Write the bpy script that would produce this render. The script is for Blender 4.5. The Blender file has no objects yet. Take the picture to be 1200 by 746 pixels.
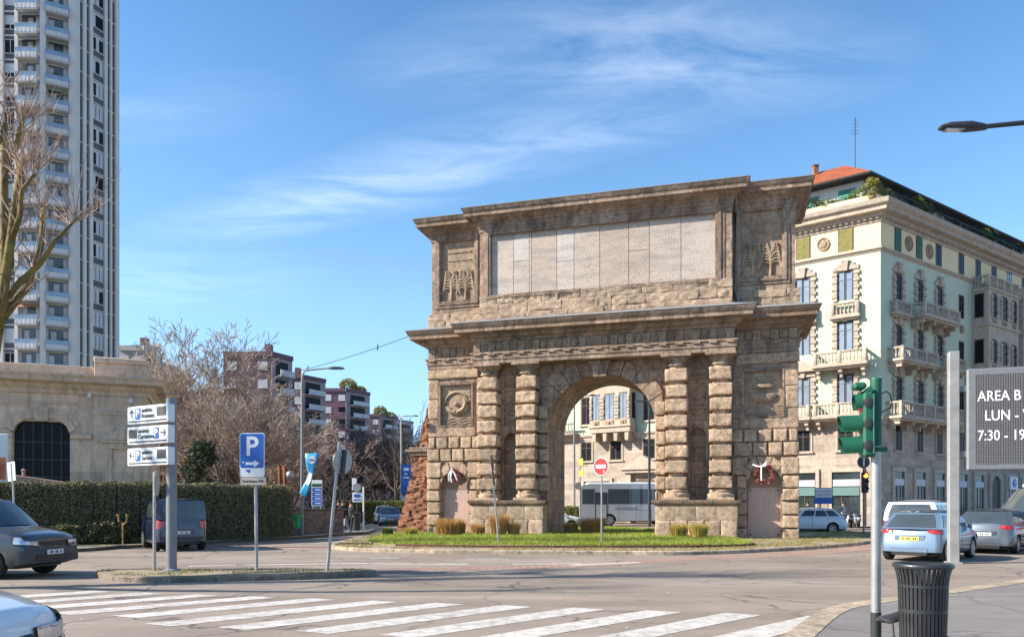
import bpy, bmesh, math, random
from mathutils import Vector, Matrix, noise
R_ = math.radians
sc = bpy.context.scene
COL = sc.collection
F, CX, HY, EYE = 900.0, 600.0, 592.0, 1.6
def PX(px, D): return (px-CX)/F*D
def PZ(py, D): return EYE+(HY-py)/F*D

# ------------------------------------------------------------------ mesh builder
class MB:
    def __init__(s): s.v=[]; s.f=[]; s.m=[]; s.M=None
    def add(s, vs, fs, mi=0):
        b=len(s.v)
        if s.M is not None: vs=[tuple(s.M@Vector(p)) for p in vs]
        s.v+=vs; s.f+=[tuple(b+i for i in f) for f in fs]; s.m+=[mi]*len(fs)
    def box(s,x0,x1,y0,y1,z0,z1,mi=0):
        s.add([(x0,y0,z0),(x1,y0,z0),(x1,y1,z0),(x0,y1,z0),(x0,y0,z1),(x1,y0,z1),(x1,y1,z1),(x0,y1,z1)],
              [(3,2,1,0),(4,5,6,7),(0,1,5,4),(1,2,6,5),(2,3,7,6),(3,0,4,7)],mi)
    def bbox(s,x0,x1,y0,y1,z0,z1,b=.02,mi=0):   # box with bevelled edges
        def lv(k): return b if k else 0
        vs=[];idx={}
        for sx in (0,1):
            for sy in (0,1):
                for sz in (0,1):
                    X=(x0,x1)[sx];Y=(y0,y1)[sy];Z=(z0,z1)[sz]
                    dx=b if sx==0 else -b; dy=b if sy==0 else -b; dz=b if sz==0 else -b
                    idx[(sx,sy,sz)]=(len(vs),len(vs)+1,len(vs)+2)
                    vs+=[(X,Y+dy,Z+dz),(X+dx,Y,Z+dz),(X+dx,Y+dy,Z)]
        fs=[]
        I=lambda a,b_,c,k: idx[(a,b_,c)][k]
        for q in (0,1):
            fs.append((I(q,0,0,0),I(q,1,0,0),I(q,1,1,0),I(q,0,1,0)))
            fs.append((I(0,q,0,1),I(1,q,0,1),I(1,q,1,1),I(0,q,1,1)))
            fs.append((I(0,0,q,2),I(1,0,q,2),I(1,1,q,2),I(0,1,q,2)))
        for a in (0,1):
            for c in (0,1):
                fs.append((I(a,c,0,0),I(a,c,1,0),I(a,c,1,1),I(a,c,0,1)))
                fs.append((I(a,0,c,0),I(a,1,c,0),I(a,1,c,2),I(a,0,c,2)))
                fs.append((I(0,a,c,1),I(1,a,c,1),I(1,a,c,2),I(0,a,c,2)))
        for k in idx.values(): fs.append(k)
        s.add(vs,fs,mi)
    def quad(s,a,b,c,d,mi=0): s.add([a,b,c,d],[(0,1,2,3)],mi)
    def prism(s,poly,y0,y1,mi=0):               # poly in (x,z), extruded along y
        n=len(poly)
        s.add([(x,y0,z) for x,z in poly]+[(x,y1,z) for x,z in poly],
              [tuple(range(n)),tuple(range(2*n-1,n-1,-1))]+[(i,(i+1)%n,n+(i+1)%n,n+i) for i in range(n)],mi)
    def slab(s,poly,z0,z1,mi=0):                # poly in (x,y), extruded along z
        n=len(poly)
        s.add([(x,y,z0) for x,y in poly]+[(x,y,z1) for x,y in poly],
              [tuple(range(n-1,-1,-1)),tuple(range(n,2*n))]+[(i,(i+1)%n,n+(i+1)%n,n+i) for i in range(n)],mi)
    def rings(s,rs,mi=0,cap=True,closed=False):
        n=len(rs[0]); vs=[p for r in rs for p in r]; fs=[]
        k=len(rs)
        for i in range(k if closed else k-1):
            for j in range(n):
                a=i*n+j;b=i*n+(j+1)%n;c=((i+1)%k)*n+(j+1)%n;d=((i+1)%k)*n+j
                fs.append((a,b,c,d))
        if cap and not closed:
            fs.append(tuple(range(n-1,-1,-1))); fs.append(tuple((k-1)*n+j for j in range(n)))
        s.add(vs,fs,mi)
    def lathe(s,prof,n=16,c=(0,0,0),mi=0,cap=True,a0=0.0):
        s.rings([[(c[0]+r*math.cos(a0+2*math.pi*j/n),c[1]+r*math.sin(a0+2*math.pi*j/n),c[2]+z) for j in range(n)] for r,z in prof],mi,cap)
    def tube(s,pts,rad,n=8,mi=0,cap=True):
        pts=[Vector(p) for p in pts]; rs=[]
        if not hasattr(rad,'__len__'): rad=[rad]*len(pts)
        up=None
        for i,p in enumerate(pts):
            d=(pts[min(i+1,len(pts)-1)]-pts[max(i-1,0)])
            d=d.normalized() if d.length>1e-9 else Vector((0,0,1))
            if up is None: up=Vector((0,0,1)) if abs(d.z)<.9 else Vector((1,0,0))
            x=d.cross(up)
            if x.length<1e-4: x=d.orthogonal()
            x.normalize(); y=d.cross(x).normalized(); up=-y if False else up
            rs.append([tuple(p+(x*math.cos(2*math.pi*j/n)+y*math.sin(2*math.pi*j/n))*rad[i]) for j in range(n)])
        s.rings(rs,mi,cap)
    def grid(s,fn,nu,nv,mi=0):                  # fn(a,b)->point, a,b in 0..1
        vs=[tuple(fn(i/nu,j/nv)) for i in range(nu+1) for j in range(nv+1)]
        s.add(vs,[(i*(nv+1)+j,(i+1)*(nv+1)+j,(i+1)*(nv+1)+j+1,i*(nv+1)+j+1) for i in range(nu) for j in range(nv)],mi)
    def mould(s,plan,prof,mi=0,closed=True):    # sweep (out,z) profile round a plan polyline (CCW, outward = right of travel)
        n=len(plan); P=[Vector((p[0],p[1])) for p in plan]
        def off(i,o):
            if closed or 0<i<n-1:
                a=(P[i]-P[(i-1)%n]).normalized(); b=(P[(i+1)%n]-P[i]).normalized()
            elif i==0: a=b=(P[1]-P[0]).normalized()
            else: a=b=(P[-1]-P[-2]).normalized()
            na=Vector((a.y,-a.x)); nb=Vector((b.y,-b.x)); m=na+nb
            if m.length<1e-5: m=na
            m.normalize(); return P[i]+m*(o/max(.3,m.dot(na)))
        vs=[];k=len(prof)
        for o,z in prof:
            for i in range(n):
                q=off(i,o); vs.append((q.x,q.y,z))
        fs=[]
        for r in range(k-1):
            for i in range(n if closed else n-1):
                j=(i+1)%n; fs.append((r*n+i,r*n+j,(r+1)*n+j,(r+1)*n+i))
        if not closed:
            fs.append(tuple(r*n for r in range(k))); fs.append(tuple(r*n+n-1 for r in range(k-1,-1,-1)))
        s.add(vs,fs,mi)
    def rblock(s,x0,x1,y0,y1,z0,z1,amp=.03,rnd=.06,nx=8,nz=6,seed=0,mi=0):   # rough dressed stone, open at the back (y1)
        sx=x1-x0; sz=z1-z0; off=Vector((seed*7.31,seed*3.17,seed*1.7))
        def P(u,w,face):
            x=x0+sx*u; z=z0+sz*w
            du=min(u,1-u)*sx; dw=min(w,1-w)*sz
            e=0
            if du<rnd: e+=(1-du/rnd)**2
            if dw<rnd: e+=(1-dw/rnd)**2
            q=Vector((x*2.2,y0*2,z*2.2))+off
            h=noise.fractal(q*1.6,.8,2.0,4)
            y=y0+rnd*.6*min(1.25,e)-amp*h
            cx=noise.noise(Vector((z*3,seed*2.1,1.3+x0)))*amp*.6; cz=noise.noise(Vector((x*3,seed*1.1,4.3+z0)))*amp*.6
            return (x+cx*(1 if u in(0,1) else .3),y,z+cz*(1 if w in (0,1) else .3))
        ea=min(.3,rnd/sx); us=[0,.35*ea,ea]+[ea+(1-2*ea)*i/(nx-4) for i in range(1,nx-4)]+[1-ea,1-.35*ea,1]
        eb=min(.3,rnd/sz); ws=[0,.35*eb,eb]+[eb+(1-2*eb)*i/(nz-4) for i in range(1,nz-4)]+[1-eb,1-.35*eb,1]
        A=len(us);B=len(ws)
        vs=[P(u,w,0) for u in us for w in ws]; fs=[]
        for i in range(A-1):
            for j in range(B-1): fs.append((i*B+j,(i+1)*B+j,(i+1)*B+j+1,i*B+j+1))
        per=[i*B for i in range(A)]+[(A-1)*B+j for j in range(1,B)]+[i*B+B-1 for i in range(A-2,-1,-1)]+[j for j in range(B-2,0,-1)]
        b=len(vs); vs+=[(vs[i][0],y1,vs[i][2]) for i in per]; n=len(per)
        for k in range(n): fs.append((per[k],b+k,b+(k+1)%n,per[(k+1)%n]))
        s.add(vs,fs,mi)
    def build(s,name,mats,parent=None,smooth=0,loc=None,recalc=True):
        me=bpy.data.meshes.new(name); me.from_pydata(s.v,[],s.f)
        if not isinstance(mats,(list,tuple)): mats=[mats]
        for m in mats: me.materials.append(m)
        if len(mats)>1: me.polygons.foreach_set('material_index',s.m)
        if recalc:
            bm=bmesh.new(); bm.from_mesh(me); bmesh.ops.recalc_face_normals(bm,faces=bm.faces); bm.to_mesh(me); bm.free()
        if smooth:
            me.polygons.foreach_set('use_smooth',[True]*len(me.polygons))
            if smooth<180: me.set_sharp_from_angle(angle=R_(smooth))
        me.update()
        o=bpy.data.objects.new(name,me); COL.objects.link(o)
        if parent is not None: o.parent=parent
        if loc is not None: o.location=loc
        return o
def tag(o,label=None,cat=None,group=None,kind=None):
    if label: o['label']=label
    if cat: o['category']=cat
    if group: o['group']=group
    if kind: o['kind']=kind
    return o
def thing(name,label,cat,loc=(0,0,0),rz=0.0,group=None):
    o=bpy.data.objects.new(name,None); o.empty_display_size=.3; COL.objects.link(o)
    o.location=loc; o.rotation_euler=(0,0,rz)
    return tag(o,label,cat,group)
def dup(root,loc,rz,label,scale=None,group=None):
    r=root.copy(); COL.objects.link(r); r.location=loc; r.rotation_euler=(0,0,rz); r['label']=label
    if group: r['group']=group
    if scale: r.scale=(scale,)*3 if not hasattr(scale,'__len__') else scale
    for ch in list(root.children):
        c=ch.copy(); COL.objects.link(c); c.parent=r
        for g in list(ch.children):
            d=g.copy(); COL.objects.link(d); d.parent=c
    return r
FONTCACHE={}
def text_obj(name,txt,size,mat,parent,loc,rot,ext=.003,align='CENTER',sx=1.0,bold=0.0,shear=0):
    cu=bpy.data.curves.new('t','FONT'); cu.body=txt; cu.size=size; cu.align_x=align; cu.align_y='CENTER'
    cu.extrude=ext; cu.offset=bold; cu.shear=shear; cu.resolution_u=3
    t=bpy.data.objects.new('t',cu); COL.objects.link(t)
    dg=bpy.context.evaluated_depsgraph_get(); dg.update()
    me=bpy.data.meshes.new_from_object(t.evaluated_get(dg))
    bpy.data.objects.remove(t); bpy.data.curves.remove(cu)
    me.materials.clear(); me.materials.append(mat)
    o=bpy.data.objects.new(name,me); COL.objects.link(o); o.parent=parent
    o.location=loc; o.rotation_euler=rot; o.scale=(sx,1,1); return o

# ------------------------------------------------------------------ materials
def nt(name):
    m=bpy.data.materials.new(name); m.use_nodes=True; t=m.node_tree; b=t.nodes['Principled BSDF']; return m,t,b
def N(t,typ,**kw):
    n=t.nodes.new(typ)
    for k,v in kw.items():
        if k in n.inputs: n.inputs[k].default_value=v
        else: setattr(n,k,v)
    return n
def mix(t,a,b,f,mode='MIX'):
    n=t.nodes.new('ShaderNodeMix'); n.data_type='RGBA'; n.blend_type=mode
    for s,v in ((0,f),(6,a),(7,b)):
        if hasattr(v,'is_linked') or hasattr(v,'links'): t.links.new(v,n.inputs[s])
        else: n.inputs[s].default_value=(v if s==0 else (tuple(v)+(1,))[:4])
    return n.outputs[2]
def ramp(t,fac,stops):
    n=t.nodes.new('ShaderNodeValToRGB'); e=n.color_ramp.elements
    while len(e)<len(stops): e.new(.5)
    for i,(p,c) in enumerate(stops):
        e[i].position=p; e[i].color=(c,c,c,1) if not hasattr(c,'__len__') else tuple(c)+(1,)
    t.links.new(fac,n.inputs[0]); return n.outputs[0]
def mathn(t,op,a,b=None):
    n=t.nodes.new('ShaderNodeMath'); n.operation=op
    for i,v in enumerate((a,b)):
        if v is None: continue
        if hasattr(v,'links'): t.links.new(v,n.inputs[i])
        else: n.inputs[i].default_value=v
    return n.outputs[0]
def coords(t,kind='Object'):
    return t.nodes.new('ShaderNodeTexCoord').outputs[kind]
def scaled(t,co,sx,sy,sz):
    n=t.nodes.new('ShaderNodeMapping'); n.inputs['Scale'].default_value=(sx,sy,sz); t.links.new(co,n.inputs[0]); return n.outputs[0]
def noiz(t,co,scale,detail=4,rough=.6,dist=0):
    n=N(t,'ShaderNodeTexNoise',Scale=scale,Detail=detail,Roughness=rough,Distortion=dist); t.links.new(co,n.inputs['Vector']); return n.outputs[0]
def bump(t,b,h,strength=.3,dist=.02):
    n=N(t,'ShaderNodeBump',Strength=strength,Distance=dist); t.links.new(h,n.inputs['Height']); t.links.new(n.outputs[0],b.inputs['Normal'])
def wallvec(t,co,kx=1.0,ky=1.0):
    s=t.nodes.new('ShaderNodeSeparateXYZ'); t.links.new(co,s.inputs[0])
    a=mathn(t,'ADD',mathn(t,'MULTIPLY',s.outputs[0],kx),mathn(t,'MULTIPLY',s.outputs[1],ky))
    c=t.nodes.new('ShaderNodeCombineXYZ'); t.links.new(a,c.inputs[0]); t.links.new(s.outputs[2],c.inputs[1]); return c.outputs[0]
def plain(name,col,rough=.6,metal=0,var=.12,scale=6,bmp=0,bscale=40,coat=0,spec=.5,emit=None,es=1.0):
    m,t,b=nt(name); co=coords(t)
    n=noiz(t,co,scale,5,.65)
    c=mix(t,[x*(1-var) for x in col],[min(1,x*(1+var)) for x in col],ramp(t,n,[(.3,0),(.7,1)]))
    t.links.new(c,b.inputs['Base Color']); b.inputs['Roughness'].default_value=rough; b.inputs['Metallic'].default_value=metal
    b.inputs['Coat Weight'].default_value=coat; b.inputs['Specular IOR Level'].default_value=spec
    if coat: b.inputs['Coat Roughness'].default_value=.06
    if emit: b.inputs['Emission Color'].default_value=tuple(emit)+(1,); b.inputs['Emission Strength'].default_value=es
    if bmp: bump(t,b,noiz(t,co,bscale,6,.7),bmp,.02)
    return m
def stone(name,col,dark,rough=.9,bricks=None,isl=.25,pit=.5,stain=.5,bmp=.6,mort=(.12,.095,.075),sc_=1.0,red=None,kx=1,ky=1,con=1.0):
    m,t,b=nt(name); co=coords(t)
    n1=noiz(t,co,.55*sc_,6,.65); n2=noiz(t,co,5*sc_,8,.7); n3=noiz(t,co,22*sc_,5,.75)
    n4=noiz(t,co,1.7*sc_,5,.7,.4); c=mix(t,[x*(1-con*(1-.52*(1.0,.95,.9)[i])) for i,x in enumerate(col)],[min(1,x*(1+.2*con)) for x in col],ramp(t,mathn(t,'ADD',mathn(t,'MULTIPLY',n2,.6),mathn(t,'MULTIPLY',n4,.4)),[(.36,0),(.60,1)]))
    st=noiz(t,scaled(t,co,1.6*sc_,1.6*sc_,.35*sc_),1.3,6,.7,.6)
    c=mix(t,c,dark,mathn(t,'MULTIPLY',ramp(t,st,[(.47,0),(.68,1)]),stain))
    if red: c=mix(t,c,red,mathn(t,'MULTIPLY',ramp(t,n1,[(.52,0),(.62,1)]),.55))
    if isl:
        g=t.nodes.new('ShaderNodeNewGeometry')
        c=mix(t,c,mix(t,(.5,.47,.43),(1.25,1.18,1.12),g.outputs['Random Per Island']),isl*1.6,'MULTIPLY') if isl>0 else c
    h=mathn(t,'ADD',mathn(t,'MULTIPLY',n2,.6),mathn(t,'MULTIPLY',n3,.5))
    vo=N(t,'ShaderNodeTexVoronoi',Scale=9*sc_); t.links.new(co,vo.inputs['Vector'])
    pits=ramp(t,mathn(t,'ADD',vo.outputs[0],mathn(t,'MULTIPLY',n3,.45)),[(.30,1),(.44,0)])
    c=mix(t,c,[x*.35 for x in dark],mathn(t,'MULTIPLY',pits,pit))
    h=mathn(t,'SUBTRACT',h,mathn(t,'MULTIPLY',pits,.8*pit))
    if bricks:
        w,hh,ms=bricks
        bt=N(t,'ShaderNodeTexBrick',Scale=1.0); bt.inputs['Brick Width'].default_value=w; bt.inputs['Row Height'].default_value=hh
        bt.inputs['Mortar Size'].default_value=ms; bt.inputs['Mortar Smooth'].default_value=.3; bt.inputs['Bias'].default_value=0
        bt.inputs['Color1'].default_value=(.72,.7,.68,1); bt.inputs['Color2'].default_value=(1.15,1.1,1.05,1); bt.inputs['Mortar'].default_value=(.9,.9,.9,1)
        wv=wallvec(t,co,kx,ky)
        wob=N(t,'ShaderNodeTexNoise',Scale=2.5,Detail=3); t.links.new(co,wob.inputs['Vector'])
        va=t.nodes.new('ShaderNodeVectorMath'); va.operation='MULTIPLY_ADD'; t.links.new(wob.outputs[1],va.inputs[0]); va.inputs[1].default_value=(.06*hh/.5,.05*hh/.5,0); t.links.new(wv,va.inputs[2])
        t.links.new(va.outputs[0],bt.inputs['Vector'])
        c=mix(t,c,bt.outputs[0],.85,'MULTIPLY'); c=mix(t,c,mort,mathn(t,'MULTIPLY',bt.outputs[1],.8))
        h=mathn(t,'SUBTRACT',h,mathn(t,'MULTIPLY',bt.outputs[1],.9))
    t.links.new(c,b.inputs['Base Color']); b.inputs['Roughness'].default_value=rough; b.inputs['Specular IOR Level'].default_value=.25
    bump(t,b,h,bmp,.075/ (sc_ if sc_>1 else 1)); return m
def glass(name,col=(.03,.035,.04),rough=.04,spec=.6):
    m,t,b=nt(name); co=coords(t)
    n=noiz(t,co,1.2,2)
    c=mix(t,[x*.6 for x in col],[x*1.5 for x in col],n); t.links.new(c,b.inputs['Base Color'])
    b.inputs['Roughness'].default_value=rough; b.inputs['Specular IOR Level'].default_value=spec
    bump(t,b,noiz(t,co,.9,1),.02,.05); return m
def leafm(name,c1,c2,trans=.25):
    m,t,b=nt(name); g=t.nodes.new('ShaderNodeNewGeometry'); 
    n=noiz(t,coords(t),.9,3)
    c=mix(t,c1,c2,mathn(t,'MULTIPLY',mathn(t,'ADD',g.outputs['Random Per Island'],n),.62)); t.links.new(c,b.inputs['Base Color'])
    b.inputs['Roughness'].default_value=.55; b.inputs['Specular IOR Level'].default_value=.3
    tr=t.nodes.new('ShaderNodeBsdfTranslucent'); t.links.new(c,tr.inputs[0]); ms=t.nodes.new('ShaderNodeMixShader'); ms.inputs[0].default_value=trans
    t.links.new(b.outputs[0],ms.inputs[1]); t.links.new(tr.outputs[0],ms.inputs[2]); t.links.new(ms.outputs[0],t.nodes['Material Output'].inputs[0]); return m

MT={}
MT['arch']=stone('travertine_weathered',(.42,.31,.23),(.11,.085,.068),bricks=(1.3,.62,.012),isl=0,pit=.5,stain=.75,bmp=.8)
MT['block']=stone('rusticated_stone',(.51,.378,.265),(.16,.12,.09),isl=.3,pit=1.0,stain=.4,bmp=1.0)
MT['trim']=stone('carved_stone',(.38,.288,.22),(.085,.068,.056),bricks=(1.15,4,.012),isl=.0,pit=.55,stain=.9,bmp=.7,red=(.30,.19,.12))
MT['relief']=stone('relief_stone',(.37,.275,.19),(.14,.105,.08),isl=0,pit=.3,stain=.5,bmp=.5)
MT['rubble']=stone('rubble_stone',(.44,.335,.24),(.15,.115,.085),isl=.2,pit=.55,stain=.35,bmp=.8)
MT['lead']=plain('lead_sheet',(.21,.205,.20),.8,.0,.2,3,.2)
MT['brick']=stone('old_brick',(.40,.15,.078),(.12,.06,.045),bricks=(.32,.11,.02),isl=0,pit=.6,stain=.6,bmp=1.0,mort=(.30,.19,.125),sc_=1.3,red=(.42,.28,.19))
def tabletm():
    m,t,b=nt('inscribed_marble'); co=coords(t); w=wallvec(t,co); g=t.nodes.new('ShaderNodeNewGeometry')
    c=mix(t,(.44,.34,.26),(.52,.47,.42),g.outputs['Random Per Island'])
    n=noiz(t,scaled(t,w,1.25,.95,1),12,3,.6); rows=N(t,'ShaderNodeTexWave',Scale=2.6,Distortion=1.2,bands_direction='Y'); t.links.new(w,rows.inputs['Vector'])
    wear=noiz(t,co,1.3,6,.7,.5)
    ink=mathn(t,'MULTIPLY',ramp(t,n,[(.49,0),(.58,1)]),ramp(t,noiz(t,co,3.0,3),[(.3,.5),(.6,1)]))
    c=mix(t,c,(.20,.145,.105),mathn(t,'MULTIPLY',ink,mathn(t,'MULTIPLY',ramp(t,wear,[(.3,.95),(.65,.25)]),.8)))
    c=mix(t,c,(.26,.22,.19),mathn(t,'MULTIPLY',ramp(t,noiz(t,scaled(t,co,.5,.5,1.9),1.2,7,.7,.4),[(.46,0),(.66,1)]),.75))
    t.links.new(c,b.inputs['Base Color']); b.inputs['Roughness'].default_value=.75; bump(t,b,ink,.4,.012); return m
MT['tablet']=tabletm()
def plaquem():
    m,t,b=nt('pink_marble_plaque'); co=coords(t); w=wallvec(t,co)
    n=noiz(t,scaled(t,w,38,1,1),1.0,3,.6); rows=N(t,'ShaderNodeTexWave',Scale=8,Distortion=0,bands_direction='Y'); t.links.new(w,rows.inputs['Vector'])
    s=t.nodes.new('ShaderNodeSeparateXYZ'); t.links.new(co,s.inputs[0])
    body=ramp(t,s.outputs[2],[(.0,0),(.25,1)])
    ink=mathn(t,'MULTIPLY',ramp(t,n,[(.46,0),(.52,1)]),ramp(t,rows.outputs[1],[(.4,0),(.6,1)]))
    c=mix(t,(.46,.31,.245),(.54,.38,.30),noiz(t,co,3,6)); c=mix(t,c,(.2,.13,.11),mathn(t,'MULTIPLY',ink,.5))
    t.links.new(c,b.inputs['Base Color']); b.inputs['Roughness'].default_value=.5; return m
MT['plaque']=plaquem()
MT['plaque_arch']=plain('red_granite',(.30,.175,.12),.6,0,.2,4,.1)
MT['green']=plain('green_enamel',(.012,.095,.055),.5,0,.15,6,spec=.35)
MT['galv']=plain('galvanised_steel',(.36,.36,.35),.45,.55,.15,8,.05)
MT['greysteel']=plain('grey_painted_steel',(.20,.205,.21),.5,.2,.12,6,.05)
MT['darksteel']=plain('dark_steel',(.035,.036,.038),.5,.2,.2,6,.05)
MT['black']=plain('black_plastic',(.012,.012,.013),.45,0,.2,6)
MT['white']=plain('white_enamel',(.72,.72,.70),.4,0,.05,3)
MT['signwhite']=plain('sign_white',(.70,.71,.70),.35,0,.04,2)
MT['blue']=plain('sign_blue',(.012,.10,.42),.35,0,.06,3)
MT['skyblue']=plain('banner_blue',(.03,.30,.55),.5,0,.08,3)
MT['red']=plain('sign_red',(.52,.02,.02),.4,0,.08,3)
MT['ink']=plain('sign_black',(.015,.015,.016),.5,0,.1,4)
MT['led']=plain('led_panel_off',(.045,.045,.045),.6,0,.15,60)
MT['tyre']=plain('tyre_rubber',(.018,.018,.018),.8,0,.2,8,.1)
MT['rim']=plain('alloy_rim',(.42,.43,.44),.3,.8,.08,4)
MT['glass']=glass('car_glass',(.045,.058,.065),.04,.7)
MT['winglass']=glass('window_glass',(.014,.016,.018),.25,.10)
MT['lamp_clear']=plain('headlamp_glass',(.55,.56,.58),.08,.5,.25,14,spec=.9,coat=1)
MT['lamp_red']=plain('tail_lamp',(.35,.012,.014),.15,0,.25,16,coat=1)
MT['plate']=plain('number_plate',(.62,.62,.60),.4,0,.05,3)
MT['plate_y']=plain('yellow_plate',(.62,.55,.10),.4,0,.05,3)
MT['rust']=plain('rusty_iron',(.22,.075,.03),.8,.2,.4,5,.4)
MT['chrome']=plain('chrome',(.6,.6,.6),.12,1,.05,4)
def paint(name,col,metal=.0,rough=.28,coat=1):
    return plain(name,col,rough,metal,.05,2,coat=coat)
MT['skin']=plain('skin',(.45,.26,.18),.5,0,.08,5)
# ------------------------------------------------------------------ world, sun, camera
SUN_EL, SUN_A = R_(32), R_(9.5)
S = Vector((-math.cos(SUN_A)*math.cos(SUN_EL), -math.sin(SUN_A)*math.cos(SUN_EL), math.sin(SUN_EL)))
w=bpy.data.worlds.new("World"); sc.world=w; w.use_nodes=True; t=w.node_tree
bg=t.nodes['Background']; sky=t.nodes.new('ShaderNodeTexSky'); sky.sky_type='NISHITA'; sky.sun_disc=False
sky.sun_elevation=SUN_EL; sky.sun_rotation=math.atan2(S.x,S.y); sky.air_density=1.0; sky.dust_density=.35; sky.ozone_density=1.0; sky.altitude=100
co=t.nodes.new('ShaderNodeTexCoord').outputs['Generated']
sp=t.nodes.new('ShaderNodeSeparateXYZ'); t.links.new(co,sp.inputs[0])
zc=mathn(t,'MAXIMUM',sp.outputs[2],.05)
cb=t.nodes.new('ShaderNodeCombineXYZ'); t.links.new(mathn(t,'DIVIDE',sp.outputs[0],zc),cb.inputs[0]); t.links.new(mathn(t,'DIVIDE',sp.outputs[1],zc),cb.inputs[1])
mp=t.nodes.new('ShaderNodeMapping'); mp.inputs['Rotation'].default_value=(0,0,R_(24)); mp.inputs['Scale'].default_value=(.75,1.9,1); mp.inputs['Location'].default_value=(2.3,1.1,0); t.links.new(cb.outputs[0],mp.inputs[0])
a=noiz(t,mp.outputs[0],2.3,10,.64,.9)
tot=None
for loc,rot,scl,amt in (((.36,1.72),8,(.62,.30),1.0),((-.50,2.45),-28,(1.15,.26),1.0),((.05,2.10),-20,(.7,.22),.9),((-1.6,3.4),-20,(.9,.6),.55),((-.95,1.95),-12,(.5,.2),.35),((2.4,3.2),10,(1.2,.6),.35),((-.1,1.75),-15,(.35,.2),.45)):
    q=t.nodes.new('ShaderNodeMapping'); q.vector_type='TEXTURE'; q.inputs['Location'].default_value=(loc[0],loc[1],0); q.inputs['Rotation'].default_value=(0,0,R_(rot)); q.inputs['Scale'].default_value=(scl[0],scl[1],1); t.links.new(cb.outputs[0],q.inputs[0])
    ln=t.nodes.new('ShaderNodeVectorMath'); ln.operation='LENGTH'; t.links.new(q.outputs[0],ln.inputs[0])
    v=mathn(t,'MULTIPLY',ramp(t,ln.outputs['Value'],[(.1,1),(1.0,0)]),amt); tot=v if tot is None else mathn(t,'MAXIMUM',tot,v)
cl=mathn(t,'MULTIPLY',ramp(t,a,[(.34,0),(.80,1)]),tot)
hs=t.nodes.new('ShaderNodeHueSaturation'); hs.inputs['Saturation'].default_value=1.26; hs.inputs['Value'].default_value=1.0; t.links.new(sky.outputs[0],hs.inputs['Color'])
hz=mix(t,hs.outputs[0],(2.0,3.7,6.0),ramp(t,sp.outputs[2],[(.02,.85),(.30,.18),(.55,0)]))
t.links.new(mix(t,hz,(7.6,8.0,8.6),mathn(t,'MULTIPLY',cl,.33)),bg.inputs[0]); bg.inputs[1].default_value=.12
sun=bpy.data.lights.new('sun','SUN'); sun.energy=5.0; sun.angle=R_(.5); sun.color=(1,.93,.83)
so=bpy.data.objects.new('sun',sun); COL.objects.link(so); so.rotation_euler=S.to_track_quat('Z','Y').to_euler(); so.location=(-60,-10,60)
cam=bpy.data.cameras.new('camera'); co_=bpy.data.objects.new('camera',cam); COL.objects.link(co_)
co_.location=(0,0,EYE); co_.rotation_euler=(R_(90),0,0); cam.sensor_width=36; cam.lens=36*F/1200; cam.shift_y=(HY-373)/1200; cam.clip_end=6000; cam.clip_start=.1
sc.camera=co_
sc.view_settings.view_transform='Standard'; sc.view_settings.look='None'; sc.view_settings.gamma=1; sc.view_settings.exposure=1.03
sc.cycles.use_denoising=True; sc.cycles.max_bounces=6; sc.cycles.diffuse_bounces=3; sc.cycles.glossy_bounces=3; sc.cycles.transparent_max_bounces=8
# ------------------------------------------------------------------ ground
def asphalt(name,c0,c1,cr=.6):
    m,t,b=nt(name); co=coords(t)
    big=noiz(t,scaled(t,co,.5,1,1),.35,4,.6); mid=noiz(t,co,2.6,6,.7); fine=noiz(t,co,45,3,.8)
    c=mix(t,c0,c1,ramp(t,big,[(.35,0),(.65,1)]))
    c=mix(t,c,(.5,.48,.46),mathn(t,'MULTIPLY',ramp(t,mid,[(.5,0),(.75,1)]),.35),'MULTIPLY')
    c=mix(t,c,mix(t,(.65,.65,.65),(1.3,1.28,1.25),fine),.6,'MULTIPLY')
    wob=N(t,'ShaderNodeTexNoise',Scale=.8,Detail=6); t.links.new(co,wob.inputs['Vector'])
    va=t.nodes.new('ShaderNodeVectorMath'); va.operation='MULTIPLY_ADD'; t.links.new(wob.outputs[1],va.inputs[0]); va.inputs[1].default_value=(1.6,1.6,0); t.links.new(co,va.inputs[2])
    v=N(t,'ShaderNodeTexVoronoi',Scale=.42,feature='DISTANCE_TO_EDGE'); t.links.new(va.outputs[0],v.inputs['Vector'])
    crk=mathn(t,'MULTIPLY',ramp(t,v.outputs[0],[(.006,1),(.02,0)]),ramp(t,noiz(t,co,.25,2),[(.46,0),(.55,1)]))
    c=mix(t,c,(.035,.033,.03),mathn(t,'MULTIPLY',crk,cr))
    # polished tyre tracks and oil spots
    tr=noiz(t,scaled(t,co,.12,1.3,1),1.0,4,.6,.3); c=mix(t,c,(1.22,1.2,1.18),mathn(t,'MULTIPLY',ramp(t,tr,[(.5,0),(.62,1)]),.85),'MULTIPLY')
    sp=noiz(t,co,1.1,2,.5); c=mix(t,c,(.05,.05,.05),mathn(t,'MULTIPLY',ramp(t,sp,[(.70,0),(.74,1)]),.35))
    t.links.new(c,b.inputs['Base Color']); b.inputs['Roughness'].default_value=.85; b.inputs['Specular IOR Level'].default_value=.3
    bump(t,b,mathn(t,'SUBTRACT',mathn(t,'ADD',fine,mathn(t,'MULTIPLY',mid,.5)),crk),.35,.015); return m
MT['road']=asphalt('old_asphalt',(.205,.166,.132),(.298,.246,.20))
MT['pave']=asphalt('pavement_asphalt',(.17,.155,.142),(.22,.20,.185),.3)
MT['kerb']=stone('granite_kerb',(.47,.385,.285),(.19,.155,.125),isl=.0,pit=.3,stain=.6,bmp=.3,bricks=(1.1,9,.02),sc_=1.5)
MT['earth']=plain('dry_earth',(.27,.215,.135),.95,0,.35,3,.8,18)
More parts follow.
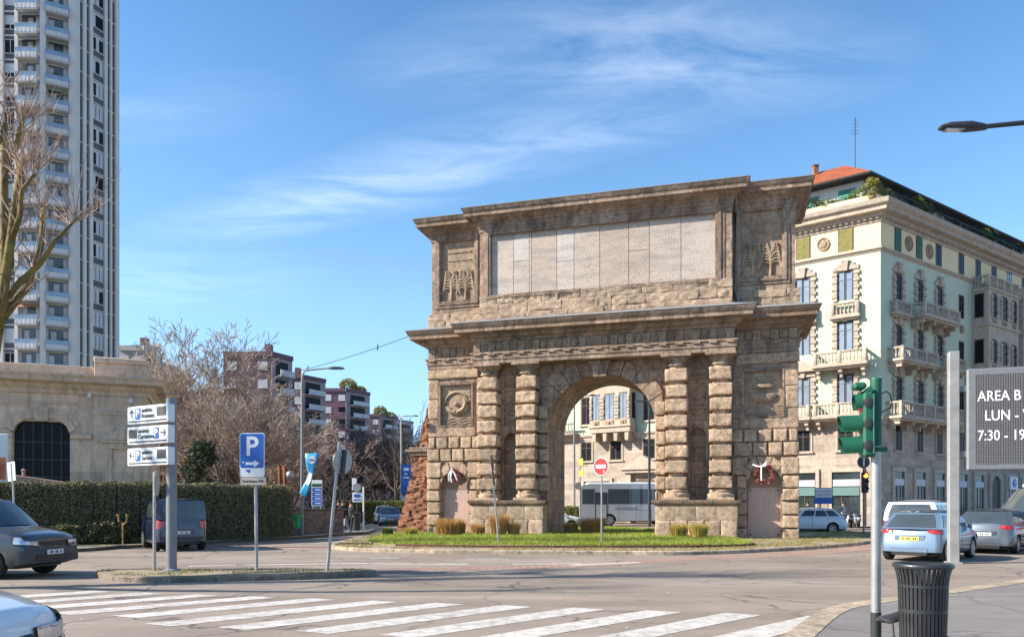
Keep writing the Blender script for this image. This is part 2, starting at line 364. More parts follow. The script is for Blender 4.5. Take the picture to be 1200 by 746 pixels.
MT['soil_grass']=plain('lawn_soil',(.22,.20,.08),.95,0,.35,3,.6,18)
def paintline():
    m,t,b=nt('worn_white_paint'); co=coords(t)
    n=noiz(t,co,5,8,.75); f=noiz(t,co,50,3,.8); s=noiz(t,scaled(t,co,.3,.3,1),2,3)
    k=ramp(t,mathn(t,'ADD',mathn(t,'MULTIPLY',n,.7),mathn(t,'ADD',mathn(t,'MULTIPLY',f,.35),mathn(t,'MULTIPLY',s,.25))),[(.58,.08),(.78,1)])
    t.links.new(mix(t,(.61,.57,.51),(.28,.245,.21),k),b.inputs['Base Color']); b.inputs['Roughness'].default_value=.75; return m
MT['line']=paintline()
def paver():
    m,t,b=nt('red_paver'); co=coords(t)
    bt=N(t,'ShaderNodeTexBrick',Scale=1.0); bt.inputs['Brick Width'].default_value=.42; bt.inputs['Row Height'].default_value=.2; bt.inputs['Mortar Size'].default_value=.02
    bt.inputs['Color1'].default_value=(.30,.155,.11,1); bt.inputs['Color2'].default_value=(.40,.24,.17,1); bt.inputs['Mortar'].default_value=(.13,.1,.08,1); t.links.new(co,bt.inputs['Vector'])
    c=mix(t,bt.outputs[0],(.30,.26,.22),ramp(t,noiz(t,co,1.5,6,.7),[(.45,0),(.7,.8)])); t.links.new(c,b.inputs['Base Color']); b.inputs['Roughness'].default_value=.9
    bump(t,b,mathn(t,'SUBTRACT',noiz(t,co,12,5),bt.outputs[1]),.5,.02); return m
MT['paver']=paver()
def sheet(name,poly,z,mat,kind='structure'):
    mb=MB(); n=len(poly); mb.add([(x,y,z) for x,y in poly],[tuple(range(n))]); o=mb.build(name,mat)
    return tag(o,kind=kind)
def smooth_poly(pts,k=6,closed=False):
    out=[];n=len(pts)
    for i in range(n if closed else n-1):
        p0=pts[(i-1)%n] if closed or i>0 else pts[0]; p1=pts[i]; p2=pts[(i+1)%n]; p3=pts[(i+2)%n] if closed or i+2<n else pts[-1]
        for j in range(k):
            u=j/k; q=[]
            for a,b,c,d in zip(p0,p1,p2,p3):
                q.append(.5*((2*b)+(-a+c)*u+(2*a-5*b+4*c-d)*u*u+(-a+3*b-3*c+d)*u**3))
            out.append(tuple(q))
    if not closed: out.append(tuple(pts[-1]))
    return out
sheet('ground',[(-3000,-400),(3000,-400),(3000,5000),(-3000,5000)],0,plain('city_ground',(.16,.15,.14),.95,0,.3,.05))
sheet('road',[(-120,-40),(140,-40),(140,190),(-120,190)],.004,MT['road'])
# near pavement with its light granite kerb
kl=smooth_poly([(-30,1.0),(-8,2.2),(-1.5,3.6),(.8,4.9),(2.2,6.5),(3.4,8.7),(4.63,10.74),(5.5,11.6),(7.3,12.9),(9.87,14.8),(16,19.3),(30,29)],5)
mb=MB(); mb.slab([(30,-30),(30,29)][::1]+kl[::-1]+[(-30,-30)],-.05,.118); tag(mb.build('pavement',MT['pave']),kind='structure')
mb=MB(); mb.mould(kl,[(.03,-.05),(.03,.125),(-.28,.128),(-.28,-.05)],closed=False)   # kerb stones
tag(mb.build('kerb',MT['kerb'],smooth=30),kind='structure')
# small strips on the pavement
mb=MB(); mb.box(9.0,14,9.70,9.76,.1,.1215); tag(mb.build('pavement_joint',plain('joint_tar',(.03,.03,.03),.9)),kind='structure')
# zebra crossing
mb=MB()
for k in range(-5,8):
    fx,fy=-2.1+1.105*k,12.80-.30*k
    dx,dy=-2.62,-2.55
    if k<0: dx,dy=-2.35,-2.1
    w=.275
    mb.add([(fx-w+.02,fy+.12,.0085),(fx+w-.05,fy-.10,.0085),(fx+w-.05+dx,fy-.10+dy,.0085),(fx-w+.02+dx,fy+.12+dy,.0085)],[(0,1,2,3)])
tag(mb.build('crosswalk',MT['line']),kind='structure')
mb=MB()
def strip(x0,y0,x1,y1,w): 
    d=Vector((x1-x0,y1-y0)).normalized()*w/2; mb.add([(x0+d.y,y0-d.x,.0085),(x1+d.y,y1-d.x,.0085),(x1-d.y,y1+d.x,.0085),(x0-d.y,y0+d.x,.0085)],[(0,1,2,3)])
strip(-7.2,20.6,-3.6,21.3,.28); strip(-4.0,21.1,-1.2,20.9,.3); strip(-4.3,23.2,-3.4,23.3,.2); strip(-1.4,23.0,-.1,23.0,.22); strip(.0,20.9,1.9,21.1,.25); strip(1.6,20.6,3.6,21.6,.3); strip(-8.5,20.2,-7.4,20.6,.25)
strip(-8,47,-5,46,.5);strip(-7.6,45.5,-4.8,44.6,.5);strip(-7.3,44.0,-4.8,43.2,.5)
tag(mb.build('road_lines',MT['line']),kind='structure')
# red paver bands
outer=smooth_poly([(-3.6,18.2),(-1,18.9),(2.4,20.2),(4.0,21.6),(6.2,22.9),(9.0,24.3),(12.5,27.3),(17,33),(22,44)],5)
inner=smooth_poly([(-3.4,19.5),(-.9,20.2),(2.5,21.3),(4.2,23.0),(6,24.5),(8.9,26.2),(13,29.8),(17.4,35.6),(22.5,44)],5)
mb=MB(); n=len(outer); mb.add([(x,y,.008) for x,y in outer]+[(x,y,.008) for x,y in inner],[(i,i+1,n+i+1,n+i) for i in range(n-1)])
mb.add([(-10.5,29.4,.008),(-7.3,27.4,.008),(-6.6,29.2,.008),(-10.4,31.4,.008)],[(0,1,2,3)])
tag(mb.build('paver_band',MT['paver']),kind='structure')
# monument island
isl=smooth_poly([(-6.9,29.0),(-5.3,26.7),(-3,25.8),(-1,25.3),(3.3,24.9),(5.7,24.8),(8.7,26.4),(13.3,30.2),(17.2,35.5),(19.5,41),(19,48),(14,52.5),(4,53),(-2,51),(-6,46),(-6.8,40),(-7.2,34)],4,True)
mb=MB(); mb.slab([(x*.985+.02,y*.99+.3) for x,y in isl],-.05,.126); tag(mb.build('island_ground',MT['earth']),kind='structure')
mb=MB(); mb.mould(isl,[(0,-.05),(0,.11),(-.03,.13),(-.22,.132),(-.22,-.05)]); tag(mb.build('island_kerb',MT['kerb'],smooth=40),kind='structure')
lawn=smooth_poly([(-5.5,29.6),(-3.6,27.7),(-.5,27.0),(3.6,26.9),(7.2,27.3),(8.9,28.6),(9.3,31.5),(9.5,36),(9.2,42),(7,49),(2,50),(-3,47.5),(-5.6,42),(-6.0,35)],4,True)
mb=MB(); mb.slab(lawn,.0,.20); tag(mb.build('lawn',MT['soil_grass']),kind='structure')
mb=MB(); mb.mould(lawn[3:24],[(.10,.1),(.10,.20),(.0,.21),(-.02,.1)],closed=False); tag(mb.build('lawn_edging',stone('dark_brick_edging',(.17,.075,.05),(.06,.04,.03),isl=0,bricks=(.25,2,.02),sc_=1.5)),kind='structure')
def inpoly(x,y,P):
    c=False;n=len(P);j=n-1
    for i in range(n):
        if (P[i][1]>y)!=(P[j][1]>y) and x<(P[j][0]-P[i][0])*(y-P[i][1])/(P[j][1]-P[i][1])+P[i][0]: c=not c
        j=i
    return c
rg=random.Random(5)
def blades(mb,x,y,z,h,w,rg,lean=.5,mi=0):
    a=rg.uniform(0,6.28); dx,dy=math.cos(a),math.sin(a); l=rg.uniform(.1,lean)*h; b=rg.uniform(0,6.28)
    lx,ly=math.cos(b)*l,math.sin(b)*l
    mb.add([(x-dx*w,y-dy*w,z),(x+dx*w,y+dy*w,z),(x+lx,y+ly,z+h)],[(0,1,2)],mi)
mb=MB()
xs=[p[0] for p in lawn]; ys=[p[1] for p in lawn]
k=0
while k<62000:
    x=rg.uniform(-6,9.6); y=26.8+(rg.random()**1.5)*23
    if not inpoly(x,y,lawn): continue
    if noise.noise(Vector((x*.5,y*.5,3)))<-.22 and rg.random()<.85: continue
    k+=1
    blades(mb,x,y,.195,rg.uniform(.05,.13)*(1.2+.5*noise.noise(Vector((x*.9,y*.9,0)))),.014,rg,.9)
tag(mb.build('grass',leafm('grass_blades',(.17,.25,.025),(.36,.39,.07),.35),recalc=False),kind='stuff')
mb=MB(); k=0
while k<16000:
    x=rg.uniform(-7,19); y=rg.uniform(25,45)
    if not inpoly(x,y,isl) or inpoly(x,y,lawn): continue
    if noise.noise(Vector((x*.6,y*.6,7)))<-.05: k+=.2; continue
    k+=1; blades(mb,x,y,.125,rg.uniform(.03,.08),.014,rg,1.0)
tag(mb.build('dry_grass',leafm('dry_grass_blades',(.20,.18,.04),(.34,.28,.10),.3),recalc=False),kind='stuff')
# traffic island carrying the parking signs
ti=smooth_poly([(-9.4,17.4),(-8.6,16.4),(-7.6,15.85),(-6.5,16.05),(-4.8,16.5),(-3.4,17.1),(-3.1,17.5),(-3.6,17.9),(-5,18.0),(-7.5,18.1),(-9,18.0)],4,True)
mb=MB(); mb.slab([(x,y) for x,y in ti],-.05,.118); tag(mb.build('traffic_island_ground',MT['earth']),kind='structure')
mb=MB(); mb.mould(ti,[(0.01,-.05),(0.01,.10),(-.03,.13),(-.20,.132),(-.20,-.05)]); tag(mb.build('traffic_island_kerb',stone('dirty_kerb',(.27,.225,.18),(.10,.085,.07),isl=0,bricks=(1.0,9,.02),stain=.6,sc_=1.5),smooth=40),kind='structure')
mb=MB(); k=0
while k<2600:
    x=rg.uniform(-9.4,-3.1); y=rg.uniform(16,18.1)
    if not inpoly(x,y,ti) or noise.noise(Vector((x*1.3,y*1.3,2)))<0: k+=.2; continue
    k+=1; blades(mb,x,y,.118,rg.uniform(.02,.06),.008,rg,1.0)
tag(mb.build('weeds',leafm('weed_blades',(.16,.15,.05),(.30,.25,.10),.3),recalc=False),kind='stuff')
# left verge with hedge
vg=smooth_poly([(-60,24.6),(-26,25.0),(-17,25.6),(-14.9,26.6),(-14.4,28.6),(-13.2,30.6),(-12.2,33),(-9.8,37.9),(-9,41.5),(-8.2,43.2),(-8.9,49.7),(-12,62),(-17,100)],4)
mb=MB(); mb.slab(vg+[(-60,100)],-.05,.12); tag(mb.build('verge_ground',plain('worn_verge',(.20,.19,.12),.95,0,.35,1.2,.6,15)),kind='structure')
mb=MB(); mb.mould(vg,[(0,-.05),(0,.12),(-.03,.14),(-.25,.142),(-.25,-.05)],closed=False); tag(mb.build('verge_kerb',MT['kerb'],smooth=40),kind='structure')
sheet('pavement_corner',[(-11.5,37.5),(-9.9,38.3),(-9.25,41.6),(-8.5,43.3),(-9.2,49.7),(-12.3,60),(-15,60)],.126,plain('corner_paving',(.20,.195,.19),.9,0,.15,2,.2))
sheet('pavement_far_right',[(30,50),(27,52),(22.5,59.0),(-40,104),(-40,110),(27.5,58.5),(60,81.2),(60,75)],.10,MT['pave'])

# ------------------------------------------------------------------ the stone city gate
TH=R_(15.95); AX,AY=(502.7-600)/900*39.21,39.21
def AP(u,v,z=0): return (AX+u*math.cos(TH)+v*math.sin(TH), AY-u*math.sin(TH)+v*math.cos(TH), z)
arch=thing('triumphal_arch','weathered stone triumphal arch gate with inscribed attic tablet on a grass island','monument',(AX,AY,0),-TH)
W_,T_=17.7,3.8; CXU=8.85; RAD=2.6; ZS=5.3
mir=lambda u: W_-u
def arcpts(cx,r,zs,a0,a1,n): return [(cx+r*math.cos(a0+(a1-a0)*i/n), zs+r*math.sin(a0+(a1-a0)*i/n)) for i in range(n+1)]
def cells(mb,x0,x1,z0,z1,holes,y0,y1,mi=0):
    xs=sorted({x0,x1,*[h[0] for h in holes],*[h[1] for h in holes]}); zs=sorted({z0,z1,*[h[2] for h in holes],*[h[3] for h in holes]})
    for i in range(len(xs)-1):
        j=0
        while j<len(zs)-1:
            cxm=(xs[i]+xs[i+1])/2
            if any(h[0]<cxm<h[1] and h[2]<(zs[j]+zs[j+1])/2<h[3] for h in holes): j+=1; continue
            k=j
            while k+1<len(zs)-1 and not any(h[0]<cxm<h[1] and h[2]<(zs[k+1]+zs[k+2])/2<h[3] for h in holes): k+=1
            mb.box(xs[i],xs[i+1],y0,y1,zs[j],zs[k+1],mi); j=k+1
def archfill(mb,u0,u1,zs,zt,y0,y1,mi=0):
    r=(u1-u0)/2; c=(u0+u1)/2
    A=arcpts(c,r,zs,0,math.pi/2,8); mb.prism([(u1,zt)]+[(c,zt)]*(1 if zs+r<zt-1e-4 else 0)+A[::-1],y0,y1,mi)
    B=arcpts(c,r,zs,math.pi/2,math.pi,8); mb.prism([(u0,zt)]+B[::-1]+[(c,zt)]*(1 if zs+r<zt-1e-4 else 0),y0,y1,mi)
FR=.42
mb=MB()
pl=[(0,0),(CXU-RAD,0)]+arcpts(CXU,RAD,ZS,math.pi,0,28)+[(CXU+RAD,0),(W_,0),(W_,8.5),(0,8.5)]
mb.prism(pl,FR,T_)
holesL=[(.72,2.12,0,3.33),(.62,2.33,5.62,7.72),(3.98,4.68,2.0,5.2),(3.98,4.68,5.55,6.1),(3.98,4.68,6.25,7.3),(3.98,4.68,7.45,7.95)]
holesR=[(mir(h[1]),mir(h[0]),h[2],h[3]) for h in holesL]
cells(mb,0,CXU-RAD,0,8.5,holesL,0,FR); cells(mb,CXU+RAD,W_,0,8.5,holesR,0,FR)
mb.prism(arcpts(CXU,RAD,ZS,math.pi,0,28)+[(CXU+RAD,8.5),(CXU-RAD,8.5)],0,FR)
for f in (lambda u:u, mir):
    a,b_=sorted((f(.72),f(2.12))); archfill(mb,a,b_,2.63,3.33,0,FR)
    a,b_=sorted((f(3.98),f(4.68))); archfill(mb,a,b_,4.85,5.2,0,FR)
mb.build('wall',MT['arch'],arch)
# rough blocks of the outer bays, piers and corners
sd=0
def blk(mb,u0,u1,z0,z1,v0,v1=.02,amp=.03,rnd=.04,f=None,nx=9,nz=8):
    global sd; sd+=1
    own=mb is None
    if own: mb=MB()
    a,b_=(u0,u1) if f is None else sorted((f(u0),f(u1)))
    mb.rblock(a,b_,v0,v1,z0,z1,amp,rnd,nx,nz,sd)
    if own: mb.build('rusticated_block',MT['block'],arch,smooth=50)
mb=None
for f in (lambda u:u, mir):
    blk(mb,-.06,2.66,8.02,8.46,-.10,amp=.05,f=f,nx=18)
    blk(mb,-.03,.56,7.0,7.98,-.05,f=f); blk(mb,-.03,.56,6.0,6.97,-.05,f=f); blk(mb,-.03,2.5,5.08,5.55,-.06,amp=.05,f=f,nx=16)
    for a,b_ in ((.02,.36),(.46,1.02),(1.12,1.66),(1.76,2.30),(2.38,2.8)): blk(mb,a,b_,4.50,5.04,-.14,f=f)
    for a,b_ in ((-.04,.60),(.68,1.24),(1.32,1.9),(1.98,2.75)): blk(mb,a,b_,3.86,4.44,-.15,f=f)
    blk(mb,-.05,.70,3.02,3.76,-.2,f=f,nx=10); blk(mb,2.15,2.82,3.0,3.76,-.2,f=f,nx=10)
    for z0,z1,d in ((2.42,2.94,.16),(1.84,2.34,.19),(1.22,1.76,.12),(.62,1.14,.19),(.0,.55,.15)):
        blk(mb,-.05,.64,z0,z1,-d,f=f,nx=10); blk(mb,2.2,2.62,z0,z1,-.1,f=f)
    for i in range(6): # pier faces beside the archway
        z0=2.38+.7*i; blk(mb,5.82,6.27,z0-.04,z0+.56,-.24-.04*(i%2),f=f,amp=.05)
    for i in range(3): blk(mb,6.2,6.29,.2+.72*i,.8+.72*i,-.05,f=f)
# door arch voussoirs + main voussoirs
mb=MB()
for f in (lambda u:u, mir):
    c=1.42
    for i in range(5):
        a0=R_(8+33*i); a1=R_(8+33*i+31)
        q=[(c+.73*math.cos(a0),2.63+.73*math.sin(a0)),(c+1.25*math.cos(a0),2.63+1.25*math.sin(a0)),(c+1.25*math.cos(a1),2.63+1.25*math.sin(a1)),(c+.73*math.cos(a1),2.63+.73*math.sin(a1))]
        q=[(min(max(x,.68),2.2),min(z,3.80)) for x,z in q]
        mb=MB(); mb.prism([(f(x),z) for x,z in q],-.13-.03*(i%2),.03); mb.build('voussoir',MT['block'],arch)
for i in range(13):
    if i==6: continue
    a0=math.pi*(i+.03)/13; a1=math.pi*(i+.97)/13
    ro=3.35+.25*(i%2)
    def q(r,a):
        x,z=CXU+r*math.cos(a),ZS+r*math.sin(a)
        if z>8.44: k=(8.44-ZS)/math.sin(a); x,z=CXU+k*math.cos(a),8.44
        return (min(max(x,5.95),mir(5.95)),z)
    am=(a0+a1)/2
    poly=[q(RAD-.015,a0),q(ro,a0),q(ro,am),q(ro,a1),q(RAD-.015,a1),q(RAD-.02,am)]
    mb=MB(); mb.prism(poly,-.09-.025*(i%3),.03); mb.build('voussoir',MT['arch'],arch)
mb=MB(); mb.prism([(8.36,8.49),(9.30,8.49),(9.13,7.72),(8.55,7.72)],-.42,.05); mb.prism([(8.30,8.44),(9.36,8.44),(9.33,8.30),(8.33,8.30)],-.50,-.38); mb.build('keystone',MT['trim'],arch)
# columns of rough drums on pedestals
for ci,uc in enumerate((3.36,5.32,mir(5.28),mir(3.32))):
    mb=MB(); mb.lathe([(.37,1.95),(.37,8.1)],20,(uc,-.28,0))
    for i in range(8):
        z0=2.38+.7*i+.015*((i*7+ci*3)%3)
        blk(mb,uc-.51+.02*((i+ci)%3),uc+.51-.02*((i*2+ci)%3),z0,z0+.53+.02*(i%2),-.84+.02*((i+ci)%3),.02,amp=.045,rnd=.045,nx=12,nz=9)
    col=mb.build('column',MT['block'],arch,smooth=50)
    mb=MB(); mb.lathe([(.44,7.98),(.47,8.0),(.47,8.06),(.43,8.08),(.43,8.2),(.50,8.24),(.60,8.36),(.60,8.38)],24,(uc,-.28,0)); mb.bbox(uc-.68,uc+.68,-.96,.02,8.38,8.497,.015); mb.build('capital',MT['trim'],col,smooth=40)
    mb=MB(); mb.bbox(uc-.60,uc+.60,-.90,.02,1.84,1.98,.02); mb.lathe([(.56,1.98),(.60,2.04),(.60,2.12),(.54,2.18),(.50,2.2),(.52,2.26),(.50,2.32),(.44,2.37)],24,(uc,-.28,0)); mb.build('base',MT['block'],col,smooth=40)
for f in (lambda u:u, mir):
    a,b_=sorted((f(2.58),f(6.22)))
    mb=MB(); n=5
    for i in range(n): sd+=1; mb.rblock(a+(b_-a)*i/n+.01,a+(b_-a)*(i+1)/n-.01,-.98,.02,.0,.92,.045,.05,8,8,sd)
    for i in range(4): sd+=1; mb.rblock(a+(b_-a)*i/4+.003,a+(b_-a)*(i+1)/4-.003,-.93,.02,.925,1.66,.012,.012,8,8,sd)
    pd=mb.build('pedestal',MT['rubble'],arch,smooth=40)
    mb=MB(); mb.mould([(a,.02),(a,-.93),(b_,-.93),(b_,.02)],[(-.3,1.6),(.03,1.62),(.10,1.70),(.13,1.76),(.15,1.84),(-.3,1.85)],closed=False); mb.slab([(a+.02,.02),(a+.02,-.9),(b_-.02,-.9),(b_-.02,.02)],1.7,1.838); mb.build('cornice',MT['trim'],pd)
# entablature
EPL=[(0,T_),(0,0),(2.72,0),(2.72,-.85),(14.98,-.85),(14.98,0),(W_,0),(W_,T_)]
mb=MB(); mb.slab(EPL,8.5,10.7)
mb.mould(EPL,[(0,8.5),(.05,8.503),(.05,8.7),(.09,8.71),(.09,8.93),(.15,8.97),(.15,9.05),(.025,9.06),(.025,9.56),(.10,9.58),(.12,9.68),(.30,9.76),(.34,9.86),(.34,9.92),(.76,9.94),(.76,10.10),(.80,10.13),(.88,10.25),(.90,10.34),(.0,10.36)])
mb.build('entablature',MT['trim'],arch)
mb=MB(); mb.mould(EPL,[(.93,10.335),(.93,10.365),(.0,10.66),(-.3,10.66)]); mb.build('flashing',MT['lead'],arch)
mb=MB(); rr=random.Random(3)
def trig(x,y):
    mb=MB()
    for k in (-1,0,1): mb.prism([(x+k*.105-.042,9.09),(x+k*.105+.042,9.09),(x+k*.105+.042,9.53),(x+k*.105-.042,9.53)],y-.075,y+.02)
    mb.box(x-.16,x+.16,y-.045,y+.02,9.075,9.55)
    mb.box(x-.17,x+.17,y-.15,y-.02,8.90,8.955); mb.build('triglyph',MT['relief'],arch)
def metope(x,y):
    k=rr.randint(0,2); mb=MB()
    for j in range(6):
        a=j*1.047+k*.3; mb.lathe([(.075,-.075),(.05,0),(.001,.03)],6,(0,0,0)) if False else None
        ex,ez=x+.115*math.cos(a),9.30+.13*math.sin(a)
        mb.rings([[(ex+r*math.cos(q*1.047),y-d,ez+r*math.sin(q*1.047)) for q in range(6)] for r,d in ((.08,0),(.06,.05),(.02,.075))])
    mb.rings([[(x+r*math.cos(q*.785),y-d,9.30+r*math.sin(q*.785)) for q in range(8)] for r,d in ((.08,0),(.07,.07),(.03,.1))]); mb.build('metope',MT['relief'],arch)
nT=17
for i in range(nT):
    x=2.9+.0+(14.8-2.9)*i/(nT-1); trig(x,-.875)
    if i<nT-1: metope(x+(14.8-2.9)/(nT-1)/2,-.875)
for f in (lambda u:u, mir):
    for x in (.2,.98,1.76,2.48): trig(f(x),-.025)
    for x in (.59,1.37,2.12): metope(f(x),-.025)
# attic
APL=[(.13,T_-.1),(.13,.1),(2.95,.1),(2.95,-.6),(14.88,-.6),(14.88,.1),(17.6,.1),(17.6,T_-.1)]
mb=MB(); mb.slab([(.13,T_-.1),(.13,.22),(2.95,.22),(2.95,-.42),(14.88,-.42),(14.88,.22),(17.6,.22),(17.6,T_-.1)],10.5,15.5)
hc=(3.5,14.15,11.88,14.93); cells(mb,2.95,14.88,10.5,15.5,[hc],-.6,-.42)
hl=(.66,2.45,11.95,15.02); cells(mb,.13,2.95,10.5,15.5,[hl],.1,.22); cells(mb,14.88,17.6,10.5,15.5,[(15.27,17.06,11.95,15.02)],.1,.22)
mb.build('attic',MT['arch'],arch)
# courses of rubble under the tablet and panels
mb=MB(); rr=random.Random(11)
def course(u0,u1,z0,z1,v):
    global sd
    x=u0
    while x<u1-.01:
        x2=min(u1,x+rr.uniform(.7,1.7)); 
        if u1-x2<.4: x2=u1
        sd+=1; mb.rblock(x+.004,x2-.004,v-rr.uniform(-.03,.03),v+.12,z0-rr.uniform(-.02,.04),z1-rr.uniform(-.02,.04),.05,.022,14,10,sd); x=x2
for z0,z1,d in ((10.5,10.95,.10),(10.97,11.42,.07),(11.43,11.86,.03)): course(2.92,14.9,z0,z1,-.6-d)
for z0,z1,d in ((10.5,10.95,.14),(10.97,11.35,.1)): course(-.06,2.82,z0,z1,.1-d); course(15.0,17.8,z0,z1,.1-d)
mb.build('rubble_course',MT['rubble'],arch,smooth=45)
mb=MB(); mb.mould(APL,[(0,14.97),(.04,15.0),(.04,15.16),(.08,15.18),(.08,15.34),(.14,15.38),(.16,15.46),(.36,15.56),(.40,15.62),(.62,15.64),(.62,15.78),(.68,15.86),(.74,15.96),(.74,16.02),(0,16.03)]); mb.slab(APL,15.5,16.03)
mb.build('attic_cornice',MT['trim'],arch)
mb=MB(); mb.mould(APL,[(.77,16.01),(.77,16.05),(0,16.22),(-.4,16.24)]); mb.slab([(x,y) for x,y in APL],16.1,16.2); mb.build('roof',MT['lead'],arch)
def frame(mb,x0,x1,z0,z1,y,w,d,mi=0):
    o=[(x0,z0),(x1,z0),(x1,z1),(x0,z1)]; i=[(x0+w,z0+w),(x1-w,z0+w),(x1-w,z1-w),(x0+w,z1-w)]
    for k in range(4):
        a,b_=o[k],o[(k+1)%4]; c,e=i[(k+1)%4],i[k]; mb.prism([a,b_,c,e],y-d,y+.01,mi)
mb=MB(); frame(mb,3.08,14.56,11.60,15.0,-.6,.16,.03); frame(mb,3.24,14.40,11.72,14.98,-.6,.13,.07); frame(mb,3.37,14.27,11.80,14.95,-.6,.10,.035)
tf=mb.build('tablet_frame',MT['trim'],arch)
mb=MB(); js=[3.5,4.62,5.42,5.52,6.78,7.62,8.86,10.22,11.18,12.62,14.15]
for i in range(len(js)-1):
    zs=[11.88,14.93] if i%3!=1 else [11.88,13.3+.2*(i%2),14.93]
    for za,zb in zip(zs,zs[1:]): mb.box(js[i]+.012,js[i+1]-.012,-.47-.004*(i%3),-.44,za+.012,zb-.012)
mb.build('inscribed_tablet',MT['tablet'],arch)
def palm(mb,x,z0,y,h,r):
    mb.tube([(x,y,z0),(x+.02,y-.02,z0+h*.5),(x,y,z0+h)],[.09,.07,.08],6)
    for s_ in (-1,1):
        for k in range(7):
            rk=r*(.62+.07*k); P=[(0,h+.12-.09*k),(s_*.75*rk,h+.80-.155*k),(s_*rk,h+.36-.17*k)]; pts=[]
            for q in [i/6 for i in range(7)]:
                w0,w1,w2=(1-q)**2,2*q*(1-q),q*q
                pts.append((x+w0*P[0][0]+w1*P[1][0]+w2*P[2][0],y-.03-.02*(k%2),z0+w0*P[0][1]+w1*P[1][1]+w2*P[2][1]))
            mb.tube(pts,[.035,.04,.05,.055,.055,.05,.035],5)
for x0,x1 in ((.66,2.45),(15.27,17.06)):
    mb=MB(); frame(mb,x0-.36,x1+.30,11.62,15.36,.1,.14,.05); frame(mb,x0-.22,x1+.17,11.76,15.2,.1,.12,.10); frame(mb,x0-.10,x1+.06,11.88,15.08,.1,.09,.05)
    pf=mb.build('panel_frame',MT['trim'],arch)
    mb=MB(); mb.box(x0,x1,.19,.26,11.95,15.02); mb.box(x0+.3,x1-.25,.155,.2,14.0,14.06); mb.box(x0+.3,x1-.25,.15,.2,14.4,14.46)
    palm(mb,x0+.5,12.0,.17,.95,.48); palm(mb,x0+1.28,12.0,.17,.95,.50)
    mb.build('relief_panel',MT['relief'],arch,smooth=60)
for k,f in enumerate((lambda u:u, mir)):
    a,b_=sorted((f(.62),f(2.33))); cx=(a+b_)/2
    mb=MB(); frame(mb,a-.14,b_+.14,5.48,7.86,0,.10,.04); frame(mb,a-.05,b_+.05,5.57,7.77,0,.08,-.02+.1); mb.build('panel_frame',MT['trim'],arch)
    mb=MB(); mb.box(a,b_,.10,.2,5.62,7.72)
    if k==0:
        for q in range(3):
            pts=[(cx+(.62-.07*q)*math.cos(R_(t_)),.08-.03*q,6.75+(.52-.04*q)*math.sin(R_(t_))) for t_ in range(195,400,17)]
            mb.tube(pts,[.03+.09*math.sin(math.pi*i/(len(pts)-1)) for i in range(len(pts))],6)
        pts=[(cx+.62*math.cos(R_(t_)),.08,6.78+.55*math.sin(R_(t_))) for t_ in range(40,215,17)]; mb.tube(pts,.06,6)
        mb.lathe([(.001,-.12),(.12,-.06),(.13,.04),(.001,.13)],10,(cx-.02,.06,6.72))
        for q in range(5):
            pts=[(a+.12+(b_-a-.24)*i/10,.09,5.75+.12*q+.04*math.sin(i*1.5+q)) for i in range(11)]
            if q<3: mb.tube(pts,.028,5)
        for q in range(6): mb.tube([(a+.12+.03*math.sin(i+q),.09,6.15+.25*q+.04*i) for i in range(5)],.03,5); mb.tube([(b_-.14+.03*math.sin(i+q),.09,6.05+.25*q+.04*i) for i in range(5)],.03,5)
    else:
        mb.rings([[(cx+r*math.cos(j*.39),.12-d,6.95+r*.48*max(-.15,math.sin(j*.39))) for j in range(16)] for r,d in ((.52,0),(.50,.1),(.38,.17),(.15,.2))])
        mb.rings([[(cx+r*math.cos(j*.39),.12-d,6.62+r*.62*min(.12,math.sin(j*.39))) for j in range(16)] for r,d in ((.62,0),(.60,.1),(.45,.16),(.2,.2))])
        for q in range(5): mb.tube([(a+.1+(b_-a-.2)*i/10,.09,5.72+.1*q+.03*math.sin(i*1.5+q)) for i in range(11)],.022,5)
        for q in range(3): mb.tube([(a+.12+(b_-a-.24)*i/10,.09,7.3+.14*q+.02*math.sin(i*1.1+q)) for i in range(11)],.028,5)
    mb.build('relief_panel',MT['relief'],arch,smooth=60)
    a,b_=sorted((f(3.98),f(4.68))); cx=(a+b_)/2
    mb=MB(); mb.box(a,b_,.12,.2,7.45,7.95); mb.box(a,b_,.12,.2,6.25,7.3); mb.box(a,b_,.12,.2,5.55,6.1)
    mb.tube([(a+.08+(b_-a-.16)*i/8,.11,7.62-.12*math.sin(math.pi*i/8)+.1) for i in range(9)],.06,6)
    mb.tube([(a+.08+(b_-a-.16)*i/8,.11,5.92-.14*math.sin(math.pi*i/8)) for i in range(9)],.05,6)
    mb.box(a+.08,b_-.08,.08,.15,6.98,7.05); mb.lathe([(.001,-.14),(.1,-.06),(.08,.06),(.001,.15)],8,(cx,.1,6.62)); mb.tube([(a+.1,.1,6.66),(cx,.08,6.5),(b_-.1,.1,6.68)],.05,6)
    mb.build('relief_panel',MT['relief'],arch,smooth=60)
    mb=MB(); frame(mb,a-.09,b_+.09,1.95,5.30,0,.09,.03); mb.build('niche_surround',MT['trim'],arch)
    a,b_=sorted((f(.72),f(2.12))); cx=(a+b_)/2
    mb=MB(); mb.box(a,b_,.22,.30,.0,2.42); 
    for px_ in (a+.1,b_-.1):
        for pz_ in (.28,2.3): mb.box(px_-.035,px_+.035,.205,.225,pz_-.035,pz_+.035,1)
    mb.build('plaque',[MT['plaque'],MT['darksteel']],arch)
    mb=MB(); mb.prism([(a,2.42)]+[(b_,2.42)]+arcpts(cx,.7,2.63,0,math.pi,14),.20,.30); mb.build('lunette',MT['plaque_arch'],arch)
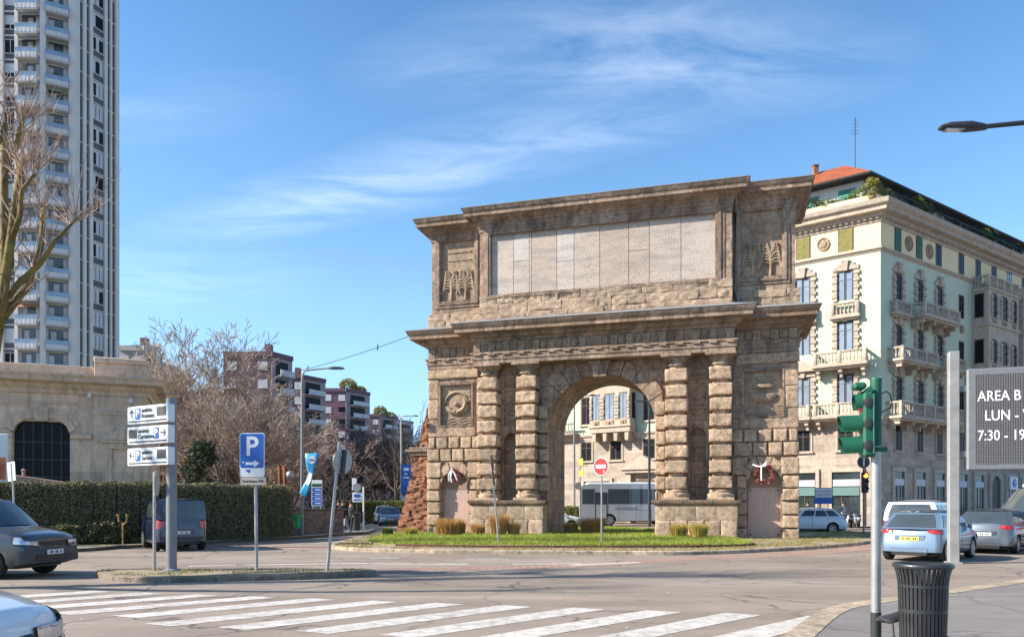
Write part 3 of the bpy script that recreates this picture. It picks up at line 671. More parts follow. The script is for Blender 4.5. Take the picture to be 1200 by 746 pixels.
# downpipes
for u,top in ((15.02,15.55),(2.84,15.5)):
    mb=MB(); y=-.02
    pts=[(u+.02,-.55,top),(u+.02,-.4,top-.25),(u+.02,y,top-.6),(u+.02,y,11.3),(u+.05,y-.05,11.1),(u+.12,-.3,10.8),(u+.12,-.35,10.55)]
    if u<5: pts=[(u-.01,-.75,15.6),(u-.01,-.5,15.3),(u-.01,-.05,15.05),(u-.02,-.03,13.2)]
    mb.tube(pts,.055,8)
    for z in (14.2,13.3,12.3): mb.lathe([(.075,0),(.075,.06)],10,(pts[2][0],pts[2][1],z))
    mb.build('downpipe',MT['greysteel'],arch,smooth=60)
# wreaths hanging over the plaques
def wreath(u,z,R0,label,ribs):
    t=thing('wreath',label,'wreath',AP(u,-.24,z),-TH,'memorial wreaths on the gate')
    rr=random.Random(int(u*10)); mb=MB()
    mb.rings([[( (R0+.07*math.cos(b))*math.cos(a),.06*math.sin(b),(R0*1.08+.07*math.cos(b))*math.sin(a)) for b in [j*1.047 for j in range(6)]] for a in [k*.314 for k in range(20)]],0,False,True)
    for k in range(420):
        a=rr.uniform(0,6.28); r=R0+rr.gauss(0,.055); x,zz=r*math.cos(a),r*1.08*math.sin(a); y=-rr.uniform(0,.13); s=rr.uniform(.025,.05)
        d=Vector((rr.uniform(-1,1),rr.uniform(-1,.3),rr.uniform(-1,1))).normalized(); e=d.orthogonal().normalized()
        p=Vector((x,y,zz)); mb.add([tuple(p-e*s*.6),tuple(p+d*s*2),tuple(p+e*s*.6)],[(0,1,2)],rr.choice((1,1,1,2,3)))
    mb.build('leaf_ring',[plain('dry_leaf_brown',(.14,.06,.035),.8),plain('wreath_red',(.33,.045,.035),.7),plain('wreath_rose',(.50,.22,.2),.7),plain('wreath_brown',(.2,.09,.05),.8)],t,recalc=False)
    mb=MB()
    for pts in ribs:
        for i in range(len(pts)-1):
            a,b_=pts[i],pts[i+1]; d=(Vector(b_)-Vector(a)); n_=Vector((d.z,0,-d.x)).normalized()*.035
            a=Vector(a);b_=Vector(b_); mb.add([tuple(a-n_),tuple(a+n_),tuple(b_+n_),tuple(b_-n_)],[(0,1,2,3)]); o=Vector((0,.01,0)); mb.add([tuple(a-n_+o),tuple(a+n_+o),tuple(b_+n_+o),tuple(b_-n_+o)],[(3,2,1,0)])
    mb.build('ribbon',MT['white'],t)
wreath(mir(1.42)-.02,3.02,.36,'large red wreath with white ribbon cross above the shaded right plaque',[[(-.5,-.16,.42),(-.25,-.18,.33),(.05,-.17,.36)],[(-.12,-.17,.4),(-.14,-.19,.1),(-.13,-.16,-.3)],[(.05,-.17,.36),(.1,-.17,.55),(-.05,-.17,.38)]])
wreath(1.42,3.12,.24,'small red and white wreath above the sunlit plaque at the left of the gate',[[(-.2,-.12,-.3),(-.22,-.15,0),(-.05,-.16,.3),(.12,-.15,.05),(.24,-.12,-.28)],[(-.05,-.14,.28),(-.1,-.17,-.1),(-.05,-.14,-.36)]])
# brick remnant of the town wall
mb=MB(); rr=random.Random(4)
def brickmass(prof,v0,v1,nz=40):
    rs=[]; z0=prof[0][1]; z1=prof[-1][1]
    for i in range(nz+1):
        z=z0+(z1-z0)*i/nz
        for (ua,za),(ub,zb) in zip(prof,prof[1:]):
            if za<=z<=zb: u=ua+(ub-ua)*(z-za)/(zb-za); break
        ring=[]
        for k in range(10): ring.append((u+(-.02-u)*k/9, v0, z))
        for k in range(1,9): ring.append((-.02, v0+(v1-v0)*k/8, z))
        for k in range(10): ring.append((-.02+(u+.02)*k/9, v1, z))
        for k in range(1,9): ring.append((u,v1+(v0-v1)*k/8,z))
        out=[]
        for (x,y,zz) in ring:
            q=noise.fractal(Vector((x*3.3,y*3.3,zz*3.3)),.45,2,6)*.075
            st=(.03 if int(zz/.26+x*1.3)%3==0 else 0)
            out.append((x-q-st if x<-.05 else x, y+q+st if y<v0+.01 else y, zz+q*.3))
        rs.append(out)
    mb.rings(rs)
brickmass([(-2.05,0),(-1.55,1.6),(-1.2,3.0),(-.98,4.35)],.35,2.6,60)
brickmass([(-.78,4.6),(-.66,5.6),(-.42,6.3),(-.30,6.85),(-.12,7.1)],.6,2.4,40)
bw=mb.build('brick_wall_remnant',MT['brick'],None,smooth=30); bw.location=(AX,AY,0); bw.rotation_euler=(0,0,-TH)
tag(bw,'ruined red brick wall buttress leaning on the left flank of the stone gate','wall')
mb=MB(); mb.bbox(-1.42,.0,.2,2.7,4.36,4.50,.03); mb.bbox(-1.25,.0,.3,2.65,4.50,4.62,.03); mb.prism([(-1.1,4.2),(-.02,4.2),(-.02,4.36),(-1.35,4.36)],.3,2.6); mb.build('coping',MT['trim'],bw)
# dry ornamental grass clumps round the gate
def clump(name,x,y,h,r,mat,n,label,grp,flat=.35,seed=1):
    rg=random.Random(seed); mb=MB()
    for k in range(n):
        a=rg.uniform(0,6.283); q=rg.random()**.6*r; bx,by=q*math.cos(a),q*math.sin(a)*.8
        hh=h*rg.uniform(.55,1.05); lx=math.cos(a)*flat*hh*rg.uniform(0,1)*(.4+q/r); ly=math.sin(a)*flat*hh*rg.uniform(0,1)*(.4+q/r); w=.011
        b=rg.uniform(0,6.28); dx,dy=math.cos(b)*w,math.sin(b)*w
        m_=(bx+lx*.35,by+ly*.35,hh*.6)
        mb.add([(bx-dx,by-dy,0),(bx+dx,by+dy,0),(m_[0]+dx,m_[1]+dy,m_[2]),(m_[0]-dx,m_[1]-dy,m_[2]),(bx+lx,by+ly,hh)],[(0,1,2,3),(3,2,4)])
    o=mb.build(name,mat,None,recalc=False); o.location=(x,y,.19); return tag(o,label,'plant',grp,'thing')
tan=leafm('dry_stalks_tan',(.36,.19,.06),(.55,.34,.13),.25); yel=leafm('dry_stalks_yellow',(.36,.27,.06),(.5,.40,.10),.25); grn=leafm('green_stalks',(.07,.11,.02),(.14,.17,.04),.25)
G1='dry grass clumps planted at the foot of the gate'
def atpx(px,D): return PX(px,D)
clump('grass_tuft',atpx(526,36.5),36.5,.85,.55,tan,1500,'wide tan clump of dry ornamental grass in front of the sunlit plaque',G1,seed=1)
clump('grass_tuft',atpx(512,36.8),36.8,.8,.4,tan,800,'tan dry grass clump next to the brick buttress base',G1,seed=2) if False else None
clump('grass_tuft',atpx(537,36.6),36.6,.8,.3,tan,700,'narrow tan dry grass clump against the right edge of the sunlit plaque',G1,seed=2)
clump('grass_tuft',atpx(560,36.0),36.0,.62,.28,tan,700,'low pinkish dry grass clump beside the left pedestal corner',G1,seed=3)
clump('grass_tuft',atpx(585,35.8),35.8,1.1,.32,tan,1000,'tallest upright tan dry grass clump behind the leaning sign post',G1,seed=4)
clump('grass_tuft',atpx(602,35.9),35.9,.66,.25,tan,700,'small tan dry grass clump right of the leaning sign post',G1,seed=5)
clump('grass_tuft',atpx(669,38.8),38.8,.6,.3,tan,700,'small reddish dry grass clump inside the archway at its left jamb',G1,seed=6)
clump('grass_tuft',atpx(694,38.6),38.6,.85,.5,tan,1300,'round bushy tan grass clump behind the no entry sign pole',G1,flat=.5,seed=7)
clump('grass_tuft',atpx(795,34.0),34.0,.66,.3,yel,800,'yellowish grass clump at the left of the right pedestal',G1,seed=8)
clump('grass_tuft',atpx(819,33.6),33.6,.66,.34,yel,900,'bright yellow grass clump at the middle of the right pedestal',G1,seed=9)
clump('grass_tuft',atpx(481,36.2),36.2,.42,.28,yel,600,'low yellow green tuft before the brick buttress foot',G1,seed=10)
clump('grass_tuft',atpx(454,35.6),35.6,.42,.24,grn,700,'dark green tuft at the left tip of the lawn',G1,flat=.2,seed=11)
# ------------------------------------------------------------------ palazzo on the corner
def facade(mt,ox,oy,dx,dy):  # local frame: x along the wall, y into the wall, z up
    # inward normal is the one pointing away from the camera side
    ix,iy=(-dy,dx)
    if ix*ox+iy*oy<0: ix,iy=-ix,-iy
    return Matrix(((dx,ix,0,0),(dy,iy,0,0),(0,0,1,0),(0,0,0,1)))
PC=(432/900*56,56.0)
pal=thing('palazzo','pale green and cream corner apartment palazzo with stone balconies and red tiled roof','building',(PC[0],PC[1],0))
ML=facade(0,PC[0],PC[1],-.8,.6); MR=facade(0,PC[0],PC[1],.814,.581)
MT['pgreen']=plain('pale_green_stucco',(.475,.515,.38),.85,0,.06,.5,.05,12)
MT['pcream']=plain('cream_stucco',(.74,.575,.345),.85,0,.06,.5,.05,12)
MT['pstone']=stone('palazzo_stone',(.42,.35,.29),(.24,.20,.17),isl=0,pit=.2,stain=.25,bmp=.25,bricks=(1.15,.52,.012),mort=(.2,.17,.15),kx=1.1,ky=.5,con=.45)
MT['ptrim']=stone('palazzo_trim',(.47,.39,.31),(.22,.18,.15),isl=.15,pit=.15,stain=.35,bmp=.25,con=.5)
MT['frame']=plain('window_frame_brown',(.10,.065,.045),.6,0,.15,4)
MT['shut_y']=plain('shutter_yellow_green',(.25,.22,.055),.7,0,.25,4)
MT['shut_g']=plain('shutter_green',(.03,.13,.08),.6,0,.15,4)
MT['curtain']=plain('white_curtain',(.50,.52,.54),.8,0,.10,2)
MT['tile']=stone('red_roof_tile',(.42,.12,.055),(.2,.07,.04),isl=0,pit=.1,stain=.35,bmp=.7,bricks=(.25,.22,.03),mort=(.2,.06,.03),kx=1,ky=.4)
MT['pwhite']=plain('white_render',(.62,.62,.60),.8,0,.08,1)
LL,LR=36.0,48.0
def bothpath(out=0):  # plan polyline along L end -> corner -> R end, outward to the right of travel? (L end first)
    return [(-.8*LL,.6*LL),(0,0),(.814*LR,.581*LR)]
BK=[(.814*LR-6,.581*LR+12),(-.8*LL+6,.6*LL+14)]
PP=[(-.8*LL,.6*LL),(0,0),(.814*LR,.581*LR)]
def mbody(z0,z1,out=0):
    mb=MB(); mb.slab(PP+BK,z0,z1); return mb
mbody(0,8.0).build('ground_storeys',MT['pstone'],pal)
# upper walls with window openings would be hidden by the panes: panes sit in deep surrounds
b=mbody(8.0,20.35).build('wall',MT['pgreen'],pal)
mbody(20.35,22.5).build('attic_storey',MT['pcream'],pal)
def outm(prof): mb=MB(); mb.mould(PP,prof,closed=False); return mb
mb=outm([(-.2,7.55),(.1,7.6),(.1,7.85),(.22,7.9),(.26,8.08),(-.2,8.1)]); mb.mould(PP,[(-.2,20.15),(.06,20.18),(.10,20.28),(.2,20.34),(.2,20.44),(-.2,20.46)],closed=False); mb.build('string_course',MT['ptrim'],pal)
mb=outm([(-.2,22.3),(.08,22.32),(.10,22.6),(.3,22.66),(.3,22.86),(.72,22.95),(.74,23.2),(.95,23.35),(1.02,23.6),(1.02,23.68),(-.2,23.7)]); mb.build('cornice',MT['ptrim'],pal,smooth=25)
mb=outm([(-.5,23.69),(-.35,23.69),(-.35,24.45),(-.42,24.55),(-.75,24.55),(-.75,23.69)]); mb.build('parapet',MT['pcream'],pal)
# dentils
mb=MB()
for M_,LN in ((ML,30),(MR,34)):
    mb.M=M_
    for i in range(int(LN/.42)): mb.box(.1+.42*i,.1+.42*i+.2,-.27,0,22.52,22.68)
mb.M=None; mb.build('dentil_band',MT['ptrim'],pal)
mb=MB(); mb.add([(-.8*5.2+3.2,.6*5.2+3.0,24)]*1,[]) 
# set-back top floor and hipped tile roof
def inset(d): # parallel inset of the two street sides
    # intersection of the two offset lines
    nL=Vector((.6,.8)); nR=Vector((-.581,.814))
    A=Matrix(((nL.x,nL.y),(nR.x,nR.y))); p=A.inverted()@Vector((d,d)); return p
p2=inset(2.4)
e=inset(1.35)
def qpoly(p,lL=LL,lR=LR): return [(p.x-.8*lL,p.y+.6*lL),(p.x,p.y),(p.x+.814*lR,p.y+.581*lR)]
mb=MB(); mb.slab(qpoly(p2,32,44)+[(24,34),(-12,32)],23.6,26.75); mb.build('penthouse',MT['pwhite'],pal)
r=inset(5.0)
mb=MB(); a=qpoly(e,33,46); c=qpoly(r,31,42); k=inset(9.0); d=qpoly(k,28,38)
z0,z1=26.75,29.1
mb.add([(x,y,z0) for x,y in a]+[(x,y,z1) for x,y in c]+[(x,y,z0+.02) for x,y in d]+[(x,y,z0-.14) for x,y in a],[(0,1,4,3),(1,2,5,4),(3,4,7,6),(4,5,8,7),(0,1,10,9),(1,2,11,10)])
rf=mb.build('roof',MT['tile'],pal)
for tt_ in (2.9,5.6,8.6):
    mb_=MB(); mb_.M=ML; mb_.box(tt_-.6,tt_+.6,2.3,2.42,24.75,26.1); mb_.build('shutter',plain('teal_shutter',(.03,.20,.15),.6) if tt_==2.9 else bpy.data.materials['teal_shutter'],pal)
mb=MB(); mb.mould(a,[(-1.2,26.55),(.02,26.55),(.06,26.62),(.06,26.72),(-1.2,26.74)],closed=False)
for M_,n in ((ML,40),(MR,60)):
    pass
mb.build('eaves',plain('dark_eaves',(.035,.03,.028),.8),rf)
mb=MB(); mb.bbox(r.x-2.3,r.x-1.9,r.y+.5,r.y+.9,28.0,29.35); mb.bbox(r.x-2.36,r.x-1.84,r.y+.44,r.y+.96,29.35,29.42); mb.build('chimney',MT['brick'],rf)
mb=MB(); mb.M=Matrix.Translation((r.x+.3,r.y-1.2,28.2)); mb.tube([(0,0,0),(0,0,4.2)],.03,5)
for i in range(5): mb.tube([(-.35+.04*i,0,2.9+.25*i),(.35-.04*i,0,2.9+.25*i)],.012,4)
mb.build('antenna',MT['darksteel'],rf)
# balcony terrace railing on R side
mb=MB(); mb.M=MR
for i in range(90): mb.box(.5+.45*i,.53+.45*i,.38,.41,24.5,25.15)
mb.box(.4,41,.37,.42,25.13,25.18); mb.build('terrace_rail',MT['darksteel'],pal)
# windows
def win(M_,x,z0,z1,w,style='plain',pane='winglass',top=True):
    mb=MB(); mb.M=M_
    fw=.09
    mb.box(x-w/2-fw,x-w/2,-.02,.03,z0,z1+fw); mb.box(x+w/2,x+w/2+fw,-.02,.03,z0,z1+fw); mb.box(x-w/2,x+w/2,-.02,.03,z1,z1+fw); mb.box(x-.025,x+.025,-.03,.02,z0,z1); mb.box(x-w/2,x+w/2,-.03,.02,z0+(z1-z0)*.7,z0+(z1-z0)*.7+.04)
    f=mb.build('window',MT['frame'],pal)
    mb=MB(); mb.M=M_
    if pane=='curtain':
        mb.box(x-w/2,x+w/2,-.008,.02,z0,z1,1); mb.box(x-w/2+.04,x-.06,-.012,.02,z0,z1-.05,0); mb.box(x+.10,x+w/2-.04,-.012,.02,z0,z1-.05,0)
        mb.build('pane',[glass('pane_blue',(.16,.22,.33),.05,.8),glass('pane_dark',(.02,.025,.035))] if 'pb' not in MT else [MT['pb'],MT['winglass']],f)
    elif pane.startswith('shut'):
        for s in (0,1):
            xa=x-w/2+s*w/2+.01; 
            for i in range(14): mb.box(xa+.03,xa+w/2-.03,-.05+.0,.0,z0+(z1-z0)*i/14,z0+(z1-z0)*(i+.62)/14)
            mb.box(xa,xa+.03,-.055,0,z0,z1); mb.box(xa+w/2-.05,xa+w/2-.02,-.055,0,z0,z1)
        mb.build('shutter',MT[pane],f)
    else:
        mb.box(x-w/2,x+w/2,-.008,.02,z0,z1); mb.build('pane',MT[pane],f)
    if style=='plain':
        mb=MB(); mb.M=M_; mb.box(x-w/2-.22,x-w/2-.09,-.06,.02,z0-.1,z1+.1); mb.box(x+w/2+.09,x+w/2+.22,-.06,.02,z0-.1,z1+.1); mb.box(x-w/2-.22,x+w/2+.22,-.07,.02,z1+.09,z1+.24); mb.box(x-w/2-.3,x+w/2+.3,-.16,.02,z0-.2,z0-.08)
        mb.build('surround',MT['ptrim'],f)
    elif style=='quoin':
        mb=MB(); mb.M=M_; n=int((z1-z0)/.27)
        for s in (-1,1):
            for i in range(n+1):
                wd=.42 if i%2 else .30; za=z0-.05+i*.27
                xa=x+s*(w/2+.09); xb=x+s*(w/2+.09+wd); mb.bbox(min(xa,xb),max(xa,xb),-.16 if i%2 else -.11,.02,za,za+.255,.02)
        zt=z1+.1
        mb.bbox(x-w/2-.45,x+w/2+.45,-.12,.02,zt,zt+.3,.02); mb.prism([(x-.14,zt-.05),(x+.14,zt-.05),(x+.22,zt+.72),(x-.22,zt+.72)],-.24,.02)
        mb.bbox(x-w/2-.15,x+w/2+.15,-.10,.02,zt+.3,zt+.52,.02); mb.bbox(x-.3,x+.3,-.26,.02,zt+.6,zt+.74,.02)
        mb.build('surround',MT['ptrim'],f)
    return f
MT['pb']=glass('pane_sky_blue',(.20,.25,.31),.06,.8)
def baluster(mb,x,y,z0,h):
    mb.lathe([(.05,0),(.035,.05*h),(.075,.3*h),(.03,.6*h),(.04,.85*h),(.055,h)],6,(x,y,z0))
def balcony(M_,x0,x1,z0,z1,dep,par,n=None,brk=True):
    mb=MB(); mb.M=M_
    mb.bbox(x0-.08,x1+.08,-dep-.08,0.02,z0-.22,z0,.03); mb.bbox(x0+.05,x1-.05,-dep+.06,.02,z0-.34,z0-.22,.02)
    if brk:
        k=max(2,int((x1-x0)/1.8)+1)
        for i in range(k):
            xb=x0+.3+(x1-x0-.6)*i/(k-1); mb.prism([(xb-.13,z0-.34),(xb+.13,z0-.34),(xb+.13,z0-.6),(xb-.13,z0-.6)],-dep+.2,.02); mb.prism([(xb-.11,z0-.6),(xb+.11,z0-.6),(xb+.09,z0-.95),(xb-.09,z0-.95)],-dep*.45,.02)
    o=mb.build('balcony',MT['ptrim'],par)
    mb=MB(); mb.M=M_; mb.bbox(x0,x1,-dep,-dep+.18,z1-.14,z1,.02); mb.bbox(x0,x1,-dep+.01,-dep+.17,z0,z0+.1,.01)
    k=max(2,int(round((x1-x0)/1.6))+1)
    for i in range(k): xb=x0+.13+(x1-x0-.26)*i/(k-1); mb.bbox(xb-.13,xb+.13,-dep-.02,-dep+.2,z0,z1+.02,.015)
    m_=n or int((x1-x0)/.24)
    for i in range(m_):
        x=x0+(i+.5)*(x1-x0)/m_; baluster(mb,x,-dep+.09,z0+.1,z1-z0-.24)
    for xs in (x0,x1-.18):
        mb.bbox(xs,xs+.18,-dep+.2,.0,z1-.14,z1,.01)
        for i in range(max(1,int((dep-.2)/.24))): baluster(mb,xs+.09,-dep+.32+.24*i,z0+.1,z1-z0-.24)
    mb.build('railing',MT['ptrim'],o,smooth=45); return o
def medallion(M_,x,z,r):
    mb=MB(); mb.M=M_
    def ring(r_,y): return [(x+r_*math.cos(q*.314),y,z+r_*1.1*math.sin(q*.314)) for q in range(20)]
    mb.rings([ring(r,0),ring(r,-.1),ring(r*.86,-.12),ring(r*.8,-.06),ring(r*.55,-.06),ring(r*.5,-.12),ring(r*.2,-.16)])
    mb.box(x-r*.45,x+r*.45,-.15,-.02,z-.03,z+.35*r)
    mb.build('medallion',MT['relief'],pal,smooth=50)
colsL=[2.4,5.5,8.6,11.7,14.8]
for i,x in enumerate(colsL):
    win(ML,x,20.62,22.25,.95,'none','shut_y')
    win(ML,x,16.95,19.05,.98,'quoin','curtain'); win(ML,x,13.2,15.28,.98,'quoin','curtain'); win(ML,x,9.2,11.35,.98,'quoin','curtain')
    win(ML,x,5.8,7.32,.95,'plain','winglass')
    balcony(ML,x-1.0,x+1.0,15.75,16.72,.4,pal,7,False)
for x in (4.0,10.1,13.2): medallion(ML,x,21.42,.46)
balcony(ML,.75,4.5,12.1,13.05,1.0,pal); balcony(ML,4.75,16.5,8.28,9.2,1.0,pal) ; balcony(ML,1.0,4.5,8.28,9.2,1.0,pal)
mb=MB(); mb.M=ML; mb.prism([(5.0-.5,12.0),(6.6,12.0),(5.5,12.75)],-.3,0.02); mb.bbox(4.3,6.7,-.4,.02,11.85,12.0); mb.build('pediment',MT['ptrim'],pal)
colsR=[2.45,5.6,8.7]
for x in colsR:
    win(MR,x,17.0,18.86,.72,'quoin'); win(MR,x,13.15,15.0,.72,'quoin'); win(MR,x,9.0,11.1,.75,'quoin','winglass'); win(MR,x,5.75,7.5,.8,'plain')
for x,p in ((2.4,'shut_g'),(5.55,'shut_g'),(8.6,'winglass'),(12.4,'winglass'),(15.4,'winglass'),(18.4,'winglass'),(21.4,'pb'),(24.5,'winglass'),(27.5,'winglass')): win(MR,x,20.6,22.22,.8,'none',p)
for x in (12.4,): 
    for z0,z1 in ((17.0,18.8),(13.1,15.0),(9.1,11.0)): win(MR,x,z0,z1,.72,'none')
    win(MR,x,5.75,7.5,.8,'plain')
for x in (3.95,7.1): medallion(MR,x,21.45,.52)
medallion(MR,12.4,16.1,.3)
balcony(MR,1.3,3.6,15.9,16.75,.45,pal,7,False); balcony(MR,4.1,9.7,16.0,16.9,1.15,pal); balcony(MR,.95,6.2,12.35,13.2,1.15,pal); balcony(MR,7.4,10.8,12.35,13.2,1.15,pal); balcony(MR,.7,10.6,8.15,9.2,1.15,pal)
def bay(M_,x0,x1,dep,z0,z1,levels,par,topbal=True,side=True):
    mb=MB(); mb.M=M_; mb.bbox(x0,x1,-dep,.05,z0,z1,.03)
    for z in [l[0]-.75 for l in levels]+[z1-.25]: mb.bbox(x0-.12,x1+.12,-dep-.12,.02,z,z+.22,.03)
    k=3
    for i in range(4):
        xb=x0+.4+(x1-x0-.8)*i/3; mb.prism([(xb-.2,z0),(xb+.2,z0),(xb+.16,z0-.75),(xb-.16,z0-.75)],-dep+.1,.02)
    o=mb.build('bay_window',MT['ptrim'],par)
    for (a,b_) in levels:
        n=3
        for i in range(n):
            x=x0+(x1-x0)*(i+.5)/n; w=.85 if i==1 else .6
            mb=MB(); mb.M=M_; mb.box(x-w/2,x+w/2,-dep-.012,-dep+.05,a,b_,0); mb.box(x-.03,x+.03,-dep-.03,-dep,a,b_,1); mb.box(x-w/2-.07,x-w/2,-dep-.04,-dep,a,b_+.07,1); mb.box(x+w/2,x+w/2+.07,-dep-.04,-dep,a,b_+.07,1); mb.box(x-w/2,x+w/2,-dep-.04,-dep,b_,b_+.07,1)
            for s in (-1,1):
                for j in range(int((b_-a)/.3)): mb.bbox(x+s*(w/2+.22)-.13,x+s*(w/2+.22)+.13,-dep-.09-.05*(j%2),-dep+.02,a+j*.3,a+j*.3+.27,.02,2)
            mb.build('pane',[MT['pb'] if M_ is ML else MT['winglass'],MT['frame'],MT['ptrim']],o)
            mb=MB(); mb.M=M_; mb.bbox(x-w*.5,x+w*.5,-dep-.07,-dep+.02,a-.5,a-.12,.02); mb.lathe([(.05,0),(.12,.12),(.05,.3)],8,(x,-dep-.07,a-.47)); mb.build('panel',MT['relief'],o)
        if side:
            for xs in ((x0,) if M_ is MR else (x0,)):
                mb=MB(); mb.M=M_; mb.box(xs-.012,xs+.05,-dep*.68,-dep*.22,a,b_,0); mb.box(xs-.04,xs,-dep*.72,-dep*.68,a-.05,b_+.08,1); mb.box(xs-.04,xs,-dep*.22,-dep*.18,a-.05,b_+.08,1); mb.box(xs-.04,xs,-dep*.68,-dep*.22,b_,b_+.08,1); mb.build('pane',[MT['winglass'],MT['frame']],o)
    if topbal:
        mb=MB(); mb.M=M_; mb.bbox(x0,x1,-dep,-dep+.18,z1+.85,z1+.98,.02); mb.bbox(x0,x0+.18,-dep+.2,0,z1+.85,z1+.98,.02)
        for i in range(5): xb=x0+.12+(x1-x0-.24)*i/4; mb.bbox(xb-.13,xb+.13,-dep-.02,-dep+.2,z1,z1+1.0,.015)
        for i in range(int((x1-x0)/.26)): baluster(mb,x0+.13+.26*i,-dep+.09,z1+.05,.8)
        for i in range(4): baluster(mb,x0+.09,-dep+.35+.24*i,z1+.05,.8)
        mb.build('railing',MT['ptrim'],o,smooth=45)
    return o
bay(MR,14.2,19.9,1.35,8.6,19.65,[(17.2,19.1),(13.4,15.3),(9.7,11.5)],pal)
bay(MR,20.9,26.6,1.35,8.6,19.65,[(17.2,19.1),(13.4,15.3),(9.7,11.5)],pal)
# facade seen through the archway
o=bay(ML,19.9,24.0,1.1,8.1,12.6,[(9.3,11.5)],pal,False,True)
mb=MB(); mb.M=ML; mb.bbox(19.75,24.15,-1.25,.02,12.6,12.85,.03); mb.prism([(20.7,12.86),(23.2,12.86),(21.95,13.6)],-1.3,-.9); mb.bbox(20.0,23.9,-1.1,.02,12.85,14.0,.03)
for x in (20.5,21.95,23.4): mb.lathe([(.12,0),(.2,.2),(.08,.5)],8,(x,-1.1,13.3))
mb.build('pediment',MT['ptrim'],o,smooth=40)
for x in (18.6,25.0): win(ML,x,9.1,11.5,.9,'plain','winglass'); win(ML,x,13.3,15.5,.9,'plain','winglass')
for x in (18.6,21.9,25.0): win(ML,x,5.75,7.35,1.0,'plain','winglass')
mb=MB(); mb.M=ML; mb.bbox(25.9,31,-.9,.02,8.1,8.35,.03)
for i in range(14): baluster(mb,26.1+.35*i,-.8,8.35,.75)
mb.bbox(25.9,31,-.9,-.7,9.1,9.22,.02); mb.build('balcony',MT['ptrim'],pal,smooth=45)
# entrance portal with gabled hood
mb=MB(); mb.M=ML; mb.prism([(16.7,4.75),(21.2,4.75),(18.95,6.0)],-.75,.02); mb.bbox(16.9,21.0,-.6,.02,4.45,4.74,.03); mb.bbox(17.2,17.7,-.4,.02,0,4.45,.03); mb.bbox(20.2,20.7,-.4,.02,0,4.45,.03)
mb.build('portal',MT['ptrim'],pal)
mb=MB(); mb.M=ML; mb.prism([(17.8,0),(20.1,0)]+arcpts(18.95,1.15,3.0,0,math.pi,14),-.03,.02); mb.build('door',MT['frame'],pal)
# shop fronts in the ground storey
MT['shop']=glass('shop_glass',(.03,.04,.04),.05,.6); MT['teal']=plain('teal_shop_fascia',(.11,.19,.18),.5); MT['fascia']=plain('white_fascia',(.5,.5,.5),.5)
def shop(M_,x0,x1,h,sign,awn=None,dark=False):
    mb=MB(); mb.M=M_; mb.box(x0,x1,-.015,.03,0,h)
    s=mb.build('shopfront',MT['shop'],pal)
    mb=MB(); mb.M=M_; mb.bbox(x0-.28,x0,-.14,.02,0,h+.3,.02); mb.bbox(x1,x1+.28,-.14,.02,0,h+.3,.02); mb.bbox(x0,x1,-.14,.02,h,h+.3,.02); mb.build('surround',MT['ptrim'],s)
    mb=MB(); mb.M=M_; mb.box(x0+.06,x1-.06,-.10,-.02,h-1.05,h-.55); mb.build('fascia',MT[sign],s)
    if awn: mb=MB(); mb.M=M_; mb.box(x0+.06,x1-.06,-.14,-.02,h-1.75,h-1.12); mb.build('awning',MT[awn],s)
    mb=MB(); mb.M=M_
    for k in range(1,3): mb.box(x0+(x1-x0)*k/3-.025,x0+(x1-x0)*k/3+.025,-.05,0,0,h-1.05)
    mb.build('mullion',MT['frame'],s); return s
shop(ML,1.35,3.35,4.1,'fascia','teal'); shop(ML,4.55,7.0,4.1,'fascia','teal'); shop(ML,8.3,10.4,4.1,'fascia'); shop(ML,11.6,13.6,4.1,'fascia'); shop(ML,22.5,25.2,3.8,'fascia')
for x0,x1 in ((1.75,3.2),(4.9,6.4),(8.0,9.45),(11.9,13.3),(14.7,16.3),(20.8,22.6),(23.6,25.2)): shop(MR,x0,x1,4.15,'fascia')
mb=MB(); mb.M=MR; mb.prism([(17.7,0),(19.4,0)]+arcpts(18.55,.85,3.3,0,math.pi,14),-.03,.02); mb.build('door',MT['darksteel'],pal)
mb=MB(); mb.M=MR; mb.prism([(17.3,0),(17.68,0),(17.68,3.3)]+arcpts(18.55,.87,3.3,math.pi,0,14)+[(19.42,0),(19.8,0),(19.8,4.4),(17.3,4.4)],-.16,.02); mb.build('surround',MT['ptrim'],pal)
for x in (21.6,24.4):
    mb=MB(); mb.M=MR; mb.bbox(x-.75,x+.75,-.35,-.15,3.0,4.15,.02); s=mb.build('shop_sign',MT['signwhite'],pal)
    mb=MB(); mb.M=MR; mb.rings([[(x+r_*math.cos(q*.39),-.352-d,3.6+r_*math.sin(q*.39)) for q in range(16)] for r_,d in ((.4,0),(.4,.02))]); mb.build('roundel',MT['blue'],s)
    mb=MB(); mb.M=MR; mb.tube([(x-.22,-.38,3.55),(x-.08,-.38,3.75),(x+.06,-.38,3.5),(x+.22,-.38,3.7)],.05,5); mb.build('emblem',MT['signwhite'],s)
# plain neighbour further along the avenue
nb=thing('corner_block','grey brown apartment house continuing the street beyond the palazzo','building',(PC[0]+.814*LR,PC[1]+.581*LR,0))
mb=MB(); mb.M=MR; mb.box(.05,26,0,14,0,23); mb.build('wall',MT['pcream'],nb)
mb=MB(); mb.M=MR
mb.box(.05,26,-.4,14,23,23.6); mb.build('cornice',MT['ptrim'],nb)
for i in range(7):
    for z in (5.5,9.5,13.5,17.5):
        mb=MB(); mb.M=MR; mb.box(1.5+3.5*i,2.5+3.5*i,-.02,.02,z,z+2); mb.build('window',MT['winglass'],nb)
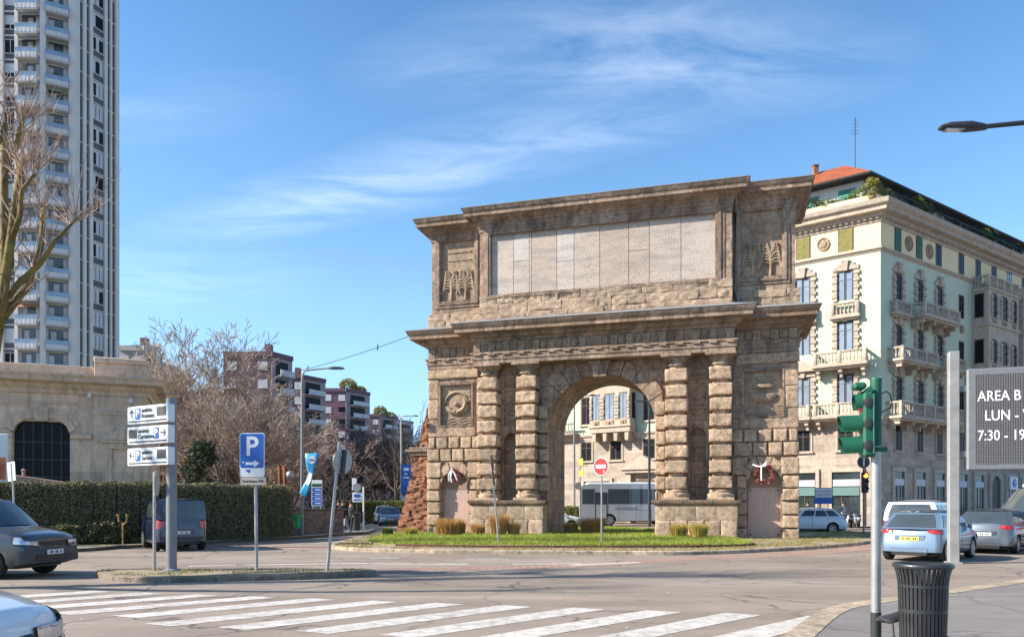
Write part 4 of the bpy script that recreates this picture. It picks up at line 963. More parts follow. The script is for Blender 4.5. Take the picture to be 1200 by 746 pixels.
# terrace plants
def leafblob(mb,c,rx,ry,rz,n,s,rg,mi=0,gap=.0):
    for k in range(n):
        d=Vector((rg.gauss(0,1),rg.gauss(0,1),rg.gauss(0,1))).normalized(); q=rg.uniform(.55,1.0)
        p=Vector((c[0]+d.x*rx*q,c[1]+d.y*ry*q,c[2]+d.z*rz*q))
        if gap and noise.noise(p*1.3)<gap: continue
        u=Vector((rg.gauss(0,1),rg.gauss(0,1),rg.gauss(0,1))).normalized(); v=u.orthogonal().normalized(); a=s*rg.uniform(.6,1.3)
        mb.add([tuple(p-u*a),tuple(p+v*a*.5),tuple(p+u*a),tuple(p-v*a*.5)],[(0,1,2,3)],mi)
MT['leaf_terr']=leafm('terrace_leaves',(.05,.10,.02),(.15,.17,.04)); MT['leaf_yel']=leafm('yellowing_leaves',(.14,.16,.03),(.32,.28,.06)); MT['leaf_dark']=leafm('dark_leaves',(.018,.030,.012),(.055,.065,.028),.15)
rg=random.Random(8)
plist=[]
for x,h,mt in ((1.4,1.0,'leaf_terr'),(2.8,.6,'leaf_terr'),(4.0,.7,'leaf_terr'),(5.2,.9,'leaf_dark')): plist.append((ML,x,h,mt))
for x,h,mt in ((.5,1.3,'leaf_yel'),(2.2,1.0,'leaf_terr'),(3.6,.8,'leaf_dark'),(5.2,1.1,'leaf_dark'),(7.0,1.4,'leaf_terr'),(8.6,1.2,'leaf_terr'),(10.5,.8,'leaf_dark'),(12.4,1.0,'leaf_dark'),(14.4,.9,'leaf_dark'),(16.4,1.1,'leaf_dark'),(18.6,1.3,'leaf_terr'),(20.6,1.4,'leaf_dark'),(22.5,1.1,'leaf_dark'),(24.6,1.2,'leaf_dark')): plist.append((MR,x,h,mt))
names=['bushy yellowing','low trailing','round','tall','broad','sparse','dense','small']
for i,(M_,x,h,mt) in enumerate(plist):
    mb=MB(); mb.M=M_; leafblob(mb,(x,.8,24.2+h*.55),1.1,.5,h*.8,int(1100*h),.10,rg,0,-.3)
    mb.box(x-.5,x+.5,.8,1.15,23.7,24.15,1)
    o=mb.build('terrace_plant',[MT[mt],plain('terracotta',(.3,.13,.07))if i==0 else bpy.data.materials['terracotta']],None,recalc=False); o.location=(PC[0],PC[1],0)
    tag(o,('green potted shrub along the parapet of the palazzo roof terrace' if mt=='leaf_terr' else 'dark potted shrub on the roof terrace of the palazzo') if mt!='leaf_yel' else 'yellow green shrub on the roof terrace right at the palazzo corner','plant','potted plants on the palazzo roof terrace','thing')

# ------------------------------------------------------------------ old customs house behind the hedge
KC=124982.0
def DC(px): return KC/(2900-px)
cdir=Vector((2300,900)).normalized()
p0=Vector((PX(173,DC(173)),DC(173)))
cas=thing('toll_house','low classical stone toll house with arched window and heavy cornice behind the hedge','building',(p0.x,p0.y,0),math.atan2(cdir.y,cdir.x))
def cu(px): # metres left of the right corner
    r_=(px-600)/900; tt=(r_*p0.y-p0.x)/(cdir.x-r_*cdir.y); return tt
MT['cas']=stone('toll_house_stone',(.68,.525,.40),(.16,.13,.105),isl=0,pit=.2,stain=.45,bmp=.3,bricks=(2.4,.9,.006),mort=(.40,.33,.26),con=.3)
MT['castrim']=stone('toll_house_trim',(.62,.47,.34),(.17,.14,.11),isl=0,pit=.15,stain=.5,bmp=.3,con=.4)
wl,wr=cu(15.5),cu(82); wc=(wl+wr)/2; wrad=(wr-wl)/2
xl=cu(0)-9
mb=MB(); cells(mb,xl,-.02,0,8.6,[(wl,wr,0,6.4)],0,.5)
zsp,ztp=5.75,6.62
seg=[(wl+(wr-wl)*i/16, zsp+(ztp-zsp)*math.sqrt(max(0,1-((i-8)/8)**2))) for i in range(17)]
mb.prism([(wl,6.62)]+seg[:9][::1]+[(wc,6.62)],0,.5) if False else None
mb.box(xl,-.02,.5,9,0,8.6)
mb.build('wall',MT['cas'],cas)
mb=MB(); mb.prism([(wl-.001,zsp)]+[(x,z) for x,z in seg]+[(wr,6.401),(wl,6.401)][::1],.02,.45) if False else None
mb=MB(); mb.box(wl,wr,.30,.34,0,6.4)
wn=mb.build('window',MT['winglass'],cas)
mb=MB()
for i in range(1,6): mb.box(wl+(wr-wl)*i/6-.035,wl+(wr-wl)*i/6+.035,.24,.30,0,6.4)
for z in (2.2,3.2,4.2,5.2): mb.box(wl,wr,.25,.295,z,z+.07)
mb.build('frame',MT['darksteel'],wn)
mb=MB()
out=[(x,z) for x,z in seg]
mb.prism([(wl-.01,6.43)]+[(wl-.01,zsp)]+out+[(wr+.01,zsp),(wr+.01,6.43)]+[],.015,.3) if False else None
# flat segmental arch: two spandrel fillers and a moulded archivolt
half=seg[:9]; mb.prism([(wl,6.41)]+[(wc,6.41)]+[(x,min(z,6.405)) for x,z in half[::-1]],-.005,.25); half=seg[8:]; mb.prism([(wc,6.41),(wr,6.41)]+[(x,min(z,6.405)) for x,z in half[::-1]],-.005,.25)
for w_,d in ((.28,.14),(.5,.08)):
    big=[(wc+(x-wc)*(1+w_/wrad),zsp+(z-zsp)*1.0+w_*(1 if True else 0)) for x,z in seg]
    mb.prism([(x,z) for x,z in seg]+big[::-1],-d,.02)
mb.bbox(wl-.95,wl-.02,-.18,.02,5.45,5.72,.03); mb.bbox(wr+.02,cu(108),-.14,.02,5.45,5.72,.03); mb.bbox(wl-1.1,wl-.1,-.2,.02,5.72,5.86,.03)
mb.bbox(wc-.35,wc+.35,-.26,.02,6.4,7.25,.04); mb.bbox(xl,-.02,-.06,.02,7.4,7.55,.02)
mb.build('archivolt',MT['castrim'],cas)
mb=MB(); mb.bbox(wl-.9,wl-.05,-.10,.02,0,5.45,.02); mb.build('pilaster',MT['cas'],cas); mb=MB(); mb.bbox(cu(110),-.03,-.12,.02,0,8.0,.02); mb.bbox(cu(110)-.05,.03,-.2,.02,6.9,7.1,.02)
mb.build('pilaster',MT['cas'],cas)
d0,d1=cu(124),cu(165)
mb=MB(); mb.bbox(d0,d0+.35,-.26,-.1,0,4.9,.02); mb.bbox(d1-.35,d1,-.26,-.1,0,4.9,.02); mb.bbox(d0-.25,d1+.25,-.4,-.1,5.25,5.42,.02); mb.bbox(d0,d1,-.3,-.1,4.9,5.25,.02); mb.prism([(d0-.3,5.43),(d1+.3,5.43),((d0+d1)/2,6.15)],-.42,-.1)
mb.build('blind_doorcase',MT['castrim'],cas)
PL=[(xl,9),(xl,0),(-.02,0),(-.02,9)]
mb=MB(); mb.mould(PL,[(-.3,8.0),(.12,8.02),(.16,8.25),(.35,8.4),(.4,8.55),(.85,8.65),(.9,8.85),(1.0,8.98),(1.0,9.04),(-.3,9.15)],closed=False); mb.slab([(xl,9),(xl,0),(-.02,0),(-.02,9)],8.5,9.1)
mb.build('cornice',MT['castrim'],cas)
mb=MB(); mb.bbox(xl,cu(109),.35,.9,9.1,9.72,.03); mb.bbox(cu(110),cu(171),.1,1.2,9.1,9.95,.03); mb.bbox(cu(109.5),cu(172),.0,1.3,9.95,10.3,.06); mb.bbox(cu(168),cu(172),1.3,8.8,9.1,10.1,.05); mb.build('parapet',MT['castrim'],cas)
for px_,z in ((106,7.9),(154,7.7)):
    mb=MB(); mb.tube([(cu(px_),-.05,z+.1),(cu(px_),-.35,z+.15)],.03,6); mb.lathe([(.02,.25),(.11,.1),(.12,-.05),(.01,-.08)],10,(cu(px_),-.4,z)); mb.build('wall_lamp',MT['signwhite'],cas,smooth=50)
# low kiosk
kx,ky=PX(44,37.5),37.5
ks=thing('kiosk','small brown kiosk with a shallow flat roof behind the hedge','kiosk',(kx,ky,.1),R_(15))
mb=MB(); mb.bbox(-1.1,1.1,-1,1,0,2.55,.02); mb.build('wall',plain('brown_kiosk',(.10,.05,.035),.6),ks)
mb=MB(); mb.add([(-1.5,-1.4,2.75),(1.35,-1.4,2.5),(1.35,1.4,2.5),(-1.5,1.4,2.75),(-1.5,-1.4,3.05),(1.45,-1.4,2.62),(1.45,1.4,2.62),(-1.5,1.4,3.05)],[(3,2,1,0),(4,5,6,7),(0,1,5,4),(1,2,6,5),(2,3,7,6),(3,0,4,7)]); mb.tube([(-.6,0,2.9),(-.6,0,3.2)],.08,8); mb.lathe([(.14,0),(.02,.1)],8,(-.6,0,3.2)); mb.build('roof',plain('kiosk_roof',(.30,.19,.14),.7),ks)
# advertising board cut by the frame edge
bd=thing('poster_board','white and orange poster board standing at the edge of the verge','billboard',(PX(-14,31.0),31.0,.1),R_(12))
mb=MB(); mb.bbox(-.72,.72,-.06,.06,1.0,4.4,.02); mb.tube([(-.5,0,0),(-.5,0,1)],.05,8); mb.tube([(.5,0,0),(.5,0,1)],.05,8); mb.build('panel',MT['signwhite'],bd)
mb=MB(); mb.box(-.66,.66,-.072,-.062,2.55,3.45); mb.build('print',plain('orange_print',(.62,.16,.05),.5,0,.5,1.5),bd)
mb=MB(); mb.box(-.66,.66,-.073,-.063,1.5,1.62); mb.box(-.5,.66,-.073,-.063,1.75,1.84); mb.build('print',MT['red'],bd)

# ------------------------------------------------------------------ residential tower
MT['conc']=plain('tower_concrete',(.60,.555,.51),.85,0,.10,.4,.1,10); MT['dkpanel']=plain('tower_dark_panel',(.075,.08,.09),.55,0,.25,1); MT['balfront']=plain('balcony_panel',(.56,.54,.52),.75,0,.12,1)
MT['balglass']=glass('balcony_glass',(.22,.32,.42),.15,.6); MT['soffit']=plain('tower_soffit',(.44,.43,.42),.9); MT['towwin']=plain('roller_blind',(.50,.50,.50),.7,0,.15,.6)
TX,TD=-56.6,99.0
MT['towglass']=glass('tower_glass',(.10,.115,.13),.15,.4)
tw=thing('residential_tower','very tall grey concrete residential tower with stacked glass balconies','building',(TX,TD,0))
fB=Vector((-math.cos(R_(27)),-math.sin(R_(27)))) # face B runs left and nearer
fC=Vector((.353,.935))
def tf(ox,oy,d): return Matrix(((d.x,0,0,ox),(d.y,0,0,oy),(0,0,1,0),(0,0,0,1)))
def frm(o,d):   # x along d, y outward to the camera side
    n_=Vector((d.y,-d.x))
    if n_.y>0: n_=-n_
    return Matrix(((d.x,n_.x,0,o.x),(d.y,n_.y,0,o.y),(0,0,1,0),(0,0,0,1)))
oB=Vector((0,0)); MBm=frm(oB,fB); lenB=3.3
oA=oB+fB*lenB; fA=Vector((-1,-.02)).normalized(); MA=frm(oA,fA)
MC=frm(oB,fC); lenC=6.9
H=86
end=oB+fC*lenC
n_=Vector((fC.y,-fC.x)) if False else None
base=[tuple(oA+fA*16),tuple(oA),tuple(oB),tuple(end),tuple(end+Vector((-9,13))),tuple(oA+fA*16+Vector((0,18)))]
mb=MB(); mb.slab(base,0,H); mb.build('wall',MT['conc'],tw)
FH=3.05
# vertical concrete fins
mb=MB()
def fin(M_,x0,x1,d0,z0=0,z1=H): mb.M=M_; mb.box(x0,x1,0,d0,z0,z1)
# note: y is outward here
for x0,x1 in ((-.35,.45),): fin(MBm,x0,x1,.55)
fin(MBm,lenB-.35,lenB+.30,.75)
for x in (3.1,5.0,6.9,8.8,10.7): fin(MA,x-.22,x+.22,.45)
for x0,x1 in ((.0,.75),(1.25,1.75),(2.25,2.75),(4.55,5.0),(5.45,5.75),(6.3,6.9)): fin(MC,x0,x1,.35)
mb.M=None; mb.build('pier',MT['conc'],tw)
mb=MB(); mb.M=MC
for f in range(4,28):
    z=FH*f
    for x0,x1 in ((.75,1.25),(1.75,2.25),(5.0,5.45),(5.75,6.3)): mb.box(x0,x1,.02,.06,z+.12,z+FH)
    mb.box(2.75,4.55,.02,.10,z+.1,z+.95)
mb.build('dark_panel',MT['dkpanel'],tw); bpy.data.objects['dark_panel']['kind']='thing' if False else 'thing'
mb=MB(); mb.M=MC
for f in range(4,28): mb.box(.7,6.3,.03,.2,FH*f,FH*f+.12); 
for f in range(4,28): mb.box(2.75,4.55,.1,.16,FH*f+.95,FH*f+1.05)
mb.build('floor_band',MT['conc'],tw); mb=MB(); mb.M=MA
for f in range(4,28): mb.box(3.1,10.7,.02,.2,FH*f,FH*f+.15)
mb.build('floor_band',MT['conc'],tw)
AWN=[plain('awning_orange',(.45,.2,.08),.8),plain('awning_white',(.6,.6,.58),.8),plain('awning_green',(.1,.2,.12),.8)]
rg=random.Random(2)
for f in range(6,23):
    z=FH*f
    mb=MB(); mb.M=MC; mb.box(2.8,4.5,.02,.05,z+1.05,z+FH-.1,1); 
    for q in range(3): mb.box(2.85+.56*q,3.3+.56*q,.05,.09,z+1.1,z+FH-.25,0 if rg.random()<.7 else 1)
    mb.box(2.8,4.5,.05,.1,z+FH-.35,z+FH-.1,0)
    mb.build('window',[MT['towwin'],MT['winglass']],tw)
    for x in (4.05,5.95,):
        mb=MB(); mb.M=MA; mb.box(x-.68,x+.68,.02,.08,z+.15,z+.85,2); mb.box(x-.68,x+.68,.0,.04,z+.85,z+FH-.4,1); blind=rg.choice((0,.3,.6,1)); mb.box(x-.66,x+.66,.04,.06,z+FH-.4-1.8*blind-.05,z+FH-.35,0); mb.box(x-.04,x+.04,.04,.08,z+.85,z+FH-.4,0)
        mb.box(x-.68,x+.68,.05,.12,z+.85,z+.95,0); mb.box(x-.68,x+.68,.02,.1,z+FH-.35,z+FH-.05,2)
        mb.build('window',[MT['towwin'],MT['winglass'],MT['dkpanel']],tw)
    for M_,x0,x1,dp in ((MBm,.5,lenB-.35,.85),(MA,.3,2.9,.95)):
        mb=MB(); mb.M=M_
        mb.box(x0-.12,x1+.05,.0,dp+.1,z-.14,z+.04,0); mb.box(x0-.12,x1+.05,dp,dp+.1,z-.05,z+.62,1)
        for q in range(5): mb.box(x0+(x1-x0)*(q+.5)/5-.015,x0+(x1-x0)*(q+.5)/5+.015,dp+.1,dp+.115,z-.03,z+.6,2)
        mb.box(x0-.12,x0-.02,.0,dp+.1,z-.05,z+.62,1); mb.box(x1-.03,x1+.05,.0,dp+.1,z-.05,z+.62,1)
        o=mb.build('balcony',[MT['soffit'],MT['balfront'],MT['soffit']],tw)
        mb=MB(); mb.M=M_; mb.box(x0-.1,x1+.03,dp+.03,dp+.05,z+.64,z+1.15,0); mb.box(x0-.12,x1+.05,dp+.01,dp+.07,z+1.15,z+1.2,1)
        for q in range(7): mb.box(x0-.1+(x1-x0+.1)*q/6-.015,x0-.1+(x1-x0+.1)*q/6+.015,dp+.05,dp+.065,z+.62,z+1.15,1)
        mb.build('railing',[MT['balglass'],MT['galv']],o)
        mb=MB(); mb.M=M_; mb.box(x0+.1,x1-.25,.0,.03,z+.04,z+2.75,0); mb.box(x0+.1,x0+.55,.03,.06,z+.04,z+2.6,1)
        q=rg.uniform(.9,1.7); mb.box(x0+q,x0+q+.6,.03,.06,z+.3,z+2.4,1 if rg.random()<.6 else 2)
        mb.build('balcony_door',[MT['towglass'],MT['soffit'],MT['towwin']],tw)
        q=rg.random()
        if q<.22:
            mb=MB(); mb.M=M_; mb.add([(x0,.05,z+2.75),(x1-.2,.05,z+2.75),(x1-.2,dp-.05,z+2.2),(x0,dp-.05,z+2.2)],[(0,1,2,3)]); mb.build('awning',rg.choice(AWN),o)
        elif q<.42:
            mb=MB(); mb.M=M_; leafblob(mb,(x0+rg.uniform(.4,1.8),dp-.15,z+1.25),.5,.2,.4,60,.11,rg); mb.build('balcony_plant',MT['leaf_terr'],o,recalc=False)
        elif q<.6:
            mb=MB(); mb.M=M_; xa=x0+rg.uniform(.1,1.5); mb.box(xa,xa+.7,.06,.4,z+.05,z+rg.uniform(.6,1.3)); mb.build('balcony_cabinet',MT['towwin'],o)

# ------------------------------------------------------------------ apartment blocks along the avenue
MT['pbrick']=plain('purple_brick',(.15,.085,.10),.85,0,.12,.6,.1,8); MT['pbrickl']=plain('mauve_cladding',(.33,.25,.26),.85,0,.10,.6,.1,8); MT['balwhite']=plain('balcony_white',(.55,.54,.55),.7,0,.1,.5)
def block(label,pxl,pxc,pxr,D,top,fh,nbal,seed,aL=0,aR=62,roofg=False,left='pbrick',right='pbrickl',wl_=2):
    cxp=PX(pxc,D); H=PZ(top,D)
    t=thing('apartment_block',label,'building',(cxp,D,0),0,'brick apartment blocks along the avenue')
    dL=Vector((-math.cos(R_(aL)),math.sin(R_(aL)))); dR=Vector((math.cos(R_(aR)),math.sin(R_(aR))))
    rl=(pxl-600)/900; lL=(rl*D-cxp)/(dL.x-rl*dL.y); rr_=(pxr-600)/900; lR=(rr_*D-cxp)/(dR.x-rr_*dR.y)
    mb=MB(); a=dL*lL; b_=dR*lR; bk=Vector((-6,16))
    mb.slab([(a.x,a.y),(0,0),(b_.x,b_.y),(b_.x-9,b_.y+8),(a.x+2,a.y+18)],0,H,0)
    mb.build('wall',MT[left],t)
    M1=Matrix(((dL.x,dL.y,0,0),(dL.y,-dL.x,0,0),(0,0,1,0),(0,0,0,1)))
    if M1[1][1]>0: pass
    def fr(d):
        n_=Vector((d.y,-d.x)); n_=n_ if n_.y<0 or (abs(n_.y)<1e-6) else -n_
        if n_.dot(Vector((-cxp,-D)))<0: n_=-n_
        return Matrix(((d.x,n_.x,0,0),(d.y,n_.y,0,0),(0,0,1,0),(0,0,0,1)))
    FL,FR_=fr(dL),fr(dR)
    mb=MB(); mb.M=FR_; mb.box(.02,lR-.02,0,.12,0,H-.3); mb.build('side_cladding',MT[right],t)
    mb=MB(); mb.M=FL; mb.box(-.3,lL,-.0,.25,H-.5,H+.3); mb.M=FR_; mb.box(-.2,lR,0,.35,H-.5,H+.3); mb.build('parapet',MT[left],t)
    n=int(H/fh); rg=random.Random(seed)
    for f in range(max(1,n-7),n):
        z=f*fh+ (H-n*fh)-.6
        for q in range(wl_):
            x=lL*(.18+.64*q/max(1,wl_-1)) if wl_>1 else lL*.3
            mb=MB(); mb.M=FL; mb.box(x-.8,x+.8,.0,.06,z+.9,z+2.3,rg.choice((0,0,1))); mb.box(x-.9,x+.9,.0,.1,z+.8,z+.9,0); mb.build('window',[MT['balwhite'],MT['winglass']],t)
        for q in range(nbal):
            x0=lR*(.18+.72*q/nbal); x1=x0+lR*.60/nbal
            mb=MB(); mb.M=FR_; mb.box(x0,x1,.1,.15,z,z+fh-.5); mb.build('window',MT['winglass'],t)
            mb=MB(); mb.M=FR_; mb.box(x0-.2,x1+.2,.12,1.5,z-.2,z); mb.box(x0-.2,x1+.2,1.38,1.5,z-.2,z+.95); mb.build('balcony',MT['balwhite'],t)
    if roofg:
        mb=MB(); rg=random.Random(seed+5); mb.M=FR_; leafblob(mb,(lR*.35,-2,H+1.4),2.6,2,1.9,900,.3,rg,0,-.2); leafblob(mb,(lR*.8,-2,H+.8),2.5,2,1.0,500,.3,rg,0,-.2); mb.build('roof_garden',MT['leaf_yel'],t,recalc=False)
    mb=MB(); mb.box(-2,-1.0,3,4.2,H,H+2.2); mb.build('chimney',MT['pbrick'],t)
block('nearest brick apartment block half hidden by the big bare tree, with a chimney',262,318,342,128,414,3.0,1,1,0,64)
block('dark purple brick apartment block behind the street lamp with white balconies',338,352,381,156,440,3.0,1,2,0,60)
block('purple brick apartment block with four white balcony rows and roof shrubs',380,405,433,188,456,3.0,1,3,0,58,True)
block('distant slab apartment block with roof plants beyond the purple one',431,444,466,225,486,3.0,1,4,0,60,True,'pbrick','pbrickl',1)
block('farthest pale apartment block just left of the lamp beside the gate',462,466,484,260,492,3.0,1,5,0,60,False,'pbrickl','balwhite',1)
block('grey flat roofed block between the tower and the big bare tree',140,168,182,120,407,3.0,1,6,0,60,False,'soffit','conc')
# ------------------------------------------------------------------ trees and hedges
MT['bark']=stone('bark_grey',(.17,.13,.10),(.07,.055,.045),isl=0,pit=.2,stain=.5,bmp=.6); MT['bark_moss']=stone('bark_mossy',(.20,.155,.06),(.06,.052,.03),isl=0,pit=.3,stain=.55,bmp=.6,red=(.33,.26,.04))
MT['twig']=plain('twig_brown',(.36,.275,.215),.9,0,.3,.5); MT['twig_red']=plain('twig_reddish',(.38,.26,.19),.85,0,.3,2); MT['twig_dark']=plain('twig_purple_grey',(.10,.078,.078),.9,0,.3,.4); MT['twig_light']=plain('twig_straw',(.36,.27,.19),.9,0,.3,.6)
MT['dryleaf']=leafm('dry_red_leaves',(.21,.125,.09),(.32,.20,.14),.2)
def bare_tree(name,label,loc,H,seed,rad=.4,spread=.75,levels=6,bark='bark',twig='twig',group=None,first=.22,n0=5,twigr=.012,leaf=None,ratio=.72,down=.0,split=3,rz=0,cat='tree',wid=1.0):
    rg=random.Random(seed); t=thing(name,label,cat,loc,rz,group); A=MB(); B=MB()
    def grow(p,d,L,r,lev):
        steps=3 if lev<3 else 2; pts=[p]; q=p; dd=d
        for i in range(steps):
            dd=(dd+Vector((rg.gauss(0,.14),rg.gauss(0,.14),rg.gauss(0,.10)+.05-down*(lev>3)))).normalized(); q=q+dd*(L/steps); pts.append(q)
        r2=max(twigr*.6,r*.62)
        rs=[r+(r2-r)*i/steps for i in range(steps+1)]
        thick=r>.05
        (A if thick else B).tube(pts,rs,7 if r>.12 else (5 if thick else 3),0,False)
        if lev>=levels: return
        n=rg.choice((split-1,split,split)) if lev>0 else n0
        for k in range(n):
            # side shoots leave the limb along its length
            tpos=1.0 if k==0 else rg.uniform(.35,1.0); i=min(steps-1,int(tpos*steps)); f=tpos*steps-i; s=pts[i].lerp(pts[i+1],f)
            ax=Vector((rg.gauss(0,1),rg.gauss(0,1),rg.gauss(0,.5))); ax=(ax-dd*ax.dot(dd)).normalized()
            sp=spread*(.35 if k==0 else rg.uniform(.6,1.15)); nd=(dd*math.cos(sp)+ax*math.sin(sp)); nd=Vector((nd.x*wid,nd.y*wid,nd.z)).normalized()
            grow(s,nd,L*ratio*rg.uniform(.75,1.15),r2*(.95 if k==0 else rg.uniform(.5,.8)),lev+1)
    L0=H*first; p=Vector((0,0,-.1)); top=Vector((rg.gauss(0,.15),rg.gauss(0,.15),L0))
    A.tube([p,p.lerp(top,.06),p.lerp(top,.5),top],[rad*1.35,rad*1.05,rad*.92,rad*.85],9,0,False)
    for k in range(n0):
        a=6.283*k/n0+rg.uniform(-.4,.4); el=rg.uniform(.75,1.25); d=Vector((math.cos(a)*math.cos(el)*wid,math.sin(a)*math.cos(el)*wid,math.sin(el))).normalized()
        grow(top-Vector((0,0,rg.uniform(0,.25)*L0)),d,H*(1-first)*.34*rg.uniform(.85,1.15),rad*rg.uniform(.45,.65),1)
    A.build('trunk',MT[bark],t,smooth=180,recalc=False)
    c=B.build('crown',MT[twig],t,recalc=False)
    if leaf:
        mb=MB(); vs=B.v; 
        for k in range(leaf):
            q=Vector(rg.choice(vs)); u=Vector((rg.gauss(0,1),rg.gauss(0,1),rg.gauss(0,1))).normalized(); v=u.orthogonal().normalized(); a=rg.uniform(.05,.11); q=q+u*.15
            mb.add([tuple(q-u*a),tuple(q+v*a*.6),tuple(q+u*a),tuple(q-v*a*.6)],[(0,1,2,3)])
        mb.build('leaves',MT['dryleaf'],c,recalc=False)
    return t
# pollarded tree at the left edge
def pollard(loc,label,seed):
    rg=random.Random(seed); t=thing('pollarded_tree',label,'tree',loc); A=MB(); B=MB()
    limbs=[([(0,0,-.1),(.05,0,.6),(.2,0,3.5),(.5,.1,6.4),(.76,.1,8.1)],[.42,.34,.31,.28,.27]),
     ([(.7,.1,7.7),(.95,.15,8.8),(1.0,.1,11),(1.06,0,13.6),(1.05,0,15.2)],[.22,.2,.17,.15,.12]),
     ([(.74,.1,7.8),(1.2,-.2,9.4),(1.5,-.3,11),(1.75,-.4,12.4),(2.05,-.5,13.5)],[.23,.2,.18,.17,.16]),
     ([(.9,0,8.7),(1.5,.2,9.6),(2.1,.4,10.3),(2.6,.5,11.2),(3.3,.6,12.0)],[.16,.13,.11,.09,.05]),
     ([(1.5,-.3,10.9),(1.9,-.5,11.6),(2.2,-.8,12.5),(2.7,-.9,13.0)],[.13,.11,.09,.05]),
     ([(1.05,0,13.4),(1.4,.1,14.4),(1.62,.2,15.6)],[.11,.10,.09]),
     ([(1.04,0,14.4),(.7,-.2,15.2),(.5,-.3,15.9)],[.1,.09,.07]),
     ([(.6,.1,7.2),(-.4,.3,8.8),(-1.1,.5,10.6),(-1.5,.5,12.8)],[.22,.19,.16,.12]),
     ([(.6,.1,7.4),(.5,-.9,9.0),(.3,-1.7,11.2),(.2,-2.0,13)],[.2,.17,.14,.11]),
     ([(.95,.1,8.3),(1.3,.9,9.6),(1.4,1.6,11.4),(1.3,1.9,13)],[.19,.16,.13,.1])]
    for pts,rs in limbs:
        A.tube(pts,[q*.80 for q in rs],9,0,True)
    for li,(pts,rs) in enumerate(limbs[1:]):
        for k in range(26 if li<6 else 14):
            i=rg.randint(1,len(pts)-1) if rg.random()<.5 else len(pts)-1
            s=Vector(pts[i]).lerp(Vector(pts[i-1]),rg.uniform(0,.45)); a=rg.uniform(0,6.28); el=rg.uniform(.25,1.35); d=Vector((math.cos(a)*math.cos(el),math.sin(a)*math.cos(el),math.sin(el)))
            L=rg.uniform(.9,2.6); q=[s]; dd=d
            for m in range(4): dd=(dd+Vector((rg.gauss(0,.1),rg.gauss(0,.1),.12))).normalized(); q.append(q[-1]+dd*L/4)
            B.tube(q,[.024,.02,.017,.013,.006],4,0,False)
            for m in range(rg.randint(1,4)):
                s2=q[rg.randint(1,3)]; d2=(dd+Vector((rg.gauss(0,.5),rg.gauss(0,.5),rg.gauss(.2,.4)))).normalized(); B.tube([s2,s2+d2*L*.25,s2+d2*L*.25+(d2+Vector((0,0,.3))).normalized()*L*.25],[.012,.01,.005],3,0,False)
    A.build('trunk',MT['bark_moss'],t,smooth=180,recalc=False); B.build('crown',MT['twig_red'],t,recalc=False); return t
pt=pollard((-19.3,27.6,.1),'pollarded bare tree with mossy limbs in front of the residential tower',3)
dup(pt,(-20.5,12.6,0),2.1,'pollarded bare tree on the near left verge just outside the picture')
G='bare street trees behind the hedge'
bt=bare_tree('bare_tree','largest bare tree with a wide brown crown behind the parking signs',(PX(238,72),72,.1),15.6,5,.42,.66,9,'bark','twig',G,first=.18,n0=8,split=3,ratio=.755,twigr=.042,wid=1.1)
dup(bt,(PX(212,84),84,.1),2.0,'bare brown tree standing behind the largest one, nearer the toll house',scale=1.0,group=G)
dup(bt,(PX(318,88),88,.1),4.1,'smaller bare brown tree beneath the nearest apartment block balconies',scale=.62,group=G)
bare_tree('bare_tree','bare straw coloured tree rising beside the toll house corner',(PX(186,66),66,.1),13.4,8,.34,.62,8,'bark','twig_light',G,first=.2,n0=7,split=3,ratio=.75,twigr=.03)
bare_tree('bare_tree','bare brown tree in front of the nearest apartment block',(PX(288,76),76,.1),12.6,11,.36,.66,9,'bark','twig',G,first=.18,n0=8,split=3,ratio=.75,twigr=.042,wid=1.1)
bare_tree('bare_tree','lower grey brown tree filling the gap behind the blue parking sign',(PX(275,60),60,.1),11.5,13,.25,.7,8,'bark','twig',G,first=.15,n0=7,split=3,ratio=.75,twigr=.026)
for i,(px,D,h,sd_) in enumerate(((340,62,8.2,21),(362,66,7.6,22),(384,64,7.8,23),(322,58,6.0,24))):
    bare_tree('small_tree',('reddish small tree with withered leaves left of the street lamp','reddish small tree with withered leaves right behind the street lamp','reddish small tree with withered leaves behind the leaning round sign','lowest reddish tree just above the hedge end')[i],(PX(px,D),D,.1),h,sd_,.12,.7,6,'bark','twig_red','small trees with withered leaves',first=.15,n0=6,split=3,ratio=.72,twigr=.018,leaf=1500)
G2='dense purple grey bare trees along the avenue'
for i,(px,D,h,sd_) in enumerate(((418,118,12.5,31),(445,112,13.5,32),(470,118,13.6,33),(492,112,12.8,34),(398,125,11.0,35))):
    bare_tree('avenue_tree',('purple grey bare tree beneath the purple block balconies','dense purple grey bare tree above the approaching cars','dense dark bare tree left of the pale lamp post','dark bare tree touching the brick buttress','low purple grey tree behind the distant traffic light')[i],(PX(px,D),D,.0),h,sd_,.25,.75,8,'bark','twig_dark',G2,first=.08,n0=10,split=3,ratio=.74,twigr=.042,wid=1.25)
bare_tree('tall_bare_tree','tall slender bare tree against the sky beside the brick buttress',(PX(484,84),84,0),13.4,41,.22,.5,6,'bark','twig_dark',None,first=.3,n0=4,split=3,ratio=.72,twigr=.016,wid=.8)
bare_tree('tall_bare_tree','tall bare tree leaning left above the distant slab block',(PX(462,88),88,0),11.6,43,.2,.5,6,'bark','twig_dark',None,first=.3,n0=4,split=3,ratio=.72,twigr=.016,wid=.8)
